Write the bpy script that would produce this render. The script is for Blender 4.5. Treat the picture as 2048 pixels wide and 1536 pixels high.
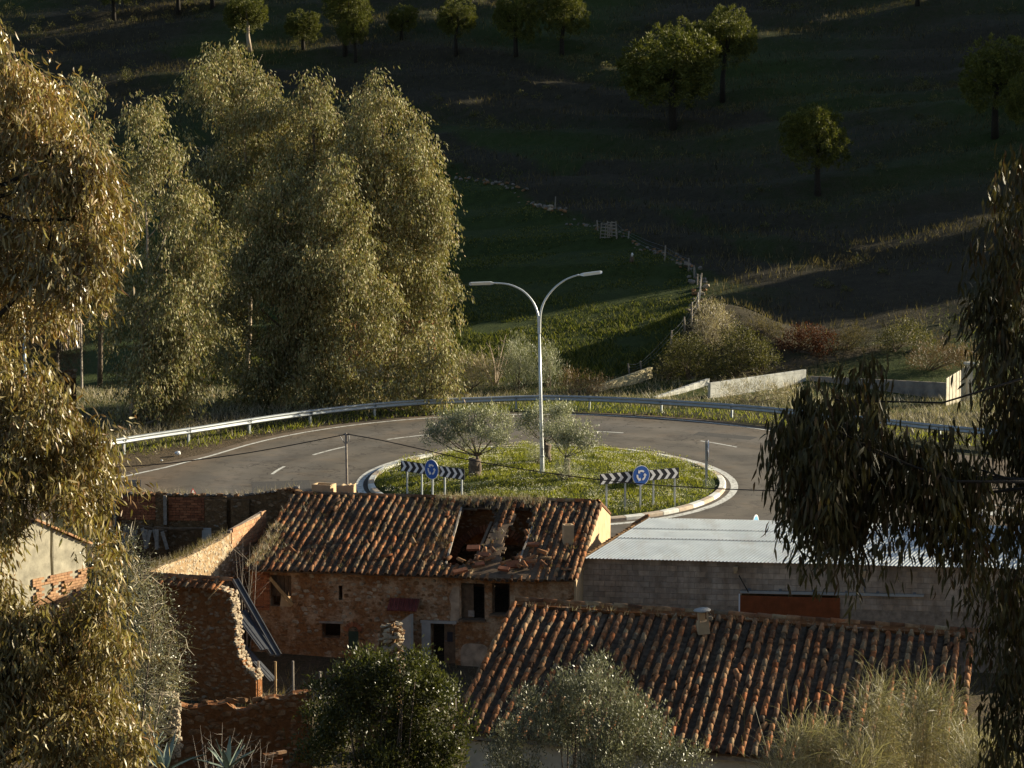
import bpy, bmesh, math, random
import numpy as np
from mathutils import Vector, Matrix, Euler, noise as mnoise

rng = np.random.default_rng(11)
random.seed(11)
for o in list(bpy.data.objects):
    bpy.data.objects.remove(o)
SC = bpy.context.scene
COL = SC.collection
R = math.radians

# ------------------------------------------------------------------ camera
CAM_Z = 16.0
PITCH = R(6.0)
FPX = 4836.0
cam_d = bpy.data.cameras.new("camera")
cam = bpy.data.objects.new("camera", cam_d)
COL.objects.link(cam)
cam.location = (0, 0, CAM_Z)
cam.rotation_euler = (R(90) - PITCH, 0, 0)
cam_d.sensor_fit = 'HORIZONTAL'
cam_d.sensor_width = 36.0
cam_d.lens = 36.0 * FPX / 2048.0
cam_d.clip_start = 0.5
cam_d.clip_end = 3000.0
SC.camera = cam

# ------------------------------------------------------------------ sky, sun, exposure
SUN_EL, SUN_AZ = R(16.0), R(25.0)       # azimuth measured from +X towards +Y
SUN = np.array([math.cos(SUN_EL) * math.cos(SUN_AZ), math.cos(SUN_EL) * math.sin(SUN_AZ), math.sin(SUN_EL)])
W = bpy.data.worlds.new("World")
SC.world = W
W.use_nodes = True
wn = W.node_tree.nodes
bg = wn["Background"]
sky = wn.new("ShaderNodeTexSky")
sky.sky_type = 'NISHITA'
sky.sun_disc = False
sky.sun_elevation = SUN_EL
sky.sun_rotation = math.atan2(SUN[0], SUN[1])
sky.air_density = 1.0
sky.dust_density = 1.0
sky.ozone_density = 1.0
W.node_tree.links.new(sky.outputs[0], bg.inputs[0])
bg.inputs[1].default_value = 0.05
sd = bpy.data.lights.new("sun", 'SUN')
sd.energy = 5.0
sd.angle = R(0.53)
sd.color = (1.0, 0.88, 0.645)
sun = bpy.data.objects.new("sun", sd)
COL.objects.link(sun)
sun.location = (60, 30, 60)
sun.rotation_euler = Vector(SUN).to_track_quat('Z', 'Y').to_euler()
SC.view_settings.view_transform = 'Standard'
SC.view_settings.look = 'None'
SC.view_settings.gamma = 1.0
SC.view_settings.use_curve_mapping = False
SC.view_settings.exposure = 1.25
SC.cycles.max_bounces = 6
SC.cycles.diffuse_bounces = 3
SC.cycles.glossy_bounces = 2
SC.cycles.transmission_bounces = 3
SC.cycles.use_denoising = True

# ------------------------------------------------------------------ surveying helpers: where a thing seen along a sight line stands
cp, sp = math.cos(PITCH), math.sin(PITCH)


def ray(px, py):
    u = (px - 1024) / FPX
    v = (768 - py) / FPX
    return np.array([u, v * sp + cp, v * cp - sp])


def P(px, py, Y):
    r = ray(px, py)
    t = Y / r[1]
    return Vector((r[0] * t, Y, CAM_Z + r[2] * t))


def scale_at(Y):
    return FPX / Y


def proj(q):
    d = q[1] * cp - (q[2] - CAM_Z) * sp
    v = q[1] * sp + (q[2] - CAM_Z) * cp
    return 1024 + FPX * q[0] / d, 768 - FPX * v / d


# ------------------------------------------------------------------ terrain height
TY = [-60, -30, 0, 5, 20, 40, 52, 56, 84, 88, 93, 130, 133, 137, 142, 165, 195, 222, 245, 262, 300, 400, 600]
TZ = [20, 18.5, 13.9, 13, 8, 2, -1.6, -2.9, -2.9, -2.0, -.64, .85, .95, 1.05, 1.4, 4.8, 9.8, 16.5, 24, 29.8, 41, 66, 95]
SX = 95.0


def sm(a, b, t):
    t = np.clip((t - a) / (b - a), 0, 1)
    return t * t * (3 - 2 * t)


def gauss(x, y, cx, cy, sx, sy):
    return np.exp(-((x - cx) / sx) ** 2 - ((y - cy) / sy) ** 2)


def natural(x, y):
    z = np.interp(y, TY, TZ)
    til = np.interp(y, [136, 165, 200, 235], [0, .09, .16, .09])
    z = z + til * np.clip(x, -70, 70)
    z = z + 2.7 * gauss(x, y, 12.8, 148, 4.0, 4.6)                     # spur with bushes beside the field
    plane = .04 * (y - 109)
    wl = sm(-12.5, -14.0, x) * sm(84, 88, y) * sm(140, 132, y)        # the road leaves to the left on a bank
    z = z * (1 - wl) + np.where(y < 130, plane, z) * wl
    tl = sm(-6.3, -7.6, x) * sm(50, 56, y) * sm(79, 77.5, y)          # terrace with the sheds
    z = np.where(tl > 0, np.maximum(z, -2.3 * tl + z * (1 - tl)), z)
    z = z + 2.2 * gauss(x, y, -6.0, 58.0, 3.5, 2.6)
    return z


YCS = np.arange(176, 460, 1.0)


def crest_curve():  # unseen ridge beyond the right edge, shaped to shade the hillside
    out = []
    xs = np.arange(-46, 47, 1.0)
    for c in YCS:
        Y = c - (SUN[1] / SUN[0]) * (SX - xs)
        ok = (Y > 140) & (Y < 345) & (np.abs(xs) < Y * .22)
        zz = natural(xs, Y) + (SUN[2] / SUN[0]) * (SX - xs)
        out.append(zz[ok].max() if ok.any() else -1)
    out = np.array(out)
    last = out[out > 0][-1]
    out[out < 0] = last + (np.arange((out < 0).sum()) + 1) * .3
    return out


NOTCH = []   # gaps cut into the unseen crest to let streaks of sun through: (position along it, half width, height of the gap)


def crest(yc):
    c = np.interp(yc, YCS, CREST) + 1.6
    c = np.where(yc < 204, np.minimum(c, np.interp(yc, [182, 187, 190, 195, 198, 200, 203, 204], [10, 29.0, 30.3, 30.8, 32.5, 38, 42, 43.5])), c)
    for (y0, w, zb) in NOTCH:
        g = np.exp(-((yc - y0) / w) ** 4)
        c = c * (1 - g) + np.minimum(c, zb) * g
    return c


CREST = crest_curve()


def height(x, y):
    x = np.asarray(x, float)
    y = np.asarray(y, float)
    z = natural(x, y)
    tv = (y + .35 * x) / 8.5 + .35 * np.sin(x * .09) + .2 * np.sin(x * .23 + y * .05)
    tf = tv - np.floor(tv)
    z = z + (sm(.0, .22, tf) - tf) * .9 * sm(158, 172, y) * sm(64, 54, np.abs(x))      # worn terrace steps
    spur = sm(58, SX, x)
    tgt = crest(y + (SUN[1] / SUN[0]) * (SX - x)) - .345 * np.maximum(0, SX - x)
    far = sm(SX, 190, x)
    zc = np.where(y > 160, tgt, z)
    w = spur * sm(165, 178, y)
    z2 = z * (1 - w) + zc * w
    return z2 * (1 - far) + (z2 * .75) * far


def hz(x, y):
    return float(height(np.array([x]), np.array([y]))[0])


def hit(px, py, y0=60.0, y1=400.0):
    """where the sight line meets the terrain"""
    r = ray(px, py)
    ys = np.arange(y0, y1, .25)
    t = ys / r[1]
    d = CAM_Z + r[2] * t - height(r[0] * t, ys)
    k = np.where(d < 0)[0]
    k = k[0] if len(k) else len(ys) - 1
    return Vector((r[0] * t[k], ys[k], hz(r[0] * t[k], ys[k])))


for q_, w_, dz_ in (((250, 40), 1.8, 2.6), ((390, 22), 1.3, 2.6), ((470, 106), 1.7, 3.0), ((620, 88), 1.5, 3.2), ((790, 68), 1.3, 3.2), ((1800, 480), 2.0, 3.4), ((1730, 25), 1.5, 3.6), ((1000, 557), 1.2, 2.0), ((980, 660), 1.6, 2.4)):
    h_ = hit(*q_, 133, 420)
    NOTCH.append((h_.y + (SUN[1] / SUN[0]) * (SX - h_.x), w_, h_.z + (SUN[2] / SUN[0]) * (SX - h_.x) - dz_))

KX, KY = 1.58, 109.2          # the roundabout's centre


def road_z(y):
    return .04 * (y - 109)


def isl_z(x, y):
    q = min(1.0, math.hypot((x - KX) / 7.9, (y - KY) / 9.1))
    return road_z(y) + .16 + .45 * (1 - q * q)


# ------------------------------------------------------------------ object helpers
def link(o, parent=None):
    COL.objects.link(o)
    if parent is not None:
        o.parent = parent
    return o


def tag(o, label=None, cat=None, group=None, kind=None):
    if label: o['label'] = label
    if cat: o['category'] = cat
    if group: o['group'] = group
    if kind: o['kind'] = kind
    return o


def thing(name, label, cat, loc=(0, 0, 0), rz=0.0, group=None):
    o = bpy.data.objects.new(name, None)
    o.empty_display_size = .3
    o.location = loc
    o.rotation_euler = (0, 0, rz)
    link(o)
    return tag(o, label, cat, group)


def mesh_np(name, V, F, mat=None, smooth=False, attr=None):
    """V (N,3) array, F list of arrays (each (M,k))"""
    me = bpy.data.meshes.new(name)
    V = np.asarray(V, np.float32)
    if isinstance(F, np.ndarray): F = [F]
    F = [np.asarray(f, np.int32) for f in F if len(f)]
    me.vertices.add(len(V))
    me.vertices.foreach_set("co", V.ravel())
    nl = sum(f.size for f in F)
    nf = sum(len(f) for f in F)
    me.loops.add(nl)
    me.loops.foreach_set("vertex_index", np.concatenate([f.ravel() for f in F]))
    me.polygons.add(nf)
    tot = np.concatenate([np.full(len(f), f.shape[1], np.int32) for f in F])
    st = np.concatenate([[0], np.cumsum(tot)[:-1]]).astype(np.int32)
    me.polygons.foreach_set("loop_start", st)
    me.polygons.foreach_set("loop_total", tot)
    if smooth:
        me.polygons.foreach_set("use_smooth", np.ones(nf, bool))
    me.update(calc_edges=True)
    if attr is not None:
        a = me.color_attributes.new("zone", 'FLOAT_COLOR', 'POINT')
        a.data.foreach_set("color", np.asarray(attr, np.float32).ravel())
    if mat is not None:
        for m in (mat if isinstance(mat, (list, tuple)) else [mat]):
            me.materials.append(m)
    return me


def obj(name, me, parent=None, loc=None, rot=None, sc=None):
    o = bpy.data.objects.new(name, me)
    if loc is not None: o.location = loc
    if rot is not None: o.rotation_euler = rot
    if sc is not None: o.scale = sc
    return link(o, parent)


class MB:
    """collects shapes into one mesh"""

    def __init__(s):
        s.v = []; s.f = []; s.n = 0

    def add(s, V, F):
        V = [tuple(v) for v in V]
        s.v += V
        s.f += [tuple(i + s.n for i in f) for f in F]
        s.n += len(V)
        return s

    def box(s, c, d, rot=None, taper=None):
        x, y, z = d[0] / 2, d[1] / 2, d[2] / 2
        V = [Vector(p) for p in ((-x, -y, -z), (x, -y, -z), (x, y, -z), (-x, y, -z), (-x, -y, z), (x, -y, z), (x, y, z), (-x, y, z))]
        if taper: V = [Vector((p.x * (taper if p.z > 0 else 1), p.y * (taper if p.z > 0 else 1), p.z)) for p in V]
        if rot is not None:
            M = Euler(rot).to_matrix() if not isinstance(rot, Matrix) else rot
            V = [M @ p for p in V]
        c = Vector(c)
        return s.add([p + c for p in V], [(0, 3, 2, 1), (4, 5, 6, 7), (0, 1, 5, 4), (1, 2, 6, 5), (2, 3, 7, 6), (3, 0, 4, 7)])

    def tube(s, pts, rad, n=8, caps=True):
        pts = [Vector(p) for p in pts]
        if not isinstance(rad, (list, tuple)): rad = [rad] * len(pts)
        up = None
        rings = []
        for i, p in enumerate(pts):
            a = pts[max(i - 1, 0)]; b = pts[min(i + 1, len(pts) - 1)]
            t = (b - a).normalized()
            if up is None:
                up = Vector((0, 0, 1)) if abs(t.z) < .9 else Vector((1, 0, 0))
            u = (up - t * up.dot(t)).normalized()
            w = t.cross(u)
            up = u
            rings.append([p + (u * math.cos(2 * math.pi * k / n) + w * math.sin(2 * math.pi * k / n)) * rad[i] for k in range(n)])
        V = [q for r_ in rings for q in r_]
        F = []
        for i in range(len(pts) - 1):
            for k in range(n):
                F.append((i * n + k, i * n + (k + 1) % n, (i + 1) * n + (k + 1) % n, (i + 1) * n + k))
        if caps:
            F.append(tuple(range(n - 1, -1, -1)))
            F.append(tuple((len(pts) - 1) * n + k for k in range(n)))
        return s.add(V, F)

    def prism(s, poly, t, M=None, c=(0, 0, 0)):
        """polygon in local xz, thickness t along +y"""
        n = len(poly)
        V = [Vector((p[0], 0, p[1])) for p in poly] + [Vector((p[0], t, p[1])) for p in poly]
        if M is not None: V = [M @ p for p in V]
        c = Vector(c)
        V = [p + c for p in V]
        F = [tuple(range(n)), tuple(range(2 * n - 1, n - 1, -1))]
        for i in range(n):
            j = (i + 1) % n
            F.append((i, i + n, j + n, j))
        return s.add(V, F)

    def mesh(s, name, mat, smooth=False):
        me = bpy.data.meshes.new(name)
        me.from_pydata(s.v, [], s.f)
        if smooth: me.polygons.foreach_set("use_smooth", [True] * len(me.polygons))
        if mat is not None: me.materials.append(mat)
        me.update()
        return me

    def build(s, name, mat, parent=None, smooth=False, **k):
        return obj(name, s.mesh(name, mat, smooth), parent, **k)


# ------------------------------------------------------------------ materials
def new_mat(name):
    m = bpy.data.materials.new(name)
    m.use_nodes = True
    nt = m.node_tree
    b = nt.nodes["Principled BSDF"]
    return m, nt, b


def node(nt, t, **k):
    n = nt.nodes.new(t)
    for a, v in k.items():
        if a.startswith('i_'):
            n.inputs[a[2:]].default_value = v
        else:
            setattr(n, a, v)
    return n


def ramp(nt, src, stops, interp='LINEAR'):
    r = nt.nodes.new('ShaderNodeValToRGB')
    r.color_ramp.interpolation = interp
    e = r.color_ramp.elements
    while len(e) < len(stops): e.new(.5)
    for i, (p, c) in enumerate(stops):
        e[i].position = p
        e[i].color = (*c, 1) if len(c) == 3 else c
    nt.links.new(src, r.inputs[0])
    return r.outputs[0]


def mixc(nt, f, a, b, blend='MIX'):
    m = nt.nodes.new('ShaderNodeMix')
    m.data_type = 'RGBA'
    m.blend_type = blend
    for sock, v in ((m.inputs[0], f), (m.inputs[6], a), (m.inputs[7], b)):
        if hasattr(v, 'is_output'): nt.links.new(v, sock)
        elif isinstance(v, (int, float)): sock.default_value = v
        else: sock.default_value = (*v, 1)
    return m.outputs[2]


def coords(nt, scale=1.0, kind='Object'):
    tc = nt.nodes.new('ShaderNodeTexCoord')
    mp = nt.nodes.new('ShaderNodeMapping')
    mp.inputs['Scale'].default_value = (scale,) * 3 if isinstance(scale, (int, float)) else scale
    if kind == 'World':
        g = nt.nodes.new('ShaderNodeNewGeometry')
        nt.links.new(g.outputs['Position'], mp.inputs[0])
    else:
        nt.links.new(tc.outputs[kind], mp.inputs[0])
    return mp.outputs[0]


def nz(nt, vec, scale, detail=4.0, rough=.6, dist=0.0):
    n = nt.nodes.new('ShaderNodeTexNoise')
    n.inputs['Scale'].default_value = scale
    n.inputs['Detail'].default_value = detail
    n.inputs['Roughness'].default_value = rough
    n.inputs['Distortion'].default_value = dist
    nt.links.new(vec, n.inputs['Vector'])
    return n.outputs[0]


def bump(nt, b, h, strength=.5, dist=.02):
    bn = nt.nodes.new('ShaderNodeBump')
    bn.inputs['Strength'].default_value = strength
    bn.inputs['Distance'].default_value = dist
    nt.links.new(h, bn.inputs['Height'])
    nt.links.new(bn.outputs[0], b.inputs['Normal'])


def simple(name, col, rough=.7, metal=0.0, var=.25, scale=6.0, kind='World', bmp=0.0, bscale=60.0, spec=.3):
    m, nt, b = new_mat(name)
    v = coords(nt, 1.0, kind)
    n1 = nz(nt, v, scale, 5)
    d = tuple(c * (1 - var) for c in col); l = tuple(min(1, c * (1 + var)) for c in col)
    nt.links.new(ramp(nt, n1, [(.3, d), (.7, l)]), b.inputs['Base Color'])
    b.inputs['Roughness'].default_value = rough
    b.inputs['Metallic'].default_value = metal
    b.inputs['Specular IOR Level'].default_value = spec
    if bmp: bump(nt, b, nz(nt, v, bscale, 3), bmp, .02)
    return m


def leaf_mat(name, cols, trans=.35, rough=.5, spec=.4, tcol=None):
    """cols: list of colours picked per leaf"""
    m, nt, b = new_mat(name)
    g = nt.nodes.new('ShaderNodeNewGeometry')
    st = [(i / max(1, len(cols) - 1), c) for i, c in enumerate(cols)]
    base = ramp(nt, g.outputs['Random Per Island'], st)
    v = coords(nt, 1.0, 'World')
    big = nz(nt, v, .7, 2)
    base = mixc(nt, .75, base, ramp(nt, big, [(.3, (.6, .6, .6)), (.7, (1.25, 1.2, 1.1))]), 'MULTIPLY')
    nt.links.new(base, b.inputs['Base Color'])
    b.inputs['Roughness'].default_value = rough
    b.inputs['Specular IOR Level'].default_value = spec
    t = nt.nodes.new('ShaderNodeBsdfTranslucent')
    nt.links.new(mixc(nt, 1.0, base, tcol or (1.1, 1.15, .55), 'MULTIPLY'), t.inputs[0])
    mx = nt.nodes.new('ShaderNodeMixShader')
    mx.inputs[0].default_value = trans
    nt.links.new(b.outputs[0], mx.inputs[1])
    nt.links.new(t.outputs[0], mx.inputs[2])
    nt.links.new(mx.outputs[0], nt.nodes['Material Output'].inputs[0])
    return m


M = {}


def build_materials():
    # asphalt: worn, dusty, cracked
    m, nt, b = new_mat('asphalt')
    v = coords(nt, 1.0, 'World')
    fine = nz(nt, v, 30, 4)
    big = nz(nt, v, .35, 4)
    c = mixc(nt, .5, ramp(nt, fine, [(.3, (.105, .093, .08)), (.7, (.155, .137, .118))]), ramp(nt, big, [(.35, (.068, .064, .06)), (.7, (.16, .135, .105))]))
    vo = node(nt, 'ShaderNodeTexVoronoi', feature='DISTANCE_TO_EDGE')
    vo.inputs['Scale'].default_value = .62
    dn = nt.nodes.new('ShaderNodeTexNoise'); dn.inputs['Scale'].default_value = 1.6; dn.inputs['Detail'].default_value = 5
    nt.links.new(v, dn.inputs['Vector'])
    va = nt.nodes.new('ShaderNodeVectorMath'); va.operation = 'MULTIPLY_ADD'
    nt.links.new(dn.outputs['Color'], va.inputs[0]); va.inputs[1].default_value = (1.6, 1.6, 1.6); nt.links.new(v, va.inputs[2])
    nt.links.new(va.outputs[0], vo.inputs['Vector'])
    crack = ramp(nt, vo.outputs['Distance'], [(.0, (1, 1, 1)), (.03, (.0, .0, .0))])
    pm = ramp(nt, nz(nt, v, .22, 3), [(.44, (0, 0, 0)), (.56, (1, 1, 1))])
    cm = mixc(nt, 1.0, crack, pm, 'MULTIPLY')
    c = mixc(nt, cm, c, (.035, .03, .027))
    dust = ramp(nt, nz(nt, v, .5, 5), [(.52, (0, 0, 0)), (.8, (.6, .6, .6))])
    c = mixc(nt, dust, c, (.19, .14, .095))
    # two paler wheel tracks round the island
    mp = nt.nodes.new('ShaderNodeMapping'); mp.vector_type = 'POINT'
    mp.inputs['Location'].default_value = (-1.58, -109.2 / 1.16, 0); mp.inputs['Scale'].default_value = (1, 1 / 1.16, 0)
    nt.links.new(v, mp.inputs[0])
    ln = nt.nodes.new('ShaderNodeVectorMath'); ln.operation = 'LENGTH'; nt.links.new(mp.outputs[0], ln.inputs[0])
    mr = nt.nodes.new('ShaderNodeMapRange'); mr.inputs[1].default_value = 8.6; mr.inputs[2].default_value = 17.4
    nt.links.new(ln.outputs['Value'], mr.inputs[0])
    trk = ramp(nt, mr.outputs[0], [(0, (.82, .80, .77)), (.12, (1.10, 1.09, 1.07)), (.25, (.84, .84, .84)), (.40, (1.18, 1.18, 1.18)), (.52, (.86, .86, .87)), (.68, (1.2, 1.21, 1.24)), (.86, (.92, .9, .87)), (1, (1.15, 1.0, .85))])
    oil = ramp(nt, nz(nt, v, .9, 6, .7), [(.32, (.62, .6, .58)), (.5, (1, 1, 1))])
    c = mixc(nt, .9, c, oil, 'MULTIPLY')
    c = mixc(nt, 1.0, c, trk, 'MULTIPLY')
    nt.links.new(c, b.inputs['Base Color'])
    b.inputs['Roughness'].default_value = .85
    b.inputs['Specular IOR Level'].default_value = .25
    bump(nt, b, fine, .25, .01)
    M['asphalt'] = m

    # road paint, worn through in places
    m, nt, b = new_mat('road_paint')
    v = coords(nt, 1.0, 'World')
    w = ramp(nt, nz(nt, v, 5, 6, .7), [(.36, (.2, .18, .155)), (.5, (.62, .62, .58)), (1, (.7, .7, .66))])
    nt.links.new(w, b.inputs['Base Color'])
    b.inputs['Roughness'].default_value = .7
    M['paint'] = m

    # ground: zone colours R green, G straw, B bare soil
    m, nt, b = new_mat('ground')
    v = coords(nt, 1.0, 'World')
    at = node(nt, 'ShaderNodeAttribute', attribute_name='zone')
    sep = nt.nodes.new('ShaderNodeSeparateColor'); nt.links.new(at.outputs['Color'], sep.inputs[0])
    n1 = nz(nt, v, 1.3, 6, .65); n2 = nz(nt, v, 9, 5, .7); n3 = nz(nt, v, .12, 3)
    green = mixc(nt, .5, ramp(nt, n1, [(.3, (.016, .028, .008)), (.7, (.06, .082, .02))]), ramp(nt, n2, [(.3, (.018, .03, .009)), (.75, (.08, .095, .03))]))
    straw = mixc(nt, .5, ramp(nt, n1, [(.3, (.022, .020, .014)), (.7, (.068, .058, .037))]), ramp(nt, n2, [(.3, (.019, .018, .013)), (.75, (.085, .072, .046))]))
    soil = mixc(nt, .5, ramp(nt, n1, [(.3, (.065, .045, .03)), (.7, (.15, .108, .07))]), ramp(nt, n2, [(.3, (.07, .05, .035)), (.75, (.2, .15, .1))]))
    jit = nt.nodes.new('ShaderNodeMath'); jit.operation = 'MULTIPLY_ADD'; nt.links.new(n1, jit.inputs[0]); jit.inputs[1].default_value = .8
    nt.links.new(sep.outputs[1], jit.inputs[2])
    fs = ramp(nt, jit.outputs[0], [(.55, (0, 0, 0)), (.95, (1, 1, 1))])
    c = mixc(nt, fs, green, straw)
    jb = nt.nodes.new('ShaderNodeMath'); jb.operation = 'MULTIPLY_ADD'; nt.links.new(n2, jb.inputs[0]); jb.inputs[1].default_value = .6
    nt.links.new(sep.outputs[2], jb.inputs[2])
    fb = ramp(nt, jb.outputs[0], [(.6, (0, 0, 0)), (.95, (1, 1, 1))])
    c = mixc(nt, fb, c, soil)
    nt.links.new(c, b.inputs['Base Color'])
    b.inputs['Roughness'].default_value = .95
    b.inputs['Specular IOR Level'].default_value = .1
    bump(nt, b, n2, .9, .12)
    M['ground'] = m

    # clay tiles: every tile its own fired colour, lichen and soot on top
    m, nt, b = new_mat('clay_tile')
    oi = nt.nodes.new('ShaderNodeObjectInfo'); g = nt.nodes.new('ShaderNodeNewGeometry')
    ad = nt.nodes.new('ShaderNodeMath'); ad.operation = 'ADD'; nt.links.new(oi.outputs['Random'], ad.inputs[0]); nt.links.new(g.outputs['Random Per Island'], ad.inputs[1])
    fr = nt.nodes.new('ShaderNodeMath'); fr.operation = 'FRACT'; nt.links.new(ad.outputs[0], fr.inputs[0])
    c = ramp(nt, fr.outputs[0], [(0, (.13, .06, .03)), (.2, (.27, .115, .05)), (.4, (.40, .215, .10)), (.55, (.45, .155, .055)), (.7, (.36, .24, .13)), (.85, (.15, .105, .07)), (1, (.38, .155, .065))])
    v = coords(nt, 1.0, 'World')
    lich = ramp(nt, nz(nt, v, 7, 6, .75), [(.53, (0, 0, 0)), (.68, (.85, .85, .85))])
    c = mixc(nt, lich, c, ramp(nt, nz(nt, v, 2.0, 3), [(.4, (.06, .048, .03)), (.6, (.42, .34, .21))]))
    soot = ramp(nt, nz(nt, v, 3, 5, .7), [(.38, (.36, .29, .24)), (.58, (1, 1, 1))])
    c = mixc(nt, .8, c, soot, 'MULTIPLY')
    nt.links.new(c, b.inputs['Base Color'])
    b.inputs['Roughness'].default_value = .9
    b.inputs['Specular IOR Level'].default_value = .2
    bump(nt, b, nz(nt, v, 40, 4), .4, .01)
    M['tile'] = m

    M['channel'] = simple('shaded_mossy_channel_tile', (.085, .06, .04), .95, 0, .55, 5, bmp=.4, bscale=40)  # moss tone darkened further to carry the shade between cover tiles
    # bricks
    for nm, cols in (('brick', [(.20, .065, .028), (.34, .12, .05), (.42, .16, .07), (.28, .09, .04)]),
                     ('pale_brick', [(.34, .17, .085), (.45, .25, .13), (.5, .29, .15), (.38, .2, .1)])):
        m, nt, b = new_mat(nm)
        oi = nt.nodes.new('ShaderNodeObjectInfo'); g = nt.nodes.new('ShaderNodeNewGeometry')
        ad = nt.nodes.new('ShaderNodeMath'); ad.operation = 'ADD'; nt.links.new(oi.outputs['Random'], ad.inputs[0]); nt.links.new(g.outputs['Random Per Island'], ad.inputs[1])
        fr = nt.nodes.new('ShaderNodeMath'); fr.operation = 'FRACT'; nt.links.new(ad.outputs[0], fr.inputs[0])
        c = ramp(nt, fr.outputs[0], [(i / 3, q) for i, q in enumerate(cols)])
        v = coords(nt, 1.0, 'World')
        c = mixc(nt, .6, c, ramp(nt, nz(nt, v, 9, 5), [(.35, (.5, .47, .45)), (.65, (1.1, 1.08, 1.05))]), 'MULTIPLY')
        nt.links.new(c, b.inputs['Base Color']); b.inputs['Roughness'].default_value = .9
        bump(nt, b, nz(nt, v, 50, 3), .3, .01)
        M[nm] = m

    # rubble masonry face: earth mortar with remains of lime plaster
    def masonry(nm, earth0, earth1, lime, lo, hi, st=(.30, .2, .12)):
        m, nt, b = new_mat(nm)
        v = coords(nt, 1.0, 'World')
        n1 = nz(nt, v, 5, 6, .7)
        c = ramp(nt, n1, [(.3, earth0), (.7, earth1)])
        vo = node(nt, 'ShaderNodeTexVoronoi', feature='F1'); vo.inputs['Scale'].default_value = 4.2
        dn = nt.nodes.new('ShaderNodeTexNoise'); dn.inputs['Scale'].default_value = 5; nt.links.new(v, dn.inputs['Vector'])
        va = nt.nodes.new('ShaderNodeVectorMath'); va.operation = 'MULTIPLY_ADD'
        nt.links.new(dn.outputs['Color'], va.inputs[0]); va.inputs[1].default_value = (.25, .25, .25); nt.links.new(v, va.inputs[2])
        mp2 = nt.nodes.new('ShaderNodeMapping'); mp2.inputs['Scale'].default_value = (1, 1, 1.8); nt.links.new(va.outputs[0], mp2.inputs[0]); nt.links.new(mp2.outputs[0], vo.inputs['Vector'])
        hue = nt.nodes.new('ShaderNodeSeparateColor'); nt.links.new(vo.outputs['Color'], hue.inputs[0])
        stone = ramp(nt, hue.outputs[0], [(0, tuple(q * .45 for q in st)), (.5, st), (.8, tuple(q * 1.3 for q in st)), (1, (.32, .28, .22))])
        edge = ramp(nt, vo.outputs['Distance'], [(.25, (1, 1, 1)), (.5, (0, 0, 0))])
        show = mixc(nt, 1.0, edge, ramp(nt, nz(nt, v, 1.6, 3), [(.4, (.2, .2, .2)), (.6, (1, 1, 1))]), 'MULTIPLY')
        c = mixc(nt, show, c, stone)
        lf = ramp(nt, nz(nt, v, 1.1, 6, .7), [(lo, (0, 0, 0)), (hi, (1, 1, 1))])
        c = mixc(nt, lf, c, lime)
        c = mixc(nt, .55, c, ramp(nt, nz(nt, v, 14, 4), [(.35, (.55, .52, .5)), (.65, (1.1, 1.1, 1.1))]), 'MULTIPLY')
        nt.links.new(c, b.inputs['Base Color']); b.inputs['Roughness'].default_value = .95
        b.inputs['Specular IOR Level'].default_value = .1
        hsum = mixc(nt, .5, edge, n1)
        bump(nt, b, hsum, .8, .06)
        return m
    M['rubble'] = masonry('rubble_masonry', (.18, .08, .034), (.34, .175, .08), (.48, .34, .22), .45, .62)
    M['pale_ruin'] = masonry('pale_masonry', (.22, .14, .075), (.38, .27, .155), (.46, .37, .25), .5, .62, (.42, .33, .22))
    M['red_rubble'] = masonry('red_rubble', (.15, .06, .022), (.25, .105, .04), (.42, .3, .2), .68, .8)
    M['ruin'] = masonry('ruin_masonry', (.10, .06, .03), (.22, .13, .065), (.45, .36, .26), .64, .76)
    M['stone'] = simple('field_stone', (.36, .29, .205), .95, var=.5, scale=5, bmp=.6, bscale=30)
    M['red_stone'] = simple('red_stone', (.23, .125, .06), .95, var=.55, scale=4, bmp=.6, bscale=30)
    M['dark_stone'] = simple('grey_field_stone', (.2, .175, .15), .95, var=.5, scale=3, bmp=.6, bscale=30)
    M['cream'] = simple('cream_plaster', (.47, .335, .20), .95, var=.18, scale=2.5, bmp=.25, bscale=14)
    M['white_plaster'] = simple('pale_plaster', (.55, .5, .4), .95, var=.25, scale=2.2, bmp=.3, bscale=12)
    M['block'] = simple('concrete_block', (.45, .36, .285), .95, var=.22, scale=4.0, bmp=.4, bscale=60)
    nt = M['block'].node_tree; b = nt.nodes['Principled BSDF']
    src = b.inputs['Base Color'].links[0].from_socket
    oi = nt.nodes.new('ShaderNodeObjectInfo')
    nt.links.new(mixc(nt, 1.0, src, ramp(nt, oi.outputs['Random'], [(0, (.78, .77, .76)), (.5, (1, 1, 1)), (1, (1.13, 1.1, 1.05))]), 'MULTIPLY'), b.inputs['Base Color'])
    M['mortar'] = simple('mortar', (.27, .21, .16), .95, var=.35, scale=5, bmp=.3)
    M['concrete'] = simple('concrete', (.36, .35, .33), .9, var=.2, scale=3, bmp=.3)
    M['white_block'] = simple('white_painted_block', (.5, .5, .465), .9, var=.3, scale=2.5, bmp=.2)
    M['yellow_block'] = simple('sandy_block', (.47, .40, .24), .9, var=.2, scale=2.5, bmp=.3)
    m, nt, b = new_mat('white_sheet_metal')
    v = coords(nt, 1.0, 'World')
    shc = ramp(nt, nz(nt, v, 1.2, 5), [(.3, (.45, .49, .51)), (.7, (.58, .62, .63))])
    stk = ramp(nt, nz(nt, coords(nt, (1.6, .35, 1.6), 'World'), 1.3, 5, .7), [(.5, (0, 0, 0)), (.75, (.55, .55, .55))])
    nt.links.new(mixc(nt, stk, shc, (.34, .31, .27)), b.inputs['Base Color'])
    b.inputs['Roughness'].default_value = .42; b.inputs['Specular IOR Level'].default_value = .5
    M['sheet'] = m
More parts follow.
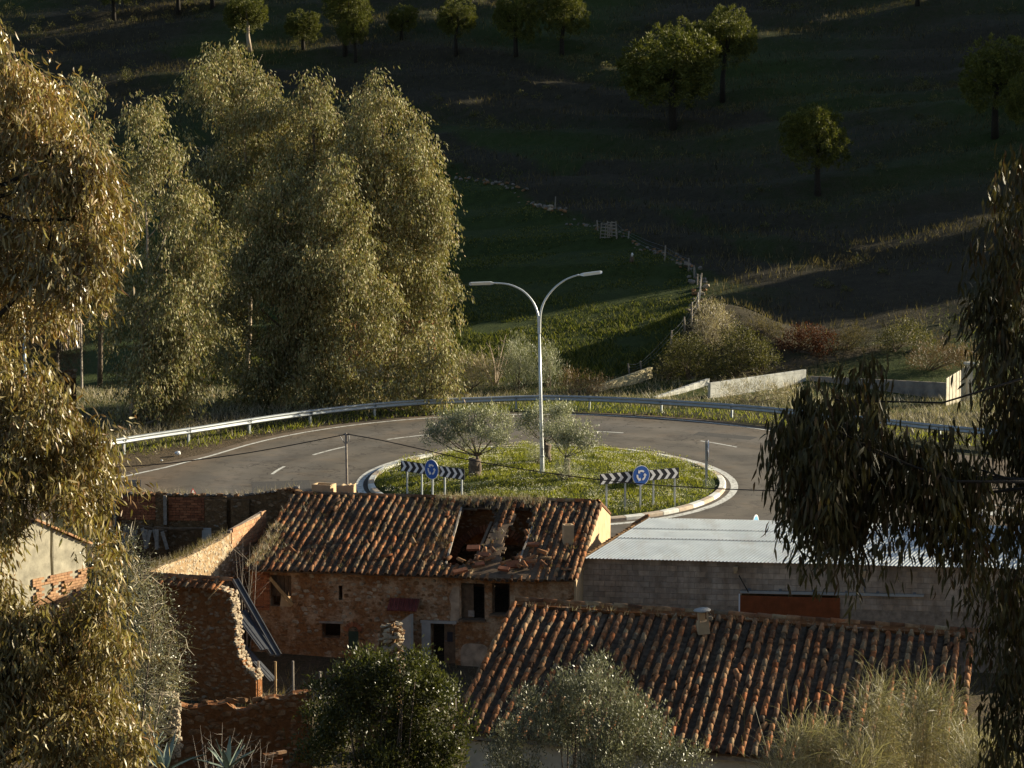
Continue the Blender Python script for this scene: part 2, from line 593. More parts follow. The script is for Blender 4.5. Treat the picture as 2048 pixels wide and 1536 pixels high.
    M['galv'] = simple('galvanised_steel', (.36, .39, .41), .5, .5, .14, 3, spec=.5)
    M['lamp_paint'] = simple('lamp_grey_paint', (.66, .69, .70), .38, .25, .06, 3, spec=.5)
    M['lamp_glass'] = simple('lamp_lens', (.80, .74, .58), .35, 0, .05, 3)
    M['dark_metal'] = simple('weathered_dark_metal', (.16, .17, .19), .6, .3, .3, 4)
    nt = M['block'].node_tree; b = nt.nodes['Principled BSDF']
    src = b.inputs['Base Color'].links[0].from_socket
    st_ = ramp(nt, nz(nt, coords(nt, (1.3, 1.3, .3), 'World'), 1.0, 5, .65), [(.38, (.58, .53, .48)), (.6, (1, 1, 1))])
    nt.links.new(mixc(nt, .85, src, st_, 'MULTIPLY'), b.inputs['Base Color'])
    M['rust_door'] = simple('rust_red_paint', (.22, .06, .018), .6, .1, .22, 4)
    M['old_red_sheet'] = simple('old_red_sheet', (.16, .045, .04), .6, .1, .3, 4)
    M['wood'] = simple('old_wood', (.13, .085, .052), .9, 0, .4, 6, bmp=.3)
    M['grey_wood'] = simple('grey_weathered_wood', (.26, .225, .19), .9, 0, .35, 6, bmp=.3)
    M['plank_tan'] = simple('tan_plank', (.38, .25, .12), .8, 0, .25, 6)
    M['bark'] = simple('bark', (.13, .10, .075), .95, 0, .45, 7, bmp=.7, bscale=22)
    M['dark_bark'] = simple('dark_bark', (.028, .023, .018), .95, 0, .4, 7)
    M['old_plaster'] = simple('old_stained_plaster', (.36, .27, .19), .95, var=.45, scale=2.6, bmp=.4, bscale=12)
    M['pale_bark'] = simple('pale_smooth_bark', (.38, .30, .225), .85, 0, .4, 3, bmp=.3)
    M['blue_sheet'] = simple('blue_grey_pipe', (.07, .076, .088), .85, 0, .25, 3)
    M['sign_blue'] = simple('sign_blue', (.016, .095, .40), .4, 0, .05, 2, spec=.4)
    M['sign_white'] = simple('sign_white', (.78, .78, .80), .45, 0, .05, 2, spec=.4)
    M['sign_black'] = simple('sign_black', (.018, .02, .03), .45, 0, .1, 2)
    M['sign_back'] = simple('sign_grey_back', (.24, .26, .27), .5, .4, .1, 2)
    M['sign_red'] = simple('sign_red', (.5, .03, .02), .45, 0, .05, 2)
    M['kerb_white'] = simple('kerb_white', (.66, .66, .62), .85, 0, .2, 5, bmp=.3)
    M['kerb_red'] = simple('kerb_red', (.45, .37, .29), .9, 0, .22, 5, bmp=.3)
    M['cable'] = simple('cable_black', (.015, .015, .016), .6, 0, .1, 3)
    M['weeds'] = leaf_mat('weeds', [(.12, .1, .05), (.2, .16, .085), (.26, .21, .12)], .3)
    M['dry_twig'] = leaf_mat('dry_twigs', [(.24, .195, .13), (.40, .34, .245), (.52, .46, .35)], .2)
    M['brown_twig'] = leaf_mat('brown_twigs', [(.12, .07, .04), (.2, .125, .07), (.27, .18, .1)], .2)
    M['euc'] = leaf_mat('eucalyptus_leaf', [(.12, .12, .048), (.205, .20, .088), (.31, .295, .145), (.43, .41, .26), (.28, .19, .088), (.215, .21, .098)], .18, .6, .2)
    M['euc_near'] = leaf_mat('eucalyptus_leaf_warm', [(.12, .085, .03), (.20, .155, .06), (.30, .24, .10), (.42, .36, .2), (.25, .125, .045), (.15, .125, .045)], .25, .38, .55)
    M['euc_low'] = leaf_mat('eucalyptus_leaf_olive', [(.11, .082, .027), (.185, .145, .052), (.275, .22, .088), (.42, .36, .19), (.21, .11, .04), (.14, .12, .04)], .25, .42, .4)
    M['euc_shaded'] = leaf_mat('eucalyptus_leaf_shaded', [(.045, .038, .014), (.07, .058, .02), (.095, .08, .028), (.09, .045, .018)], .2, .5, .3)  # leaf colour darkened to stand for the right-hand trees' shaded side
    M['olive'] = leaf_mat('olive_leaf', [(.19, .215, .125), (.29, .315, .20), (.40, .42, .29), (.5, .5, .39)], .2, .5, .4, (1, 1, .7))
    M['olive_dark'] = leaf_mat('wild_olive_leaf', [(.08, .085, .05), (.13, .14, .085), (.2, .21, .14), (.3, .31, .22)], .22, .4, .5, (1, 1, .7))
    M['laurel'] = leaf_mat('evergreen_bush_leaf', [(.028, .034, .010), (.05, .058, .016), (.075, .083, .025), (.11, .112, .04)], .28, .42, .35)
    M['pine'] = leaf_mat('pine_needles', [(.06, .072, .016), (.11, .12, .027), (.2, .195, .05)], .2, .6, .2)
    M['broom'] = leaf_mat('broom_stems', [(.15, .14, .075), (.24, .215, .13), (.37, .335, .23), (.46, .42, .31)], .22, .5, .3)
    M['lush'] = leaf_mat('lush_grass', [(.11, .125, .022), (.19, .20, .035), (.28, .28, .06), (.38, .35, .13)], .42, .6, .2, (1.1, 1.2, .4))
    M['daisy'] = leaf_mat('small_white_flowers', [(.6, .6, .5), (.75, .75, .66), (.65, .62, .3)], .3, .7, .1, (1, 1, .9))
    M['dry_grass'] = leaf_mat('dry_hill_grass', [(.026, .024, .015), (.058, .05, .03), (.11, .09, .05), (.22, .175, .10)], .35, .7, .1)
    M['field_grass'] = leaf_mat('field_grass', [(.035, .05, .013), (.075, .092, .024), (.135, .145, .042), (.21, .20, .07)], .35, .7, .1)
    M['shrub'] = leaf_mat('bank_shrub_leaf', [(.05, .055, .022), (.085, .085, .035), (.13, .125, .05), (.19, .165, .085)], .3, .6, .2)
    M['bracken'] = leaf_mat('red_bracken', [(.05, .016, .009), (.09, .028, .014), (.14, .055, .025)], .2, .7, .1)
    M['agave'] = simple('agave_leaf', (.2, .245, .2), .5, 0, .25, 3, spec=.4)
    M['rag'] = simple('white_plastic', (.75, .75, .74), .6, 0, .1, 8)


build_materials()

# ================================================================== GROUND, ROAD, ISLAND
def smooth_path(pts, step=1.0):
    pts = [Vector(p) for p in pts]
    out = []
    for i in range(len(pts) - 1):
        p0 = pts[max(i - 1, 0)]; p1 = pts[i]; p2 = pts[i + 1]; p3 = pts[min(i + 2, len(pts) - 1)]
        n = max(2, int((p2 - p1).length / step))
        for k in range(n):
            t = k / n
            out.append(.5 * ((2 * p1) + (p2 - p0) * t + (2 * p0 - 5 * p1 + 4 * p2 - p3) * t * t + (3 * p1 - p0 - 3 * p2 + p3) * t ** 3))
    out.append(pts[-1])
    return out


FIELD_LINE = [hit(*p, 133, 260) for p in ((1150, 768), (1235, 752), (1303, 730), (1342, 695), (1372, 655), (1396, 605), (1400, 580), (1388, 552), (1360, 525), (1328, 508), (1255, 472), (1190, 455), (1120, 425), (1040, 388), (960, 362), (880, 345), (760, 330))]


def field_mask(x, y):
    """1 inside the tilled field left of the fence line"""
    fl = sorted([(p.y, p.x) for p in FIELD_LINE])
    ys = [p[0] for p in fl]; xs = [p[1] for p in fl]
    xe = np.interp(y, ys, xs)
    return sm(.6, -.6, x - xe) * sm(139, 141, y) * sm(ys[-1] + 2, ys[-1], y)


ax = np.unique(np.concatenate([np.arange(-420, -70, 14), np.arange(-70, -46, 3), np.arange(-46, 50, .9), np.arange(50, 130, 1.6), np.arange(130, 420, 14)]))
ay = np.unique(np.concatenate([np.arange(-80, 50, 4), np.arange(50, 128, 1.2), np.arange(128, 172, .7), np.arange(172, 340, 1.1), np.arange(340, 620, 10)]))
GX, GY = np.meshgrid(ax, ay)
gx, gy = GX.ravel(), GY.ravel()
gz_ = height(gx, gy)
nn = np.array([mnoise.noise((x * .35, y * .35, 0)) * .22 + mnoise.noise((x * .11, y * .11, 5)) * .4 for x, y in zip(gx, gy)])
rough_w = sm(134, 141, gy) * (1 - .75 * field_mask(gx, gy))
rough_w = np.maximum(rough_w, .35 * sm(80, 60, gy))
gz_ = gz_ + nn * rough_w
# keep the sheet below the carriageway
rr = np.hypot(gx - KX, (gy - KY) / 1.16)
on_road = (rr < 18.0) | ((gx < -12) & (np.abs(gy - (113 + .9 * (gx + 16))) < 8)) | ((gx > 14) & (gy > 94) & (gy < 120))
gz_ = np.where(on_road, gz_ - .09, gz_)
zone = np.zeros((len(gx), 4)); zone[:, 3] = 1
fm = field_mask(gx, gy)
hill = sm(138, 144, gy)
pat = np.array([mnoise.noise((x * .06, y * .05, 2)) for x, y in zip(gx, gy)]) * .5 + .5
zone[:, 1] = np.where(gy < 130, .45, 0) + hill * (1 - fm) * (-.15 + 1.1 * pat)
zone[:, 2] = np.where(gy < 96, .5, 0) + .45 * sm(19.3, 18.0, rr) * (gy > 96) + fm * .25 * pat
zone[:, 2] = np.maximum(zone[:, 2], .55 * (gx < -12) * sm(9.5, 6, np.abs(gy - (113 + .9 * (gx + 16)))))
for pth in ([(860, 292), (1000, 330), (1150, 400), (1300, 455), (1450, 520), (1560, 560)], [(1200, 340), (1400, 410), (1560, 455), (1720, 500), (1880, 545)], [(60, 90), (250, 110), (400, 135), (560, 160), (760, 190), (1000, 200)], [(700, 90), (950, 120), (1250, 200), (1500, 250)]):
    pw_ = [hit(*q_, 135, 400) for q_ in pth]
    for a_, b_ in zip(pw_[:-1], pw_[1:]):
        ab = np.array([b_.x - a_.x, b_.y - a_.y]); ll_ = (ab ** 2).sum()
        tt_ = np.clip(((gx - a_.x) * ab[0] + (gy - a_.y) * ab[1]) / ll_, 0, 1)
        dd_ = np.hypot(gx - a_.x - tt_ * ab[0], gy - a_.y - tt_ * ab[1])
        zone[:, 2] = np.maximum(zone[:, 2], .28 * sm(1.5, .4, dd_)); zone[:, 1] = np.maximum(zone[:, 1], .8 * sm(3.2, 1.2, dd_))
zone[:, 2] = np.maximum(zone[:, 2], .25 * sm(.62, .8, 1 - pat) * hill)
zone[:, 2] += .5 * sm(1.6, .3, np.abs(gy - (139.8 + .6 * (gx - 11.5)))) * (gx > 10) * (gx < 40)
nx_, ny_ = len(ax), len(ay)
idx = np.arange(nx_ * ny_).reshape(ny_, nx_)
quads = np.stack([idx[:-1, :-1].ravel(), idx[:-1, 1:].ravel(), idx[1:, 1:].ravel(), idx[1:, :-1].ravel()], 1)
ground = obj('ground', mesh_np('ground', np.stack([gx, gy, gz_], 1), quads, M['ground'], True, zone))
tag(ground, kind='structure')


def sheet(name, outline, mat, dz, kind='structure', parent=None):
    """flat sheet on the road plane from a polygon outline"""
    bm = bmesh.new()
    vs = [bm.verts.new((p[0], p[1], road_z(p[1]) + dz)) for p in outline]
    f = bm.faces.new(vs)
    bmesh.ops.triangulate(bm, faces=[f])
    if f.is_valid and f.normal.z < 0: pass
    bmesh.ops.recalc_face_normals(bm, faces=bm.faces)
    for f in bm.faces:
        if f.normal.z < 0: f.normal_flip()
    me = bpy.data.meshes.new(name)
    bm.to_mesh(me); bm.free()
    me.materials.append(mat)
    o = obj(name, me, parent)
    if kind: tag(o, kind=kind)
    return o


def strip(name, path, w, mat, dz, kind=None, parent=None):
    """ribbon of width w along a path on the road plane"""
    V = []; n = len(path)
    for i, p in enumerate(path):
        a = Vector(path[max(i - 1, 0)][:2]); b = Vector(path[min(i + 1, n - 1)][:2])
        t = (b - a).normalized(); nn_ = Vector((-t.y, t.x))
        for s in (-.5, .5):
            q = Vector(p[:2]) + nn_ * w * s
            V.append((q.x, q.y, road_z(q.y) + dz))
    F = np.array([(2 * i, 2 * i + 2, 2 * i + 3, 2 * i + 1) for i in range(n - 1)])
    o = obj(name, mesh_np(name, V, F, mat), parent)
    if kind: tag(o, kind=kind)
    return o


def oval(r, a0, a1, n):
    return [(KX + r * math.cos(R(a0 + (a1 - a0) * i / n)), KY + 1.16 * r * math.sin(R(a0 + (a1 - a0) * i / n))) for i in range(n + 1)]


road = sheet('road', [(x, max(y, 94.2 if x < 6 else 95.8 + .05 * x)) for x, y in oval(17.75, 0, 360, 120)[:-1]], M['asphalt'], 0)
arm = sheet('road', [(-9, 126), (-16.8, 114.0), (-19.3, 109.8), (-25, 101), (-33, 90.5), (-28, 86), (-20, 95), (-13, 96), (0, 97), (0, 110)], M['asphalt'], -.004)
arm2 = sheet('road', [(10, 96.4), (22, 96.4), (44, 95), (60, 94), (60, 112), (40, 111.5), (24, 115), (15, 121.5), (8, 112)], M['asphalt'], -.008)
# two dull repair patches and a drain cover
sheet('road_patch', [(-11.5, 106.2), (-8.9, 106.6), (-9.3, 109.8), (-11.9, 109.3)], simple('patched_asphalt', (.062, .058, .055), .9, 0, .25, 8, bmp=.2), .002)
sheet('road_patch', [(9.2, 122.3), (12.0, 120.8), (12.5, 121.7), (9.6, 123.3)], bpy.data.materials['patched_asphalt'], .002)
# a worn path climbing the hill, field tracks and stony soil
marks = bpy.data.objects.new('road_marking', None)
link(marks); tag(marks, kind='structure')
strip('edge_line', oval(17.12, -8, 151, 90) + [(-14.6, 116.2), (-16.37, 113.0), (-18.55, 109.8), (-24, 101), (-30, 92.5)], .17, M['paint'], .004, None, marks)
strip('island_line', oval(8.52, 0, 360, 140), .33, M['paint'], .005, None, marks)
for a0, a1, r in ((172, 164, 12.85), (151, 139.5, 12.85), (128, 116, 12.8), (78, 70.8, 12.55), (51, 40.5, 12.55), (22, 11, 12.6), (-8, -18, 12.6)):
    strip('lane_dash', oval(r, a0, a1, 8), .15, M['paint'], .004, None, marks)
# painted splitter at the right-hand arm
sheet('splitter_marking', [(16.3, 100.2), (18.6, 99.6), (19.6, 101.9), (18.3, 101.2)], M['paint'], .006, None, marks)
sheet('splitter_marking', [(18.5, 102.3), (20.6, 103.3), (21.5, 101.2), (20.4, 101.6)], M['paint'], .006, None, marks)
strip('edge_line', [(19.8, 105.2), (21.4, 103.4), (24, 101.5), (30, 99.8), (44, 98.5)], .17, M['paint'], .004, None, marks)

# the island: dome of soil and kerb stones round it
bm = bmesh.new()
rings = []
for k in range(9):
    q = k / 8
    if k == 0:
        rings.append([bm.verts.new((KX, KY, isl_z(KX, KY)))])
        continue
    row = []
    for i in range(72):
        a = 2 * math.pi * i / 72
        x, y = KX + 7.92 * q * math.cos(a), KY + 9.15 * q * math.sin(a)
        row.append(bm.verts.new((x, y, isl_z(x, y) - (.13 if k == 8 else 0))))
    rings.append(row)
for i in range(72):
    bm.faces.new((rings[0][0], rings[1][i], rings[1][(i + 1) % 72]))
for k in range(1, 8):
    for i in range(72):
        bm.faces.new((rings[k][i], rings[k + 1][i], rings[k + 1][(i + 1) % 72], rings[k][(i + 1) % 72]))
me = bpy.data.meshes.new('traffic_island')
za = me.color_attributes.new("zone", 'FLOAT_COLOR', 'POINT') if False else None
bm.to_mesh(me); bm.free()
ca = me.color_attributes.new("zone", 'FLOAT_COLOR', 'POINT')
ca.data.foreach_set("color", np.tile([0, .1, .25, 1], (len(me.vertices), 1)).astype(np.float32).ravel())
me.polygons.foreach_set("use_smooth", [True] * len(me.polygons))
me.materials.append(M['ground'])
island = tag(obj('traffic_island', me), kind='structure')
NK = 54
kerb = bpy.data.objects.new('kerb', None); link(kerb); tag(kerb, kind='structure')
random.seed(5)
for i in range(NK):
    a0, a1 = 360 * (i + .02) / NK, 360 * (i + .98) / NK
    mb = MB()
    V = []
    for a in (a0, (a0 + a1) / 2, a1):
        for r, z in ((8.14, -.05), (8.14, .12), (8.09, .155), (7.86, .16), (7.86, -.05)):
            x, y = KX + r * math.cos(R(a)), KY + r * 1.155 * math.sin(R(a))
            V.append((x, y, road_z(y) + z))
    F = []
    for k in range(2):
        for j in range(4):
            F.append((k * 5 + j, (k + 1) * 5 + j, (k + 1) * 5 + j + 1, k * 5 + j + 1))
    F += [(0, 1, 2, 3, 4), (14, 13, 12, 11, 10)]
    mb.add(V, F)
    white = (i % 2 == 0) or (random.random() < .12)
    mb.build('kerb_stone', M['kerb_white' if white else 'kerb_red'], kerb)


def isl_hit(px, py):
    r = ray(px, py)
    for y in np.arange(98, 121, .02):
        t = y / r[1]
        if CAM_Z + r[2] * t < isl_z(r[0] * t, y):
            return Vector((r[0] * t, y, isl_z(r[0] * t, y)))
    return Vector((r[0] * 109, 109, 0))


# ------------------------------------------------------------------ guardrail
RP = [(-34, 98.5), (-28, 105.5), (-22.6, 112.4), (-18.91, 117.12), (-15.67, 120.48), (-13.42, 122.92), (-9.84, 126.28), (-6.01, 128.79), (-1.82, 130.17), (2.07, 130.87), (6.73, 129.83), (10.83, 128.11), (13.36, 126.77), (17.5, 124), (22, 120.6), (28, 117.5), (36, 116.0)]
rp = smooth_path([(x, y, 0) for x, y in RP], .5)
# arc-length resample at .5 m
cum = [0]
for i in range(1, len(rp)): cum.append(cum[-1] + (rp[i] - rp[i - 1]).length)
S = np.arange(0, cum[-1], .5)
rx = np.interp(S, cum, [p.x for p in rp]); ry = np.interp(S, cum, [p.y for p in rp])
rail = thing('guardrail', 'long galvanised steel crash barrier curving along the outer edge of the roundabout road', 'guardrail', (rx[0], ry[0], 0))
PROF = [(0, .44), (.035, .465), (.075, .49), (.075, .535), (.02, .575), (.02, .625), (.075, .665), (.075, .71), (.035, .735), (0, .76)]


def rail_frame(i):
    a = max(i - 1, 0); b = min(i + 1, len(rx) - 1)
    t = Vector((rx[b] - rx[a], ry[b] - ry[a])).normalized()
    return Vector((t.y, -t.x))       # towards the road


for k in range(0, len(S) - 9, 8):
    V = []
    for i in range(k, k + 9):
        n = rail_frame(i)
        zb = max(hz(rx[i], ry[i]), road_z(ry[i]))
        ext = 0.012 if i == k else 0
        for d, z in PROF:
            V.append((rx[i] + n.x * (d + ext) - rx[0], ry[i] + n.y * (d + ext) - ry[0], zb + z))
        for d, z in reversed(PROF):
            V.append((rx[i] + n.x * (d - .012) - rx[0], ry[i] + n.y * (d - .012) - ry[0], zb + z))
    m_ = 2 * len(PROF)
    F = [(a * m_ + j, (a + 1) * m_ + j, (a + 1) * m_ + (j + 1) % m_, a * m_ + (j + 1) % m_) for a in range(8) for j in range(m_)]
    obj('beam', mesh_np('beam', V, np.array(F), M['galv'], False), rail)
    n = rail_frame(k)
    zb = max(hz(rx[k], ry[k]), road_z(ry[k]))
    mb = MB()
    ang = math.atan2(n.y, n.x)
    mb.box((rx[k] - n.x * .1 - rx[0], ry[k] - n.y * .1 - ry[0], zb + .28), (.12, .1, .95), (0, 0, ang))
    mb.box((rx[k] - n.x * .02 - rx[0], ry[k] - n.y * .02 - ry[0], zb + .6), (.05, .12, .22), (0, 0, ang))
    mb.build('post', M['galv'], rail)
    MB().box((rx[k] + n.x * .085 - rx[0], ry[k] + n.y * .085 - ry[0], zb + .6), (.03, .07, .08), (0, 0, ang)).build('reflector', M['dark_metal'], rail)

# ------------------------------------------------------------------ street lamp
lb = isl_hit(1084, 946)
lamp = thing('street_lamp', 'tall grey double-arm street lamp standing on the grassy roundabout island', 'street lamp', lb)
LY = lb.y
top = P(1078.5, 655, LY) - lb
MB().tube([(0, 0, -.1), (0, 0, .5), (top.x * .5, 0, top.z * .5), (top.x, 0, top.z)], [.105, .1, .075, .055], 12).build('pole', M['lamp_paint'], lamp, True)
MB().tube([(0, 0, -.05), (0, 0, .03)], .2, 12).box((0, -.098, 1.0), (.1, .03, .32)).build('access_door', M['galv'], lamp) if False else None
MB().tube([(0, 0, -.05), (0, 0, .03)], .2, 12).build('base_plate', M['galv'], lamp)
MB().box((0, -.098, 1.0), (.1, .03, .32)).build('access_door', M['galv'], lamp)
MB().tube([(0, 0, .72), (0, 0, .8)], .115, 12).build('collar', M['galv'], lamp)


def dep(pts, d):
    out = []
    for i, (x, y) in enumerate(pts):
        out.append(P(x, y, LY + d * i / (len(pts) - 1)) - lb)
    return out


LA = dep([(1077.6, 668), (1077, 640), (1074, 622), (1066, 604), (1052, 587), (1036, 576), (1018, 569), (1004, 567), (990, 566)], 0.15)
RA = dep([(1079.4, 668), (1080, 640), (1082, 622), (1088, 604), (1098, 588), (1112, 573), (1130, 560), (1146, 553), (1158, 549.5)], -.15)
for arm_pts, e0, e1, hl in ((LA, (992, 566), (938, 567.5), 'lamp head reaching left'), (RA, (1156, 550.5), (1204.5, 544.5), 'lamp head reaching right and slightly raised')):
    ap = smooth_path(arm_pts, .12)
    MB().tube(ap, [.055 - .02 * i / (len(ap) - 1) for i in range(len(ap))], 10).build('arm', M['lamp_paint'], lamp, True)
    a = P(*e0, LY) - lb; b_ = P(*e1, LY) - lb
    d = (b_ - a); L = d.length; ang = math.atan2(d.z, d.x)
    h = obj('lamp_head', None or MB().tube([(0, 0, 0), (.16, 0, 0)], .035, 8).add(
        [(.12, -.09, -.03), (.12, .09, -.03), (.12, .07, .05), (.12, -.07, .05), (.24, -.14, -.07), (.24, .14, -.07), (.24, .11, .07), (.24, -.11, .07),
         (L - .08, -.14, -.06), (L - .08, .14, -.06), (L - .08, .11, .075), (L - .08, -.11, .075), (L, -.1, -.03), (L, .1, -.03), (L, .07, .05), (L, -.07, .05)],
        [(0, 3, 2, 1), (0, 4, 7, 3), (1, 2, 6, 5), (2, 3, 7, 6), (0, 1, 5, 4), (4, 8, 11, 7), (5, 6, 10, 9), (6, 7, 11, 10), (4, 5, 9, 8),
         (8, 12, 15, 11), (9, 10, 14, 13), (10, 11, 15, 14), (8, 9, 13, 12), (12, 13, 14, 15)]).mesh('lamp_head', M['lamp_paint']), lamp, a, (0, -ang, 0))
    MB().box((.24 + (L - .34) / 2, -.128, -.002), (L - .36, .035, .10), (R(-9), 0, 0)).build('lens', M['lamp_glass'], h)

# ------------------------------------------------------------------ chevron and roundabout signs
CHEV = [(0, .215), (.17, .215), (.36, 0), (.17, -.215), (0, -.215), (.19, 0)]


def chevron_board(origin, rz, x0, x1, zc, px, feet, label):
    """origin: ground point, local x along the board; px: local post positions"""
    t = thing('chevron_sign', label, 'road sign', origin, rz, 'chevron boards on the roundabout island')
    MB().box(((x0 + x1) / 2, 0, zc), (x1 - x0, .03, .46)).build('panel', M['sign_black'], t)
    n = 4
    per = (x1 - x0 - .02) / n
    for i in range(n):
        s = per / .40
        MB().prism([(x0 + .02 + i * per + p[0] * s * .98, zc + p[1]) for p in CHEV], .004, None, (0, -.019, 0)).build('chevron', M['sign_white'], t)
    for p, fz in zip(px, feet):
        MB().box((p, .05, (fz + zc + .2) / 2 - .1), (.075, .05, zc + .2 - fz + .2)).build('post', M['galv'], t)
    return t


def roundabout_disc(origin, rz, xc, zc, fz, label):
    t = thing('roundabout_sign', label, 'road sign', origin, rz, 'round blue roundabout signs on the island')
    r = .43

    def circ(rad, n=32): return [(xc + rad * math.cos(2 * math.pi * i / n), zc + rad * math.sin(2 * math.pi * i / n)) for i in range(n)]
    MB().prism(circ(r), .03, None, (0, -.07, 0)).build('rim', M['sign_white'], t)
    MB().prism(circ(r - .025), .006, None, (0, -.075, 0)).build('disc', M['sign_blue'], t)
    for k in range(3):
        a0 = R(48 + 120 * k); a1 = R(48 + 120 * k + 70); a2 = R(48 + 120 * k + 100)
        ri, ro = .155, .235
        n = 8
        poly = [(xc + ro * math.cos(a0 + (a1 - a0) * i / n), zc + ro * math.sin(a0 + (a1 - a0) * i / n)) for i in range(n + 1)]
        poly += [(xc + (ro + .055) * math.cos(a1), zc + (ro + .055) * math.sin(a1)), (xc + .2 * math.cos(a2), zc + .2 * math.sin(a2)), (xc + (ri - .055) * math.cos(a1), zc + (ri - .055) * math.sin(a1))]
        poly += [(xc + ri * math.cos(a1 - (a1 - a0) * i / n), zc + ri * math.sin(a1 - (a1 - a0) * i / n)) for i in range(n + 1)]
        MB().prism(poly, .004, None, (0, -.08, 0)).build('arrow', M['sign_white'], t)
    MB().box((xc, -.01, (fz + zc + .25) / 2 - .1), (.08, .05, zc + .25 - fz + .2)).build('post', M['galv'], t)
    return t


def sign_group(pa, pb, xs_l, xc, xs_r, posts, zc, lab):
    """pa, pb: ground points under the two ends"""
    d = Vector((pb[0] - pa[0], pb[1] - pa[1]))
    rz = math.atan2(d.y, d.x)
    u = d.normalized()
    z0 = isl_z(pa[0], pa[1])

    def f(x):
        q = (pa[0] + u.x * x, pa[1] + u.y * x)
        return isl_z(*q) - z0
    o = Vector((pa[0], pa[1], z0))
    chevron_board(o, rz, xs_l[0], xs_l[1], zc, posts[:2], [f(p) for p in posts[:2]], lab[0])
    roundabout_disc(o, rz, xc, zc + .03, f(posts[2]), lab[1])
    chevron_board(o, rz, xs_r[0], xs_r[1], zc, posts[3:], [f(p) for p in posts[3:]], lab[2])


pr1 = isl_hit(1214, 1023); pr5 = isl_hit(1357, 1009)
sign_group(pr1, pr5, (-.36, 1.26), 1.66, (2.08, 3.62), (0, .93, 1.66, 2.36, 3.45), 1.40,
           ('black and white chevron board left of the blue disc, behind the cream gable', 'round blue sign with three white arrows between boards near the metal roof',
            'black and white chevron board right of the blue disc, nearest the striped kerb'))
sign_group((-4.6, 104.25), (-2.05, 101.75), (-.34, 1.26), 1.66, (2.08, 3.62), (0, .93, 1.66, 2.36, 3.4), 1.43,
           ('chevron board at the left end of the island in front of the olive', 'round blue arrow sign standing in front of the left olive tree',
            'chevron board just right of the blue disc, below the left olive trunk'))
sign_group((8.72, 107.0), (9.0, 110.8), (-.34, 1.26), 1.66, (2.08, 3.62), (0, .93, 1.66, 2.36, 3.4), 1.43,
           ('chevron board seen edge-on, nearer half of the row beside the lane', 'roundabout disc seen edge-on in the row by the right kerb',
            'chevron board seen edge-on, farther half of the row beside the lane'))

# ------------------------------------------------------------------ other roadside signs
bs = P(264, 985, 97)
t = thing('direction_sign', 'small grey arrow-shaped direction sign seen from behind above the ruined wall', 'road sign', (bs.x, bs.y, road_z(97)), R(8))
zc = P(264, 967, 97).z - road_z(97)
MB().prism([(-.36, 0), (-.25, .14), (.36, .14), (.36, -.14), (-.25, -.14)], .03, None, (0, 0, zc)).build('panel', M['sign_back'], t)
for x in (-.2, .22):
    MB().box((x, -.03, zc / 2 + .05), (.07, .05, zc + .25)).build('post', M['galv'], t)
MB().box((0, -.02, zc + .06), (.62, .03, .03)).box((0, -.02, zc - .06), (.62, .03, .03)).build('bracket', M['galv'], t)

bs = P(386, 990, 97)
t = thing('warning_sign', 'tip of a white triangular sign with red edge behind the ruined wall', 'road sign', (bs.x, bs.y, road_z(97)), R(35))
zc = P(386, 984, 97).z - road_z(97)
MB().prism([(0, .16), (.3, -.36), (-.3, -.36)], .02, None, (0, 0, zc)).build('panel', M['sign_red'], t)
MB().prism([(0, .1), (.22, -.31), (-.22, -.31)], .004, None, (0, -.005, zc)).build('face', M['sign_white'], t)
MB().box((0, .05, zc / 2 - .1), (.06, .05, zc + .1)).build('post', M['galv'], t)

bs = P(1512, 1040, 96.5)
t = thing('lane_sign', 'top of a narrow white and blue keep-side sign peeking over the metal roof', 'road sign', (bs.x, bs.y, road_z(96.5)), R(62))
zc = P(1512, 1046, 96.5).z - road_z(96.5)


def ell(rx_, rz_, n=28): return [(rx_ * math.cos(2 * math.pi * i / n), rz_ * math.sin(2 * math.pi * i / n)) for i in range(n)]


MB().prism(ell(.3, .34), .03, None, (0, 0, zc)).build('rim', M['sign_white'], t)
MB().prism(ell(.25, .29), .004, None, (0, -.005, zc)).build('disc', simple('sign_light_blue', (.12, .36, .62), .4, 0, .05, 2), t)
MB().box((0, .06, zc / 2 - .1), (.07, .05, zc + .3)).build('post', M['galv'], t)

bs = P(1838, 1040, 98)
t = thing('traffic_pole', 'slim grey pole with bands standing between hanging eucalyptus fronds', 'pole', (bs.x, bs.y, road_z(98)))
hp = P(1838, 975, 98).z - road_z(98)
MB().tube([(0, 0, -.1), (0, 0, hp)], .055, 10).build('pole', M['galv'], t, True)
MB().tube([(0, 0, hp - .7), (0, 0, hp - .25)], .075, 10).build('band', M['sign_white'], t)

bs = P(1958, 1045, 97)
t = thing('splitter_sign', 'white and blue round sign half hidden by the big right eucalyptus', 'road sign', (bs.x, bs.y, road_z(97)), R(20))
zc = P(1958, 1038, 97).z - road_z(97)
MB().prism(ell(.3, .3), .03, None, (0, 0, zc)).build('rim', M['sign_white'], t)
MB().prism(ell(.2, .2), .004, None, (0, -.005, zc)).build('disc', M['sign_blue'], t)
MB().box((0, .06, zc / 2 - .1), (.07, .05, zc + .3)).build('post', M['galv'], t)

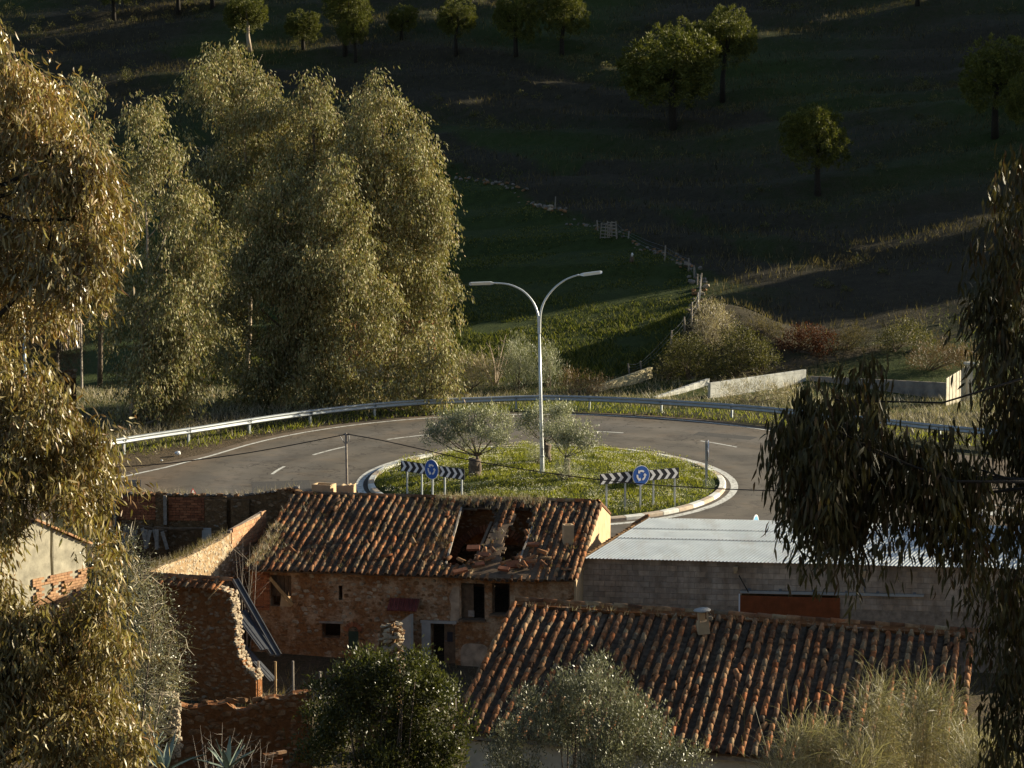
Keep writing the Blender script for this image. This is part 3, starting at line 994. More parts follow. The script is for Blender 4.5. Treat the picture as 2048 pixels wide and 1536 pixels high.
# ------------------------------------------------------------------ cable pole behind the house and its cables
UY = 96.0
ub = P(694, 968, UY); ub.z = hz(ub.x, UY)
upole = thing('utility_pole', 'thin grey cable pole rising behind the tiled roof left of the island', 'pole', ub)
ut = P(692, 866, UY) - ub
MB().tube([(0, 0, -.2), (0, 0, ut.z * .5), (ut.x, 0, ut.z)], [.06, .05, .045], 10).build('pole', M['grey_wood'], upole, True)
MB().tube([(ut.x - .1, 0, ut.z - .06), (ut.x + .14, 0, ut.z - .05)], .03, 6).tube([(ut.x + .1, 0, ut.z - .05), (ut.x + .13, 0, ut.z - .25), (ut.x + .06, -.02, ut.z - .42)], .02, 6).tube([(ut.x - .25, 0, ut.z - .1), (ut.x - .1, 0, ut.z - .35), (ut.x, 0, ut.z - .5)], .014, 6).build('clamp', M['dark_metal'], upole)
c1 = smooth_path([P(694, 868, UY), P(760, 880, 95), P(850, 900, 94), P(950, 922, 93), P(1110, 948, 91), P(1285, 968, 89), P(1500, 980, 86), P(1760, 984, 83), P(2150, 972, 80)], .5)
tag(MB().tube(c1, .02, 6).build('overhead_cable', M['cable'], None, True), 'black twisted cable sagging right from the thin pole across the island', 'cable', 'overhead cables')
c2 = smooth_path([P(690, 869, UY), P(600, 887, 95.5), P(500, 905, 95), P(400, 919, 94.5), P(300, 930, 94), P(150, 937, 93), P(-60, 938, 92)], .5)
tag(MB().tube(c2, .02, 6).build('overhead_cable', M['cable'], None, True), 'black twisted cable running left from the thin pole over the road', 'cable', 'overhead cables')

# litter on the verge
for (px_, py_, s_, lab) in ((356, 909, .16, 'crumpled white bag on the dirt verge below the crash barrier'), (323, 922, .06, 'small white scrap on the bare dirt beside the road edge')):
    q = P(px_, py_, 115.5); q.z = max(road_z(q.y), hz(q.x, q.y)) + .02
    r_ = ray(px_, py_); ys = np.arange(100, 130, .05); tt = ys / r_[1]
    kk = np.where(CAM_Z + r_[2] * tt < np.maximum(.04 * (ys - 109), height(r_[0] * tt, ys)))[0][0]
    q = Vector((r_[0] * tt[kk], ys[kk], max(road_z(ys[kk]), hz(r_[0] * tt[kk], ys[kk])) + s_ * .4))
    bm = bmesh.new(); bmesh.ops.create_icosphere(bm, subdivisions=2, radius=s_)
    for v in bm.verts:
        v.co *= 1 + .5 * mnoise.noise(v.co * 9); v.co.z *= .6
    me = bpy.data.meshes.new('plastic_bag'); bm.to_mesh(me); bm.free(); me.materials.append(M['rag'])
    tag(obj('plastic_bag' if s_ > .1 else 'paper_scrap', me, None, q), lab, 'litter')

# ================================================================== BUILDINGS
class Frame:
    def __init__(s, origin, phi):
        s.o = Vector(origin); s.phi = phi
        s.ux = Vector((math.cos(phi), -math.sin(phi), 0)); s.uy = Vector((math.sin(phi), math.cos(phi), 0))

    def loc(s, w):
        d = Vector(w) - s.o
        return Vector((d.dot(s.ux), d.dot(s.uy), d.z))

    def world(s, l): return s.o + s.ux * l[0] + s.uy * l[1] + Vector((0, 0, l[2]))

    def wall(s, px, py, y=0.0):
        """local (x, z) of the sight line on the plane local y"""
        r = Vector(ray(px, py)); c = Vector((0, 0, CAM_Z))
        t = (y - (c - s.o).dot(s.uy)) / r.dot(s.uy)
        l = s.loc(c + r * t)
        return l.x, l.z

    def roof(s, px, py, z0, y0, t, g=0.0):
        """local (u, v) on a roof plane z = z0 + t (y-y0) - g x"""
        r = Vector(ray(px, py)); c = Vector((0, 0, CAM_Z))
        ol = s.loc(c); rl = Vector((r.dot(s.ux), r.dot(s.uy), r.z))
        k = (z0 + t * (ol.y - y0) - g * ol.x - ol.z) / (rl.z - t * rl.y + g * rl.x)
        q = ol + rl * k
        return q.x, (q.y - y0) * math.sqrt(1 + t * t)


def cover_verts(L=.42, r0=.088, r1=.068, n=5):
    """half-round cover tile, lower (wide) end at y=0, length up to y=L, with a visible clay edge"""
    V = []
    for (y, r) in ((0, r0), (L, r1)):
        for k in range(n + 1):
            a = math.pi * k / n
            V.append((r * math.cos(a), y, r * math.sin(a) * .95))
    for k in range(n + 1):
        a = math.pi * k / n
        V.append(((r0 - .016) * math.cos(a), 0.0, (r0 - .016) * math.sin(a) * .95))
    for k in range(n + 1):
        a = math.pi * k / n
        V.append(((r1 - .014) * math.cos(a), L, (r1 - .014) * math.sin(a) * .95))
    V = np.array(V); m = n + 1
    F = []
    for k in range(n):
        F.append((k, k + 1, m + k + 1, m + k))
        F.append((2 * m + k, 2 * m + k + 1, k + 1, k))
        F.append((2 * m + k + 1, 2 * m + k, 3 * m + k, 3 * m + k + 1))
    return V, np.array(F)


CV, CF = cover_verts()
TILE_ME = [mesh_np('roof_tile', CV * np.array([s, 1, s2]), CF, M['tile']) for s, s2 in ((1, 1), (1.06, .96), (.95, 1.05))]


def inst(Vb, Fb, mats):
    """many transformed copies in one mesh: mats (N,4,4)"""
    N = len(mats)
    Vh = np.concatenate([Vb, np.ones((len(Vb), 1))], 1)
    V = np.einsum('nij,kj->nki', mats, Vh)[..., :3].reshape(-1, 3)
    F = (Fb[None] + (np.arange(N) * len(Vb))[:, None, None]).reshape(-1, Fb.shape[1])
    return V, F


def trs(p, rot=(0, 0, 0), sc=(1, 1, 1)):
    return np.array(Matrix.Translation(p) @ Euler(rot).to_matrix().to_4x4() @ Matrix.Diagonal((*sc, 1)))


def tile_roof(roof, width, slope, spacing, expo, skip, pick, seed, sag=None, x_off=0.0, drop=0.0):
    """roof: part whose local frame is the roof plane (x along the eave from -width to 0, y up the slope)"""
    rs = np.random.default_rng(seed)
    nrow = int(width / spacing)
    ncol = int(slope / expo)
    cand = []
    for i in range(nrow + 1):
        ru = rs.normal(0, .012); ry_ = rs.normal(0, .012)
        lift = rs.normal(0, .012)
        for j in range(ncol):
            u = -width + i * spacing + ru + ry_ * j * expo * .3 + rs.normal(0, .006)
            v = j * expo - .12 + rs.normal(0, .02)
            if skip(u, v): continue
            z = .055 + lift + rs.normal(0, .006) + (sag(u, v) if sag else 0)
            rot = (rs.normal(.03, .02), rs.normal(0, .05), rs.normal(0, .035))
            if rs.random() < .03: rot = (rot[0], rot[1], rs.normal(0, .16))
            cand.append((u, v, z, rot, i, j))
    order = sorted(range(len(cand)), key=lambda k: pick(cand[k][0], cand[k][1]))
    chosen = set(order[:300])
    for k in sorted(chosen):
        u, v, z, rot, i, j = cand[k]
        o = obj('roof_tile', TILE_ME[(i * 7 + j * 3) % 3], roof, (u, v, z), rot)
    rest = [trs((c[0], c[1], c[2]), c[3]) for k, c in enumerate(cand) if k not in chosen]
    # channel tiles between the covers
    chan = []
    for i in range(nrow):
        for j in range(ncol):
            u = -width + (i + .5) * spacing + rs.normal(0, .006)
            v = j * expo - .06
            if skip(u, v): continue
            z = .075 + (sag(u, v) if sag else 0) + rs.normal(0, .004)
            chan.append(trs((u, v, z), (math.pi + 0 * .03, math.pi * 0, 0), (1.25, -1, .75)))
    # (rotated upside down: mirrored along y so that the wide end stays low)
    V1, F1 = inst(CV, CF, np.array(rest))
    tag(obj('roof_tiles', mesh_np('roof_tiles', V1, F1, M['tile']), roof), kind='stuff')
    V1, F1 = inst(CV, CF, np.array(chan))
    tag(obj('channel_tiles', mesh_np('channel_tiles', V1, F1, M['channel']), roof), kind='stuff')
    return cand


def cells_deck(roof, width, slope, hole, mat, cell=.3, z=-.03, t=.06):
    """boarded deck as cells so that the hole is a real hole"""
    mb = MB()
    nu, nv = int(round(width / cell)), int(round(slope / cell))
    du, dv = width / nu, slope / nv
    for j in range(nv):
        run = None
        for i in range(nu + 1):
            solid = i < nu and not hole(-width + (i + .5) * du, (j + .5) * dv)
            if solid and run is None: run = i
            if not solid and run is not None:
                mb.box((-width + (run + i) * du / 2, (j + .5) * dv, z), ((i - run) * du, dv, t)); run = None
    return mb.build('deck', mat, roof)


def wall_boxes(x0, x1, z0, z1, y0, th, holes):
    """wall slab with rectangular openings (hx0,hx1,hz0,hz1)"""
    xs = sorted({x0, x1, *[min(max(h[k], x0), x1) for h in holes for k in (0, 1)]})
    zs = sorted({z0, z1, *[min(max(h[k], z0), z1) for h in holes for k in (2, 3)]})
    mb = MB()
    for a, b in zip(xs[:-1], xs[1:]):
        for c, d in zip(zs[:-1], zs[1:]):
            mx, mz = (a + b) / 2, (c + d) / 2
            if any(h[0] < mx < h[1] and h[2] < mz < h[3] for h in holes): continue
            mb.box((mx, y0 + th / 2, mz), (b - a, th, d - c))
    return mb


def stone_meshes(name, mat, n=5, seed=3):
    out = []
    rs = random.Random(seed)
    for k in range(n):
        bm = bmesh.new()
        bmesh.ops.create_icosphere(bm, subdivisions=1, radius=.5)
        for v in bm.verts:
            v.co = Vector((math.copysign(abs(v.co.x * 2) ** .7 / 2, v.co.x), math.copysign(abs(v.co.y * 2) ** .7 / 2, v.co.y), math.copysign(abs(v.co.z * 2) ** .7 / 2, v.co.z)))
            v.co += Vector((rs.uniform(-.09, .09), rs.uniform(-.09, .09), rs.uniform(-.09, .09)))
        bmesh.ops.dissolve_limit(bm, angle_limit=.12, verts=bm.verts, edges=bm.edges)
        me = bpy.data.meshes.new(name); bm.to_mesh(me); bm.free()
        me.materials.append(mat)
        out.append(me)
    return out


STONE = stone_meshes('stone', M['stone']); RSTONE = stone_meshes('stone', M['red_stone']); GSTONE = stone_meshes('stone', M['dark_stone'])
mbb = MB().box((0, 0, 0), (1, 1, 1))
BRICK_ME = mbb.mesh('brick', M['brick']); PBRICK_ME = mbb.mesh('brick', M['pale_brick']); BLOCK_ME = mbb.mesh('block', M['block'])
WBLOCK_ME = mbb.mesh('block', M['white_block']); YBLOCK_ME = mbb.mesh('block', M['yellow_block'])


def stones_on(parent, pts, meshes, size=(.22, .12, .14), seed=1, name='stone'):
    rs = random.Random(seed)
    for p in pts:
        k = rs.uniform(.7, 1.35)
        obj(name, rs.choice(meshes), parent, p, (rs.uniform(-.2, .2), rs.uniform(-.3, .3), rs.uniform(-.25, .25)),
            (size[0] * k * rs.uniform(.8, 1.2), size[1] * rs.uniform(.8, 1.2), size[2] * k * rs.uniform(.8, 1.15)))


def rubble_pts(x0, x1, z0, z1, y, n, rs, ok=None, dmin=.17):
    out = []
    tries = 0
    while len(out) < n and tries < n * 40:
        tries += 1
        x, z = rs.uniform(x0, x1), rs.uniform(z0, z1)
        if ok and not ok(x, z): continue
        if any(abs(x - p[0]) < dmin * 1.3 and abs(z - p[2]) < dmin * .8 for p in out): continue
        out.append((x, y, z))
    return out


def bricks_on(parent, x0, x1, z0, z1, y, me, bw=.25, bh=.065, jo=.012, ok=None, d=.05):
    r = 0; z = z0
    while z + bh <= z1 + .001:
        x = x0 + (-(bw + jo) / 2 if r % 2 else 0)
        while x < x1 - .02:
            a, b = max(x, x0), min(x + bw, x1)
            if b - a > .04 and (ok is None or ok((a + b) / 2, z + bh / 2)):
                obj('brick', me, parent, ((a + b) / 2, y + random.uniform(-.004, .004), z + bh / 2), (0, 0, random.uniform(-.01, .01)), (b - a, d, bh))
            x += bw + jo
        z += bh + jo; r += 1


# ------------------------------------------------------------------ the half-collapsed house in the middle
HT, HW, HL, HPHI = .2534, 6.77, 11.84, .17006
hE = P(1150, 1161, 82.9)
HZ = -3.0
HF = Frame((hE.x, hE.y, HZ), HPHI)
house = thing('ruined_house', 'long half-collapsed stone house with a big hole in its clay tile roof', 'house', HF.o, -HPHI)
ze = hE.z - HZ                      # eave height, local
HS = HW * math.sqrt(1 + HT * HT)
zr = ze + HW * HT
# openings in the front wall (photo outline -> wall plane)
WY = .42


def ww(px, py): return HF.wall(px, py, WY)


def rect(pa, pb):
    a = ww(*pa); b = ww(*pb)
    return (min(a[0], b[0]), max(a[0], b[0]), min(a[1], b[1]), max(a[1], b[1]))


O_plank = rect((541, 1150), (583, 1214)); O_slit = rect((677, 1171), (685, 1200)); O_sq = rect((644, 1246), (681, 1277))
O_w1 = rect((922, 1166), (970, 1242)); O_w2 = rect((984, 1166), (1020, 1231)); O_door = rect((862, 1246), (911, 1372)); O_door = (O_door[0], O_door[1], 0.0, O_door[3])
O_arch = rect((697, 1262), (717, 1300))
wallp = wall_boxes(-HL + .12, -.1, -.4, ze + .02, WY, .5, [O_plank, O_slit, O_sq, O_w1, O_w2, O_door, O_arch]).build('front_wall', M['rubble'], house)
rs = random.Random(4)
holes = [O_plank, O_slit, O_sq, O_w1, O_w2, O_door, O_arch]


def clear(x, z, m=.1): return not any(h[0] - m < x < h[1] + m and h[2] - m < z < h[3] + m for h in holes)


xa, xb = ww(583, 1200)[0] + .1, ww(900, 1200)[0]
stones_on(wallp, rubble_pts(xa, xb, ze - 2.3, ze - .15, WY + .018, 190, rs, clear, .15), STONE + RSTONE, (.2, .09, .13), 5)
# brick corner at the left, plaster patches, brick jambs
bricks_on(wallp, -HL + .15, O_plank[0] - .04, ze - 1.5, ze - .05, WY - .012, BRICK_ME, .25, .06, .014)
for (pa, pb, mt) in (((900, 1172), (919, 1243), 'white_plaster'),):
    q = rect(pa, pb)
    poly = [(q[0], q[2]), (q[0] + .12, q[2] - .15), (q[1], q[2]), (q[1], q[3]), (q[0] + .1, q[3] - .05), (q[0] - .04, q[3] - .4), (q[0] + .05, q[3] - .7)]
    MB().prism(poly, .03, None, (0, WY - .02, 0)).build('plaster_patch', M['old_plaster'], wallp)
q = rect((921, 1286), (976, 1346))
MB().prism([(q[0] + .5 * (q[1] - q[0]) * (1 + math.copysign(abs(math.cos(a)) ** .5, math.cos(a))), q[2] + .5 * (q[3] - q[2]) * (1 + math.copysign(abs(math.sin(a)) ** .5, math.sin(a)))) for a in np.linspace(0, 2 * math.pi, 20)[:-1]], .03, None, (0, WY - .02, 0)).build('plaster_patch', M['old_plaster'], wallp)
# boarded opening with a slanting plank
d = thing  # (short name kept free)
mb = MB()
nb = 5
w = (O_plank[1] - O_plank[0]) / nb
for i in range(nb):
    obj('plank', mbb.mesh('plank', M['wood']), wallp, (O_plank[0] + w * (i + .5), WY + .2 + .01 * (i % 2), (O_plank[2] + O_plank[3]) / 2 + .2), None, (w - .015, .03, O_plank[3] - O_plank[2] - .3))
a = ww(540, 1155); b = ww(586, 1210)
MB().box(((a[0] + b[0]) / 2, WY - .03, (a[1] + b[1]) / 2), (math.hypot(b[0] - a[0], b[1] - a[1]), .04, .12), (0, -math.atan2(b[1] - a[1], b[0] - a[0]), 0)).build('brace_board', M['plank_tan'], wallp)
a = ww(559, 1190); b = ww(583, 1215)
MB().prism([(a[0], b[1]), (b[0], b[1]), (a[0] + .05, a[1])], .03, None, (0, WY + .05, 0)).build('leaning_panel', M['cream'], wallp)
# awning of old red sheet over the side door, block screen wall under it, white door jamb, door leaf
q = rect((781, 1190), (841, 1222))
mb = MB()
nw = 14
for i in range(nw):
    x = q[0] + (q[1] - q[0]) * (i + .5) / nw
    mb.box((x, WY - .33, (q[2] + q[3]) / 2), ((q[1] - q[0]) / nw * (.55 if i % 2 else .98), .62, .03 if i % 2 else .05), (R(33), 0, 0))
mb.build('awning', M['old_red_sheet'], house)
a0 = ww(828, 1222); a1 = ww(793, 1312)
MB().prism([(a0[0], -.2), (a0[0], a0[1]), (a0[0] - .55, a0[1] - .35), (a0[0] - .55, -.2)], .12, Matrix.Rotation(R(-35), 3, 'Z'), (a0[0] * (1 - math.cos(R(-35))), WY - .55 - a0[0] * math.sin(R(-35)), 0)).build('screen_wall', M['concrete'], house)
q = rect((844, 1241), (862, 1360))
MB().box(((q[0] + q[1]) / 2, WY - .03, q[3] / 2), (q[1] - q[0], .1, q[3])).box(((q[0] + O_door[1]) / 2, WY - .025, O_door[3] + .05), (O_door[1] - q[0] + .1, .09, .1)).build('door_frame', M['concrete'], house)
dl = MB().box((O_door[1] - .22, WY + .16, O_door[3] / 2), (.42, .05, O_door[3])).build('door', M['wood'], house)
MB().box((O_door[1] - .22, WY + .128, O_door[3] - .5), (.2, .012, .35)).build('door_window', M['sign_black'], dl)
MB().tube([(O_door[1] - .38, WY + .12, 1.0), (O_door[1] - .38, WY + .09, 1.0), (O_door[1] - .32, WY + .09, 1.0)], .012, 6).build('handle', M['dark_metal'], dl)
# the two upper windows under the eave
for O, lab in ((O_w1, 'window with one closed wooden shutter'), (O_w2, 'open dark window')):
    f = MB()
    f.box((O[0] + .03, WY + .2, (O[2] + O[3]) / 2), (.06, .12, O[3] - O[2])).box((O[1] - .03, WY + .2, (O[2] + O[3]) / 2), (.06, .12, O[3] - O[2])).box(((O[0] + O[1]) / 2, WY - .02, O[2] + .03), (O[1] - O[0] + .1, .5, .06))
    fo = f.build('window', M['wood'], house); tag(fo, lab)
    if O is O_w1:
        MB().box((O[0] + .24, WY + .18, (O[2] + O[3]) / 2), (.36, .04, O[3] - O[2] - .14)).box((O[0] + .24, WY + .155, (O[2] + O[3]) / 2 + .02), (.05, .02, O[3] - O[2] - .2)).build('shutter', M['wood'], fo)
        MB().box((O[0] + .34, WY + .15, O[2] + .22), (.22, .02, .22)).build('shutter_panel', M['grey_wood'], fo)
MB().box(((O_sq[0] + O_sq[1]) / 2, WY - .02, O_sq[3] + .04), (O_sq[1] - O_sq[0] + .2, .08, .07)).build('lintel', M['grey_wood'], house)
n = 10
xc, zc_ = (O_arch[0] + O_arch[1]) / 2, O_arch[3]
for i in range(n):
    a = math.pi * (i + .5) / n
    obj('brick', BRICK_ME, wallp, (xc + .26 * math.cos(a), WY - .01, zc_ + .26 * math.sin(a)), (0, math.pi / 2 - a, 0), (.07, .05, .16))
MB().prism([(xc + .19 * math.cos(a), zc_ + .19 * math.sin(a)) for a in np.linspace(0, math.pi, 9)] + [(O_arch[0] - .0, O_arch[2]), (O_arch[1], O_arch[2])], .03, None, (0, WY + .0, 0)).build('niche_door', simple('old_green_paint', (.03, .05, .03), .7), house)

# gables and back
GT = .30
RWD = 2.9                           # depth of the rear slope
gp = lambda x, th: [(x, .3), (x, .3)]
for gx_, mat_, nm in ((-.26, 'cream', 'gable_wall'), (-HL + .04, 'rubble', 'gable_wall')):
    prof = [(WY + .02, -.4), (WY + .02, ze - .02), (HW, zr - .1), (HW + RWD, zr - .1 - RWD * GT), (HW + RWD, -.4)]
    V = [(gx_, y, z) for y, z in prof] + [(gx_ + .24, y, z) for y, z in prof]
    MB().add(V, [(4, 3, 2, 1, 0), (5, 6, 7, 8, 9)] + [(i, (i + 1) % 5, (i + 1) % 5 + 5, i + 5) for i in range(5)]).build(nm, M[mat_], house)
MB().box((-HL / 2, HW + RWD - .15, zr * .33), (HL - .6, .3, zr * .66 + .6)).build('back_wall', M['rubble'], house)
# dirt weathering line where the metal roof meets the gable is a course of mortar
roof = obj('roof', None, house, (0, 0, ze), (math.atan(HT), 0, 0))


def hv(px, py): return HF.roof(px, py, ze, 0, HT)


# outline of the hole on the roof plane
HOLE = [hv(*p) for p in ((893, 1130), (905, 1075), (924, 1018), (985, 1016), (990, 1045), (972, 1085), (966, 1100), (960, 1118), (945, 1128))]
HOLE2 = [hv(*p) for p in ((1003, 1122), (1006, 1085), (1022, 1045), (1030, 1018), (1068, 1016), (1060, 1060), (1043, 1105), (1035, 1125))]


def inpoly(poly, x, y):
    c = False
    j = len(poly) - 1
    for i in range(len(poly)):
        if (poly[i][1] > y) != (poly[j][1] > y) and x < (poly[j][0] - poly[i][0]) * (y - poly[i][1]) / (poly[j][1] - poly[i][1]) + poly[i][0]: c = not c
        j = i
    return c


def hhole(u, v):
    u2 = u + .16 * mnoise.noise((u * 2.2, v * 2.2, 3)) + .08 * mnoise.noise((u * 6, v * 6, 4)); v2 = v + .16 * mnoise.noise((u * 2.2, v * 2.2, 9))
    return inpoly(HOLE, u2, v2) or inpoly(HOLE2, u2, v2)


cells_deck(roof, HL, HS, hhole, M['wood'], .12)
sagc = hv(985, 1135)


def hsag(u, v):
    return -.22 * math.exp(-((u - sagc[0]) / 1.5) ** 2 - ((v - sagc[1]) / 1.4) ** 2) - .25 * math.exp(-((u - sagc[0]) / .55) ** 2 - ((v - sagc[1] - 2.6) / 1.6) ** 2) + .03 * math.sin(u * 1.3) + .02 * math.sin(v * 2 + u)


def hskip(u, v): return hhole(u, v + .12) or v > HS - .28


tile_roof(roof, HL, HS, .300, .325, hskip, lambda u, v: v, 21, hsag)
# ridge capping and rear slope
ncap = int(HL / .36)
for i in range(ncap):
    obj('ridge_tile', TILE_ME[i % 3], roof, (-HL + .05 + i * .36, HS - .03, .05 + random.uniform(-.01, .01)), (0, 0, -math.pi / 2 + random.uniform(-.05, .05)), (1.35, 1, 1.1))
rear = obj('rear_roof', MB().box((-HL / 2, RWD / 2 + .05, -.02), (HL, RWD + .2, .08)).mesh('rear_roof', M['tile']), house, (0, HW, zr + .0), (-math.atan(GT), 0, 0))
V1, F1 = inst(CV, CF, np.array([trs((-HL + i * .3, RWD + .1 - j * .33, .06), (0, 0, math.pi)) for i in range(int(HL / .3) + 1) for j in range(9)]))
tag(obj('roof_tiles', mesh_np('roof_tiles', V1, F1, M['tile']), rear), kind='stuff')
# verge bricks along the gable
for k in range(14):
    obj('verge_tile', TILE_ME[k % 3], roof, (.0, k * .47, .03), (0, R(12), random.uniform(-.04, .04)), (1.1, 1.1, 1))
# boards along the hole, rafters, fallen bricks
a = Vector((*HOLE[0], .02)); b = Vector((*HOLE[2], .02))
MB().box((a + b) / 2 + Vector((-.02, 0, .03)), (.06, (b - a).length, .07), (0, 0, math.atan2(b.y - a.y, b.x - a.x) - math.pi / 2)).build('barge_board', M['grey_wood'], roof)
a = Vector((*HOLE2[5], .0)); b = Vector((*HOLE2[7], .0))
MB().box((a + b) / 2 + Vector((.05, 0, .02)), (.06, (b - a).length + .5, .06), (0, 0, math.atan2(b.y - a.y, b.x - a.x) + math.pi / 2)).build('barge_board', M['grey_wood'], roof)
for (px_, py_, w_, l_, rr_, tilt) in ((947, 1104, .46, .3, .1, .1), (968, 1118, .4, .22, -.15, .2), (1027, 1137, .48, .3, .25, .45), (921, 1150, .5, .2, .5, .1), (1008, 1146, .4, .2, -.1, .1), (1066, 1097, .42, .2, 0, .05), (960, 1137, .34, .2, .3, .1)):
    u, v = hv(px_, py_)
    obj('loose_brick', BRICK_ME, roof, (u, v, .16), (tilt, random.uniform(-.1, .1), rr_), (w_, l_, .09))
for k in range(34):
    u = sagc[0] + random.gauss(0, 1.15); v = sagc[1] + random.uniform(-.3, 1.0)
    if not hhole(u, v): obj('slipped_tile', TILE_ME[k % 3], roof, (u, v, .1 + random.uniform(0, .06)), (random.uniform(-.3, .3), random.uniform(-.5, .5), random.uniform(-1.6, 1.6)))
for k in range(9):
    u = random.uniform(-HL + .5, -.6); v = random.uniform(.6, HS - 1)
    if not hhole(u, v): obj('slipped_tile', TILE_ME[k % 3], roof, (u, v, .15), (random.uniform(-.1, .2), random.uniform(-.4, .4), random.uniform(-.8, .8)))
# brick arch standing inside, seen through the hole
iy = HW - .55
ac = HF.wall(985, 1125, iy)
ra = 1.42
polyV = []
n = 22
outer = [(-HL * .36 + 0, 0)]
arch_w = MB()
pts_in = [(ac[0] + ra * math.cos(a), ac[1] - .25 + ra * math.sin(a)) for a in np.linspace(0, math.pi, n + 1)]
ztop = zr - .22
for i in range(n):
    (x0, z0), (x1, z1) = pts_in[i], pts_in[i + 1]
    arch_w.prism([(x0, z0), (x1, z1), (x1, ztop), (x0, ztop)], .3, None, (0, iy, 0))
arch_w.box((ac[0] + ra + .9, iy + .15, ztop / 2), (1.8, .3, ztop)).box((ac[0] - ra - .9, iy + .15, ztop / 2), (1.8, .3, ztop))
aw = arch_w.build('arch_wall', M['red_rubble'], house)
nv = 40
for i in range(nv):
    a = math.pi * (i + .5) / nv
    obj('brick', BRICK_ME, aw, (ac[0] + (ra + .14) * math.cos(a), iy - .01, ac[1] - .25 + (ra + .14) * math.sin(a)), (0, math.pi / 2 - a + random.uniform(-.02, .02), 0), (.085, .06, .27))
MB().box((ac[0], iy + 1.1, 1.6), (4.6, .2, 3.4)).build('inner_wall', M['ruin'], house)
for k, (xo, ln) in enumerate(((-.35, 2.3), (.05, 2.2))):
    MB().box((hv(985, 1080)[0] + xo, hv(985, 1080)[1], -.09), (.1, ln + 1.2, .1)).build('rafter', M['wood'], roof)
# chimneys


def chimney(parent, c, w, d, h, mat, rz=0, name='chimney'):
    """hollow box chimney open at the top"""
    t = .07
    mb = MB()
    mb.box((0, -d / 2 + t / 2, h / 2), (w, t, h)).box((0, d / 2 - t / 2, h / 2), (w, t, h)).box((-w / 2 + t / 2, 0, h / 2), (t, d - 2 * t, h)).box((w / 2 - t / 2, 0, h / 2), (t, d - 2 * t, h))
    return obj(name, mb.mesh(name, mat), parent, c, (0, 0, rz))


u, v = hv(1136, 1086)
yv = v / math.sqrt(1 + HT * HT)
chimney(house, (u, yv, ze + yv * HT - .1), .36, .34, .78, M['cream'], R(20))
cr = HF.wall(648, 984, HW + 1.2)
chimney(house, (cr[0], HW + 1.2, cr[1] - .4), .78, .6, .72, M['cream'], R(-8))
cr = HF.wall(692, 986, HW + 1.0)
stub = MB().prism([(-.33, -.4), (.33, -.4), (.33, .34), (.2, .27), (.12, .33), (-.02, .24), (-.16, .3), (-.33, .2)], .4, None, (cr[0], HW + .9, cr[1] + .02)).build('chimney_stub', M['cream'], house)
# ridge weeds, dead grass tufts on the roof come with the vegetation

# ------------------------------------------------------------------ the barn with the white metal roof
b1 = P(1169, 1116, 84.8)
BPHI = R(8.0)
BF = Frame((b1.x, b1.y, -2.6), BPHI)
bz = b1.z + 2.6
barn = thing('barn', 'long concrete-block barn with a white corrugated metal roof and sliding door', 'barn', BF.o, -BPHI)
BLN = 19.0
BWY = .28
V2 = R(27) - BPHI                   # direction of the sheets against the wall
BD, BR = 5.35, .62                  # run and rise of the front slope
bsx, bsy = math.tan(V2), 1.0
O_bd = None
a = BF.wall(1483, 1187, BWY); b = BF.wall(1677, 1250, BWY)
O_bd = (a[0], b[0], 0.0, a[1])
bw = wall_boxes(-.55, BLN, -.4, bz - .03, BWY + .012, .2, [O_bd]).build('block_wall', M['mortar'], barn)
bn = 0
r = 0; z = bz - .235
while z > -.1 and bn < 300:
    x = -.5 + (.2 if r % 2 else 0)
    while x < BLN - .3 and bn < 300:
        x1 = x + .385
        vis = proj(BF.world((x, BWY, z)))
        if vis[0] < 2070 and vis[1] < 1195 + max(0, (vis[0] - 1040)) * .095 + 16:
            segs = [(x, x1)]
            if z < O_bd[3]:
                segs = [(max(x, p0), min(x1, p1)) for p0, p1 in ((-9, O_bd[0]), (O_bd[1], 99))]
            for s0, s1 in segs:
                if s1 - s0 > .06 and bn < 300:
                    obj('block', BLOCK_ME, bw, ((s0 + s1) / 2, BWY + .012 + .03 + random.uniform(-.002, .002), z + .0925), None, (s1 - s0, .09, .186)); bn += 1
        x += .4
    z -= .2; r += 1
# corrugated sheets: three rows of overlapping sheets
wl, amp = .13, .017
rows = ((0.0, .5), (.49, .745), (.735, 1.0))
SHW = 2.25
broof = obj('metal_roof', None, barn, (0, 0, bz))
for k, (v0, v1) in enumerate(rows):
    for s in range(int(BLN / SHW) + 1):
        nw_ = int(round(SHW / wl)); nsub = nw_ * 4
        us = s * SHW + np.arange(nsub + 5) * SHW / nsub
        zz = amp * np.sin(2 * math.pi * us * nw_ / SHW)
        Vs = []
        for vv, lift in ((v0 - .005, .022 - .012 * 0), (v1, 0)):
            dz = (.02 if vv == v0 - .005 and k else 0) + .004 * s % .008
            Vs.append(np.stack([us + bsx * BD * vv, np.full_like(us, BD * vv), zz + BR * vv + dz], 1))
        m_ = len(us)
        Fq = np.stack([np.arange(m_ - 1), np.arange(1, m_), m_ + np.arange(1, m_), m_ + np.arange(m_ - 1)], 1)
        obj('roof_sheet', mesh_np('roof_sheet', np.concatenate(Vs), Fq, M['sheet'], True), broof)
# far slope, gable filling and eave purlin
MB().add([(bsx * BD, BD, BR), (bsx * BD + BLN, BD, BR), (bsx * BD + BLN + 1.2, BD + 3.2, BR - .5), (bsx * BD + 1.2, BD + 3.2, BR - .5)], [(0, 1, 2, 3)]).build('far_slope', M['sheet'], broof)
MB().box((BLN / 2 + .6, BD + 2.9, bz / 2 - .2), (BLN, .2, bz - .4)).build('back_wall', M['mortar'], barn)
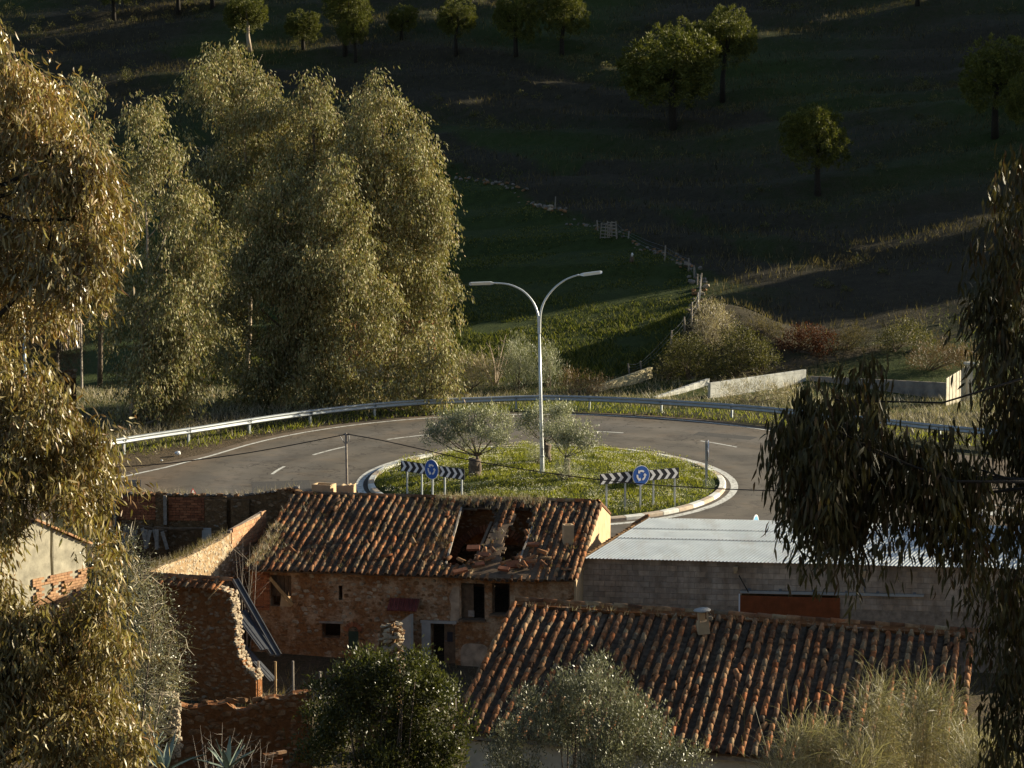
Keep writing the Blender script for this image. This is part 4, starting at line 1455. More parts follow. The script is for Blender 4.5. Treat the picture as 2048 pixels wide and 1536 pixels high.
# tile-capped party wall between house gable and sheets
for k in range(12):
    f_ = .80 + .2 * k / 11
    obj('coping_tile', TILE_ME[k % 3], barn, (bsx * BD * f_ - .12, BD * f_, bz + BR * f_ + .03), (.1, 0, -V2), (1.1, .55, 1))
mb = MB()
nseg = 26
for k in range(nseg):
    f0 = k / nseg
    mb.box((bsx * BD * f0 - .07, BD * f0 + .1, bz + BR * f0 + .01), (.11 + random.uniform(-.03, .04), BD / nseg * 1.15, .09 + random.uniform(-.03, .04)), (random.uniform(-.1, .1), random.uniform(-.2, .2), -V2))
mb.build('mortar_fillet', M['ruin'], barn)
# purlin ends with a lit face
for i, px_ in enumerate((1163, 1471, 1728)):
    q_ = BF.wall(px_, 1143 + (0, -2, 6)[i], -.05)
    MB().box((q_[0], BWY - .17, q_[1] + .06), (.15, .4, .14)).box((q_[0] - .02, BWY - .05, q_[1] - .06), (.11, .16, .16)).build('bracket', M['cream'], barn)
# door, rail and hangers
a = BF.wall(1480, 1185, .05); b = BF.wall(1848, 1193, .05)
rl = MB().box(((a[0] + b[0]) / 2, .2, (a[1] + b[1]) / 2), (b[0] - a[0], .09, .09), (0, -math.atan2(b[1] - a[1], b[0] - a[0]), 0)).build('door_rail', M['galv'], barn)
for f_ in (.05, .22, .40, .58, .75, .95):
    MB().box((a[0] + (b[0] - a[0]) * f_, .22, a[1] + .08), (.1, .05, .1)).build('rail_bracket', M['dark_metal'], rl)
dd = obj('sliding_door', MB().box(((O_bd[0] + O_bd[1]) / 2, .21, (O_bd[3] - .05) / 2), (O_bd[1] - O_bd[0] + .08, .03, O_bd[3] - .06)).mesh('sliding_door', M['rust_door']), barn)
nr = 34
for i in range(nr):
    x = O_bd[0] - .02 + (O_bd[1] - O_bd[0] + .04) * (i + .5) / nr
    obj('rib', mbb.mesh('rib', M['rust_door']) if i == 0 else bpy.data.meshes['rib'], dd, (x, .188, (O_bd[3] - .08) / 2), None, (.035, .022, O_bd[3] - .1))
MB().box((O_bd[0] - .07, .24, O_bd[3] / 2), (.05, .05, O_bd[3])).build('door_jamb', M['sign_white'], barn)
p0 = BF.wall(1478, 1150, .2); p1 = BF.wall(1497, 1184, .2)
MB().tube([(p0[0], .12, p0[1]), (p1[0], .12, p1[1])], .018, 6).build('cable_drop', M['cable'], barn)
p0 = BF.wall(1729, 1158, .2); p1 = BF.wall(1729, 1192, .2)
MB().tube([(p0[0], .2, p0[1]), (p1[0], .2, p1[1])], .022, 6).build('drain_pipe', M['dark_metal'], barn)

# ------------------------------------------------------------------ the tiled house in front
FT, FW_, FL, FPHI, FG = .2609, 7.27, 12.44, .2207, .0252
fE = P(1905, 1545, 57)
FZ = -3.0
FF = Frame((fE.x, fE.y, FZ), FPHI)
fze = fE.z - FZ
front = thing('tiled_house', 'low house in front with a complete clay tile roof and mortared ridge', 'house', FF.o, -FPHI)
FS = FW_ * math.sqrt(1 + FT * FT)
froof = obj('roof', None, front, (0, 0, fze), (math.atan(FT), FG, 0))
MB().box((-FL / 2, FS / 2, -.03), (FL, FS, .06)).build('deck', M['wood'], froof)


def fv(px, py): return FF.roof(px, py, fze, 0, FT, FG)


def fwx(u, v):
    y = v / math.sqrt(1 + FT * FT)
    return FF.world((u, y, fze + FT * y - FG * u))


def fsag(u, v): return .025 * math.sin(u * .9 + 1) + .02 * math.sin(v * 1.4 + u * .5)


def fpick(u, v):
    q = proj(fwx(u, v))
    hid = (q[1] > 1330 + .25 * max(0, 1150 - q[0]) and q[0] < 1340) or q[0] > 1890 or (q[0] > 1560 and q[1] > 1390)
    return (1000 if hid else 0) + v


tile_roof(froof, FL, FS, .305, .335, lambda u, v: v > FS - .5, fpick, 33, fsag)
# mortared ridge bank and ridge tiles
MB().prism([(-FL, 0), (0, 0), (0, .10), (-FL, .10)], .42, None, (0, FS - .32, .02)).build('ridge_mortar', M['red_rubble'], froof)
for i in range(int(FL / .4) + 1):
    obj('ridge_tile', TILE_ME[i % 3], froof, (-FL + i * .4 - .02, FS + .02, .11 + random.uniform(-.01, .01)), (0, R(3), -math.pi / 2 + random.uniform(-.04, .04)), (1.25, 1.05, 1.0))
frz = fze + FW_ * FT
MB().box((-FL / 2, 1.45, 0), (FL, 2.9, .08)).build('rear_roof', M['tile'], front, location=None) if False else None
rr_ = obj('rear_roof', MB().box((-FL / 2, 1.5, -.05), (FL, 3.0, .08)).mesh('rear_roof', M['tile']), front, (0, FW_ + .05, frz), (-math.atan(.3), FG, 0))
# walls
wall_boxes(-FL + .25, -.2, -.4, fze - .02, .45, .35, []).build('front_wall', M['white_plaster'], front)
for gx_ in (-FL + .25, -.5):
    prof = [(.5, -.4), (.5, fze - FG * gx_ + .02), (FW_, frz - FG * gx_ - .1), (FW_ + 2.8, frz - FG * gx_ - 1.0), (FW_ + 2.8, -.4)]
    V = [(gx_, y, z) for y, z in prof] + [(gx_ + .3, y, z) for y, z in prof]
    MB().add(V, [(4, 3, 2, 1, 0), (5, 6, 7, 8, 9)] + [(i, (i + 1) % 5, (i + 1) % 5 + 5, i + 5) for i in range(5)]).build('gable_wall', M['cream'], front)
MB().box((-FL / 2, .2, fze - .13 + FG * FL / 2), (FL, .14, .12), (0, FG, 0)).build('eave_board', M['grey_wood'], front)
for k in range(19):
    obj('verge_tile', TILE_ME[k % 3], froof, (.12, k * .40, -.02), (0, R(38), random.uniform(-.04, .04)), (1.15, 1.0, 1))
# stone-capped chimney
u, v = fv(1404, 1272)
ch = obj('chimney', MB().prism([(-.16, 0), (.16, 0), (.14, .34), (-.14, .34)], .3, None, (0, -.15, 0)).box((-.12, -.12, .46), (.05, .05, .28)).box((.12, -.12, .46), (.05, .05, .28)).box((.0, .12, .46), (.2, .05, .28)).mesh('chimney', M['cream']), froof, (u, v, .08), (-math.atan(FT), -FG, R(20)))
bm = bmesh.new(); bmesh.ops.create_icosphere(bm, subdivisions=2, radius=.24)
for vv in bm.verts: vv.co.z *= .28; vv.co *= 1 + .15 * mnoise.noise(vv.co * 5)
me = bpy.data.meshes.new('cap_stone'); bm.to_mesh(me); bm.free(); me.materials.append(M['concrete'])
obj('cap_stone', me, ch, (.02, 0, .64))
obj('stone', STONE[0], ch, (.2, -.1, .42), (0, .4, .2), (.16, .1, .12))

# ------------------------------------------------------------------ roofless ruin at the left: back wall with brick panels
RF = Frame(P(190, 1090, 92.0), R(3))
ruin = thing('ruined_wall', 'back wall of a roofless ruin with red brick panels between earth pillars', 'wall', RF.o, -R(3))


def rw(px, py, y=0): return RF.wall(px, py, y)


top = [rw(*p) for p in ((186, 987), (235, 985), (310, 989), (380, 992), (450, 996), (500, 993), (540, 983), (575, 978), (600, 984), (600, 1100), (186, 1130))]
bot = -1.6
poly = [(x, z) for x, z in top[:9]] + [(top[8][0], bot), (top[0][0], bot)]
wallb = MB().prism(poly, .4, None, (0, .12, 0)).build('wall', M['ruin'], ruin)
for (pa, pb) in (((236, 992), (311, 1040)), ((336, 993), (408, 1042))):
    a = rw(*pa); b = rw(*pb)
    x0, x1, z0, z1 = min(a[0], b[0]), max(a[0], b[0]), min(a[1], b[1]), max(a[1], b[1])
    bricks_on(wallb, x0, x1, z0, z1, .1, BRICK_ME, .27, .085, .016, None, .05)
for (xa_, xb_) in ((188, 232), (312, 334), (410, 455), (462, 500)):
    a = rw(xa_, 994); b = rw(xb_, 1100)
    MB().box(((a[0] + b[0]) / 2, .02, a[1] / 2 - .9), (b[0] - a[0], .26, a[1] + 1.6), (0, 0, R(random.uniform(-1, 1)))).build('pillar', M['ruin'], ruin)
for (xa_, xb_, y0_, y1_) in ((228, 234, 990, 1052), (328, 335, 990, 1048)):
    a = rw(xa_, y0_); b = rw(xb_, y1_)
    MB().box(((a[0] + b[0]) / 2, -.14, (a[1] + b[1]) / 2), (b[0] - a[0], .08, a[1] - b[1])).build('post', M['grey_wood'], ruin)
for k in range(10):
    px_ = 246 + k * 9 + random.uniform(-3, 3)
    a = rw(px_, 1052 + random.uniform(0, 10), -1.0); b = rw(px_ + random.uniform(-14, 16), 1097, -1.0)
    c_ = Vector(((a[0] + b[0]) / 2, -1.0 + random.uniform(-.25, .2), (a[1] + b[1]) / 2))
    MB().box(c_, (.13, .03, math.hypot(b[0] - a[0], b[1] - a[1])), (R(-8), math.atan2(a[0] - b[0], a[1] - b[1]), 0)).build('plank', M['grey_wood'], ruin)
a = rw(404, 1056, -.6); b = rw(423, 1098, -.6)
MB().box(((a[0] + b[0]) / 2, -.6, (a[1] + b[1]) / 2), (b[0] - a[0], .05, a[1] - b[1])).build('leaning_board', M['concrete'], ruin)
for k in range(4):
    a = rw(250 + 30 * k, 1050 + 2 * k, -.5); b = rw(300 + 36 * k, 1064 - 3 * k, -.5)
    MB().tube([(a[0], -.4 - .1 * k, a[1]), (b[0], -.7, b[1])], .05, 6).build('fallen_beam', M['wood'], ruin)
stones_on(ruin, [(*(lambda q: (q[0], .1 + random.uniform(-.05, .15), q[1] + random.uniform(-.05, .04)))(rw(px_, 985 + (px_ - 190) * .02 + (0 if px_ < 500 else -6 * (px_ - 500) / 60)))[0:1], random.uniform(.1, .35), rw(px_, 986 + (px_ - 190) * .025 - (0 if px_ < 480 else (px_ - 480) * .17))[1]) for px_ in range(195, 596, 11)], GSTONE + RSTONE, (.24, .22, .12), 9)

# party wall running forward, lit from the right: stone below, hollow brick above
q0, q1 = P(536, 1018, 90.5), P(300, 1142, 79.5)
pphi = math.atan2(q0.x - q1.x, q0.y - q1.y)
PFm = Matrix.Rotation(-pphi + math.pi / 2, 3, 'Z')
pw_len = (Vector((q0.x, q0.y)) - Vector((q1.x, q1.y))).length
pwall = thing('stone_party_wall', 'tall sunlit party wall of pale stone with a sloping brick top left of the tiled roof', 'wall', (q1.x, q1.y, -2.6), math.pi / 2 - pphi)
# local x runs from the front end to the back, the lit face looks to local -y
PL = Frame((q1.x, q1.y, -2.6), pphi - math.pi / 2)


def pwp(px, py): return PL.wall(px, py, 0.0)


tp = [pwp(*p) for p in ((300, 1143), (330, 1130), (365, 1118), (400, 1102), (418, 1092), (440, 1082), (462, 1066))]
tp = [(min(max(x, 0), pw_len), z) for x, z in tp]
br = [pwp(*p) for p in ((462, 1060), (531, 1020))]
poly = [(0, -.4)] + [(pw_len, -.4), (pw_len, br[1][1] - .3), (tp[-1][0], tp[-1][1])] + tp[::-1]
seen = []
body = MB().prism(poly, .32, None, (0, 0, 0)).build('stone_wall', M['pale_ruin'], pwall)
rs = random.Random(8)


def under(x, z):
    xs_ = [p[0] for p in tp] + [pw_len]; zs_ = [p[1] for p in tp] + [br[1][1] - .3]
    return z < np.interp(x, xs_, zs_) - .05


ptsl = rubble_pts(.1, pw_len * .8, max(p[1] for p in tp) - 1.9, max(p[1] for p in tp) + .5, .022, 250, rs, under, .14)
stones_on(body, ptsl, STONE, (.25, .1, .13), 10)
bx0, bx1 = br[0][0], min(br[1][0], pw_len)
zl = lambda x: br[0][1] + (br[1][1] - br[0][1]) * (x - bx0) / max(.01, bx1 - bx0)
MB().prism([(bx0, tp[-1][1] - .35), (bx1, br[1][1] - 1.2), (bx1, br[1][1] - .03), (bx0, br[0][1] - .03)], .14, None, (0, .02, 0)).build('brick_parapet', M['mortar'], pwall)
bricks_on(pwall, bx0, bx1, tp[-1][1] - 1.0, br[1][1] + .3, .0, PBRICK_ME, .30, .13, .014, lambda x, z: z < zl(x) - .05 and z > np.interp(x, [bx0, bx1], [tp[-1][1] - .5, br[1][1] - 1.2]), .05)

# shed at the left: red rubble wall with a tile coping and a broken right end
SY = 77.0
s0 = P(285, 1400, SY); SPHI = R(17)
SFm = Frame((s0.x, s0.y, hz(s0.x, SY) - .3), SPHI)
shed = thing('shed_wall', 'dark red rubble wall with a short clay tile coping and jagged sunlit right edge', 'wall', SFm.o, -SPHI)


def sw(px, py, y=0): return SFm.wall(px, py, y)


edge = [(436, 1178), (462, 1188), (458, 1200), (464, 1212), (462, 1224), (470, 1240), (468, 1256), (472, 1270), (466, 1282), (476, 1296), (474, 1310), (484, 1322), (492, 1338), (506, 1350), (512, 1362)]
el = [sw(*p) for p in edge]
tl_, tr_ = sw(285, 1168), sw(436, 1178)
poly = [(el[-1][0], -.5)] + [(x, z) for x, z in el[::-1]] + [tl_, (tl_[0], -.5)]
sbody = MB().prism(poly, .5, None, (0, 0, 0)).build('wall', M['red_rubble'], shed)
rs = random.Random(12)


def in_shed(x, z):
    zs_ = [p[1] for p in el[::-1]]; xs_ = [p[0] for p in el[::-1]]
    return x < np.interp(z, zs_, xs_) - .1


stones_on(sbody, rubble_pts(tl_[0], el[-1][0], .0, tl_[1] - .1, .02, 110, rs, in_shed, .22), RSTONE, (.26, .09, .13), 13)
# jagged end stones catching the sun
pts_e = []
for k in range(len(el) - 1):
    for f_ in (0, .33, .66):
        x = el[k][0] + (el[k + 1][0] - el[k][0]) * f_; z = el[k][1] + (el[k + 1][1] - el[k][1]) * f_
        for yy in (.08, .28, .46): pts_e.append((x + rs.uniform(-.06, .05), yy, z + rs.uniform(-.03, .03)))
stones_on(sbody, pts_e, STONE, (.15, .2, .10), 14)
cop = obj('coping', MB().box(((tl_[0] + tr_[0]) / 2, .26, .0), (tr_[0] - tl_[0], .74, .08)).mesh('coping', M['red_rubble']), shed, (0, -.1, (tl_[1] + tr_[1]) / 2 + .03), (R(16), math.atan2(tl_[1] - tr_[1], tr_[0] - tl_[0]), 0))
nt_ = int((tr_[0] - tl_[0]) / .3)
for i in range(nt_ + 1):
    for j in range(2):
        obj('roof_tile', TILE_ME[(i + j) % 3], cop, (tl_[0] + .1 + i * .3, -.22 + j * .36, .06), (0, random.uniform(-.06, .06), random.uniform(-.05, .05)))
for i in range(int((tr_[0] - tl_[0]) / .36) + 1):
    obj('ridge_tile', TILE_ME[i % 3], cop, (tl_[0] + .02 + i * .36, .56 + random.uniform(-.02, .02), .07), (0, random.uniform(-.05, .05), -math.pi / 2 + random.uniform(-.06, .06)), (1.3, 1, 1.1))
a = sw(416, 1198, -.25); b = sw(435, 1176, -.25)
MB().box(((a[0] + b[0]) / 2, -.22, (a[1] + b[1]) / 2), (math.hypot(b[0] - a[0], b[1] - a[1]), .03, .03), (0, -math.atan2(b[1] - a[1], b[0] - a[0]), 0)).build('loose_lath', M['plank_tan'], shed)

# leaning metal sheets and beams in the gap
lean = []
for (pa, pb, Y0_, Y1_, w_, lab) in (((470, 1160), (556, 1312), 81.5, 79.2, .24, 'longest blue-grey metal beam leaning against the ruined house front'),
                                    ((486, 1222), (545, 1310), 80.6, 79.0, .2, 'short pale metal strip leaning between the beams and broken wall'),
                                    ((478, 1230), (530, 1300), 80.2, 78.6, .3, 'wide dark metal sheet leaning behind the jagged wall edge'),
                                    ((474, 1280), (548, 1362), 79.4, 78.2, .32, 'lowest grey metal sheet slumped by the mesh fence')):
    a = P(*pa, Y0_); b = P(*pb, Y1_)
    c_ = (a + b) / 2; L = (a - b).length
    q = (a - b).to_track_quat('Z', 'Y').to_matrix()
    mb = MB()
    if w_ < .25:
        mb.box((0, 0, 0), (w_, w_ * .25, L)).box((w_ * .42, w_ * .18, 0), (w_ * .12, w_ * .4, L)).box((-w_ * .42, w_ * .18, 0), (w_ * .12, w_ * .4, L))
    else:
        for k in range(5): mb.box((-w_ / 2 + w_ * (k + .5) / 5, .012 * (k % 2), 0), (w_ / 5 * 1.02, .02, L * (1 - .02 * (k % 3))))
    o = mb.build('metal_beam' if w_ < .25 else 'metal_sheet', M['blue_sheet'])
    o.location = c_; o.rotation_euler = q.to_euler()
    tag(o, lab, 'scrap metal', 'metal scrap leaning in the gap')

# mesh fence with posts between the shed and the bush
fpost = [P(517, 1348, 76.5), P(551, 1345, 76.2), P(586, 1342, 75.9), P(640, 1350, 75.5), P(910, 1350, 74.5), P(975, 1352, 74.3)]
mf = thing('mesh_fence', 'low rusty wire mesh fence on thin posts below the ruined house', 'fence', (fpost[0].x, fpost[0].y, hz(fpost[0].x, fpost[0].y)))
o0 = Vector(mf.location)
hts = [P(517, 1322, 76.5).z, P(551, 1323, 76.2).z, P(586, 1322, 75.9).z]
for i, p in enumerate(fpost):
    zt = hts[min(i, 2)] - (.25 if i > 2 else 0)
    zb = hz(p.x, p.y) - .2
    MB().tube([(p.x - o0.x, p.y - o0.y, zb - o0.z), (p.x - o0.x, p.y - o0.y, zt - o0.z)], .035, 7).build('post', M['grey_wood' if i != 1 else 'plank_tan'], mf)
wm = MB()
for i in range(len(fpost) - 1):
    a, b = fpost[i], fpost[i + 1]
    L = (b - a).length
    n = int(L / .12)
    za0, za1 = hz(a.x, a.y), hts[0] - .42
    for k in range(n):
        for s in (1, -1):
            f0 = k / n; f1 = f0 + s * (za1 - za0) / L
            e0 = a.lerp(b, f0); e1 = a.lerp(b, min(max(f1, 0), 1))
            zz1 = za0 + (za1 - za0) * min(1, abs((min(max(f1, 0), 1) - f0) * L / (za1 - za0)))
            wm.tube([(e0.x - o0.x, e0.y - o0.y, za0 - o0.z), (e1.x - o0.x, e1.y - o0.y, zz1 - o0.z)], .006, 3, False)
wm.build('wire_mesh', M['dark_metal'], mf)

# stub of dry stone wall above the dark bush
st0 = P(768, 1310, 72.0)
stub = thing('stone_wall_stub', 'stub of dry stone wall with sunlit right end above the dark green bush', 'wall', (st0.x, st0.y, hz(st0.x, 72) - .1), R(-14))
rs = random.Random(17)
h_ = P(775, 1246, 72).z - stub.location.z
MB().prism([(-.85, 0), (.48, 0), (.46, h_ * .8), (.3, h_), (-.02, h_ * .97), (-.12, h_ * .8), (-.5, h_ * .62), (-.85, h_ * .5)], .5, None, (0, -.25, 0)).build('core', M['ruin'], stub)
pts = []
for k in range(170):
    x = rs.uniform(-.85, .5); zm = h_ * np.interp(x, [-.85, -.5, -.12, 0, .5], [.5, .62, .8, .97, 1])
    pts.append((x, -.27, rs.uniform(zm - 1.4, zm)))
for k in range(60): pts.append((.48, rs.uniform(-.25, .25), rs.uniform(h_ - 1.5, h_)))
for k in range(40):
    x = rs.uniform(-.85, .5); pts.append((x, rs.uniform(-.2, .2), h_ * np.interp(x, [-.85, -.5, -.12, 0, .5], [.5, .62, .8, .97, 1])))
stones_on(stub, pts, STONE + RSTONE[:2], (.24, .12, .1), 18)

M['gable_plaster'] = simple('weathered_pale_plaster', (.34, .31, .235), .95, var=.35, scale=2.0, bmp=.35, bscale=12)
# pale cracked house at the far left
c0 = P(40, 1170, 81); CPHI = R(-56)
CF_ = Frame((c0.x, c0.y, hz(c0.x, 81) - .3), CPHI)
crk = thing('cracked_house', 'pale plastered gable with a long vertical crack behind the left eucalyptus', 'house', CF_.o, -CPHI)


def cw(px, py): return CF_.wall(px, py, 0)


g = [cw(*p) for p in ((-60, 1120), (72, 1043), (172, 1088), (172, 1180), (-60, 1180))]
apex, rt = g[1], g[2]
lt = (2 * apex[0] - rt[0] - .6, rt[1])
xk = cw(104, 1100)[0]
ck = [(xk + dx, z) for dx, z in zip((0.02, -.03, .02, -.02, .03, 0), np.linspace(apex[1] - .06, -.2, 6))]
left = [lt, (lt[0], -.2)] + [(x - .07, z) for x, z in ck[::-1]] + [apex]
right = [(x + .07, z) for x, z in ck] + [(rt[0], -.2), rt, (apex[0] + (xk - apex[0]) * 1.0 + .06, np.interp(xk + .06, [apex[0], rt[0]], [apex[1], rt[1]]))]
MB().prism(left, .3, None, (0, 0, 0)).build('gable_wall', M['gable_plaster'], crk)
MB().prism(right, .3, None, (0, .02, 0)).build('gable_wall', M['gable_plaster'], crk)
MB().prism([lt, (lt[0], -.2), (rt[0], -.2), rt, apex], .2, None, (0, .75, 0)).build('inner_wall', M['red_rubble'], crk)
slope_r = math.atan2(apex[1] - rt[1], rt[0] - apex[0])
for k in range(9):
    f_ = k / 8
    obj('brick', PBRICK_ME, crk, (apex[0] + (rt[0] - apex[0] + .1) * f_, .12, apex[1] + (rt[1] - apex[1]) * f_ + .05), (0, slope_r, 0), (.26, .46, .07))
for s in (0, 1):
    V = [(apex[0], 0, apex[1] + .09), (rt[0] + .15 if s else lt[0] - .15, 0, (rt if s else lt)[1] + .05)]
    MB().add([V[0], V[1], (V[1][0], 4.5, V[1][2]), (V[0][0], 4.5, V[0][2])], [(0, 1, 2, 3)]).build('roof', M['tile'], crk)
bricks_on(crk, cw(64, 1170)[0], rt[0], .05, cw(100, 1150)[1], -.03, PBRICK_ME, .26, .08, .015, lambda x, z: mnoise.noise((x * 3, z * 3, 1)) > -.15, .05)

# low retaining wall and rubble at the bottom left
rt0 = P(470, 1500, 64.5)
low = thing('low_rubble_wall', 'low dark rubble retaining wall in shade below the shed', 'wall', (rt0.x, rt0.y, hz(rt0.x, 64.5) - .2), R(6))
zt = P(470, 1398, 64.5).z - low.location.z
rs = random.Random(23)
MB().prism([(-2.0, 0), (2.1, 0)] + [(2.1 - 4.1 * k / 16, zt + .08 - .26 * k / 16 + rs.uniform(-.11, .05) - (.22 if 5 < k < 9 else 0)) for k in range(17)], .5, None, (0, 0, 0)).build('core', M['red_rubble'], low)
stones_on(low, rubble_pts(-1.9, 2.0, .3, zt - .15, .025, 70, rs, None, .24) + [(x + rs.uniform(-.1, .1), rs.uniform(.05, .4), zt - .06 + .06 * x + rs.uniform(-.1, .02)) for x in np.arange(-1.8, 2, .34)], RSTONE, (.28, .09, .15), 24)
pl0 = P(333, 1500, 62)
pil = thing('stone_pillar', 'sunlit broken stone pillar above the agaves at the lower left', 'pillar', (pl0.x, pl0.y, hz(pl0.x, 62) - .2), R(22))
zt = P(333, 1394, 62).z - pil.location.z
MB().box((0, .2, zt / 2), (.62, .5, zt), None, .92).build('core', M['ruin'], pil)
rs = random.Random(27)
stones_on(pil, [(rs.uniform(-.3, .3), -.06, rs.uniform(zt - 1.6, zt)) for k in range(90)] + [(.3, rs.uniform(-.05, .45), rs.uniform(zt - 1.6, zt)) for k in range(60)] + [(rs.uniform(-.25, .25), rs.uniform(0, .4), zt) for k in range(14)], STONE, (.2, .13, .12), 28)
bw0 = P(545, 1530, 59.5)
bk = thing('brick_heap', 'broken corner of orange bricks beside the dark bush at the bottom', 'brick pile', (bw0.x, bw0.y, hz(bw0.x, 59.5)), R(20))
rs = random.Random(31)
hb = P(545, 1500, 59.5).z - bk.location.z
for k in range(46):
    zz = rs.uniform(0, max(.25, hb))
    obj('brick', PBRICK_ME if k % 2 else BRICK_ME, bk, (rs.uniform(-.25, .3) , rs.uniform(-.2, .2), zz), (rs.uniform(-.15, .15), rs.uniform(-.15, .15), rs.uniform(-.3, .3)), (.24, .12, .07))
MB().box((0, 0, hb / 2 - .1), (.5, .35, hb), None, .85).build('core', M['red_rubble'], bk)

# ================================================================== WALLS, FENCES AND SMALL THINGS AROUND THE FIELD
def block_wall(name, label, p0, p1, zt0, zt1, me, core, group=None, bw=.4, bh=.2, th=.2):
    """wall of blocks between two ground points; zt: absolute heights of the sloping top"""
    d = Vector((p1[0] - p0[0], p1[1] - p0[1]))
    L = d.length; rz = math.atan2(d.y, d.x)
    zb = min(hz(*p0), hz(*p1)) - .25
    t = thing(name, label, 'wall', (p0[0], p0[1], zb), rz, group)
    MB().prism([(0, 0), (L, 0), (L, zt1 - zb - .01), (0, zt0 - zb - .01)], th, None, (0, .02, 0)).build('core', core, t)
    r = 0; z = 0
    while z < max(zt0, zt1) - zb:
        x = 0 if r % 2 == 0 else -bw / 2
        while x < L:
            a, b = max(0, x), min(L, x + bw - .012)
            top_ = zt0 + (zt1 - zt0) * ((a + b) / 2) / L - zb
            h = min(bh - .012, top_ - z)
            if b - a > .05 and h > .04:
                obj('block', me, t, ((a + b) / 2, .03, z + h / 2), None, (b - a, .05, h))
            x += bw
        z += bh; r += 1
    return t


SHADED_BLOCK_ME = mbb.mesh('block', simple('shaded_white_block', (.2, .19, .18), .95, 0, .35, 2))  # white wall's shade put into a darker grey block colour


def at(px, py, Y):
    q = P(px, py, Y); return (q.x, q.y)


block_wall('retaining_wall', 'sandy block retaining wall rising beside the lower corner of the field', at(1186, 780, 137.2), at(1305, 765, 141.2), P(1186, 775, 137.2).z, P(1305, 734, 141.2).z, YBLOCK_ME, M['yellow_block'])
block_wall('ramp_wall', 'short white block wall tapering down to the left below the shrubs', at(1312, 795, 135.2), at(1419, 780, 138.8), P(1312, 794, 135.2).z, P(1419, 757, 138.8).z, WBLOCK_ME, M['white_block'])
block_wall('yard_wall', 'long white block yard wall lit by the sun beside the dirt track', at(1421, 790, 135.0), at(1612, 780, 140.0), P(1421, 766, 135.0).z, P(1612, 739, 140.0).z, WBLOCK_ME, M['white_block'], None, .8, .4)
MB().add([(0, 0, 0)], []) if False else None
block_wall('shaded_yard_wall', 'pale yard wall in shade behind the hanging eucalyptus branches', at(1616, 780, 140.1), at(1902, 790, 134.5), P(1616, 752, 140.1).z, P(1902, 766, 134.5).z, SHADED_BLOCK_ME, M['mortar'], None, .8, .4)
q = at(1937, 790, 134)
gt = thing('gate_post', 'whitewashed concrete gate post with flat cap at the right end of the yard', 'gate post', (*q, hz(*q) - .1), R(20))
h = P(1937, 728, 134).z - gt.location.z
MB().box((0, 0, h / 2), (.34, .3, h)).build('shaft', M['white_plaster'], gt)
MB().box((0, 0, h + .05), (.46, .42, .12)).build('cap', M['white_block'], gt)
p0, p1 = at(1892, 790, 132), at(1928, 790, 134)
gw = thing('slat_gate', 'gate of pale upright slats rising towards the white post', 'gate', (*p0, hz(*p0)), math.atan2(p1[1] - p0[1], p1[0] - p0[0]))
L = math.hypot(p1[0] - p0[0], p1[1] - p0[1])
for k in range(11):
    f_ = (k + .5) / 11
    hh = P(1892 + 40 * f_, 757 - 22 * f_, 132 + 2 * f_).z - hz(*p0)
    MB().box((L * f_, .02 * (k % 2), hh / 2), (L / 11 * .82, .03, hh)).build('slat', M['white_plaster'], gw)
MB().box((L / 2, .05, .5), (L, .04, .08)).box((L / 2, .05, 1.0), (L, .04, .08)).build('crossbar', M['grey_wood'], gw)

# farmhouse hidden behind the eucalypts
fh0 = P(690, 778, 142.5)
FHF = Frame((fh0.x, fh0.y, hz(fh0.x, 142.5) - .2), R(-6))
fh = thing('farmhouse', 'white house with red tiled roofs glimpsed between the eucalyptus crowns', 'house', FHF.o, R(6))
w_ = 5.3
hw_ = P(780, 716, 142.5).z - FHF.o.z
hr_ = P(780, 640, 145.5).z - FHF.o.z
wall_boxes(0, w_, 0, hw_, 0, .3, [(1.2, 2.0, .9, 2.0), (3.6, 4.5, .0, 2.0)]).build('wall', M['white_block'], fh)
MB().add([(0, .3, 0), (0, .3, hw_), (0, 3.0, hr_ - .1), (0, 5.7, hw_), (0, 5.7, 0), (.3, .3, 0), (.3, .3, hw_), (.3, 3.0, hr_ - .1), (.3, 5.7, hw_), (.3, 5.7, 0)],
         [(0, 1, 2, 3, 4), (9, 8, 7, 6, 5)]).add([(w_, .3, 0), (w_, .3, hw_), (w_, 3.0, hr_ - .1), (w_, 5.7, hw_), (w_, 5.7, 0)], [(4, 3, 2, 1, 0)]).build('gable_wall', M['white_block'], fh)
ft_ = (hr_ - hw_) / 3.3
fr_ = obj('roof', MB().box((w_ / 2, 1.8, -.04), (w_ + .5, 3.9, .06)).mesh('roof', M['tile']), fh, (0, -.3, hw_), (math.atan(ft_), 0, 0))
V1, F1 = inst(CV * np.array([1.1, 1, 1.1]), CF, np.array([trs((-.2 + i * .29, -.1 + j * .34, .04), (random.uniform(-.02, .05), random.uniform(-.05, .05), random.uniform(-.04, .04))) for i in range(20) for j in range(11)]))
tag(obj('roof_tiles', mesh_np('roof_tiles', V1, F1, M['tile']), fr_), kind='stuff')
MB().box((2.0, .12, 1.6), (.9, .05, 1.3)).build('window', M['wood'], fh)
MB().box((4.05, .12, 1.0), (.9, .05, 2.0)).build('door', M['wood'], fh)
MB().box((w_ / 2, 4.4, hw_ + .5 * (hr_ - hw_)), (w_ + .4, 3.4, .06), (-math.atan(ft_) * .95, 0, 0)).build('rear_roof', M['tile'], fh)

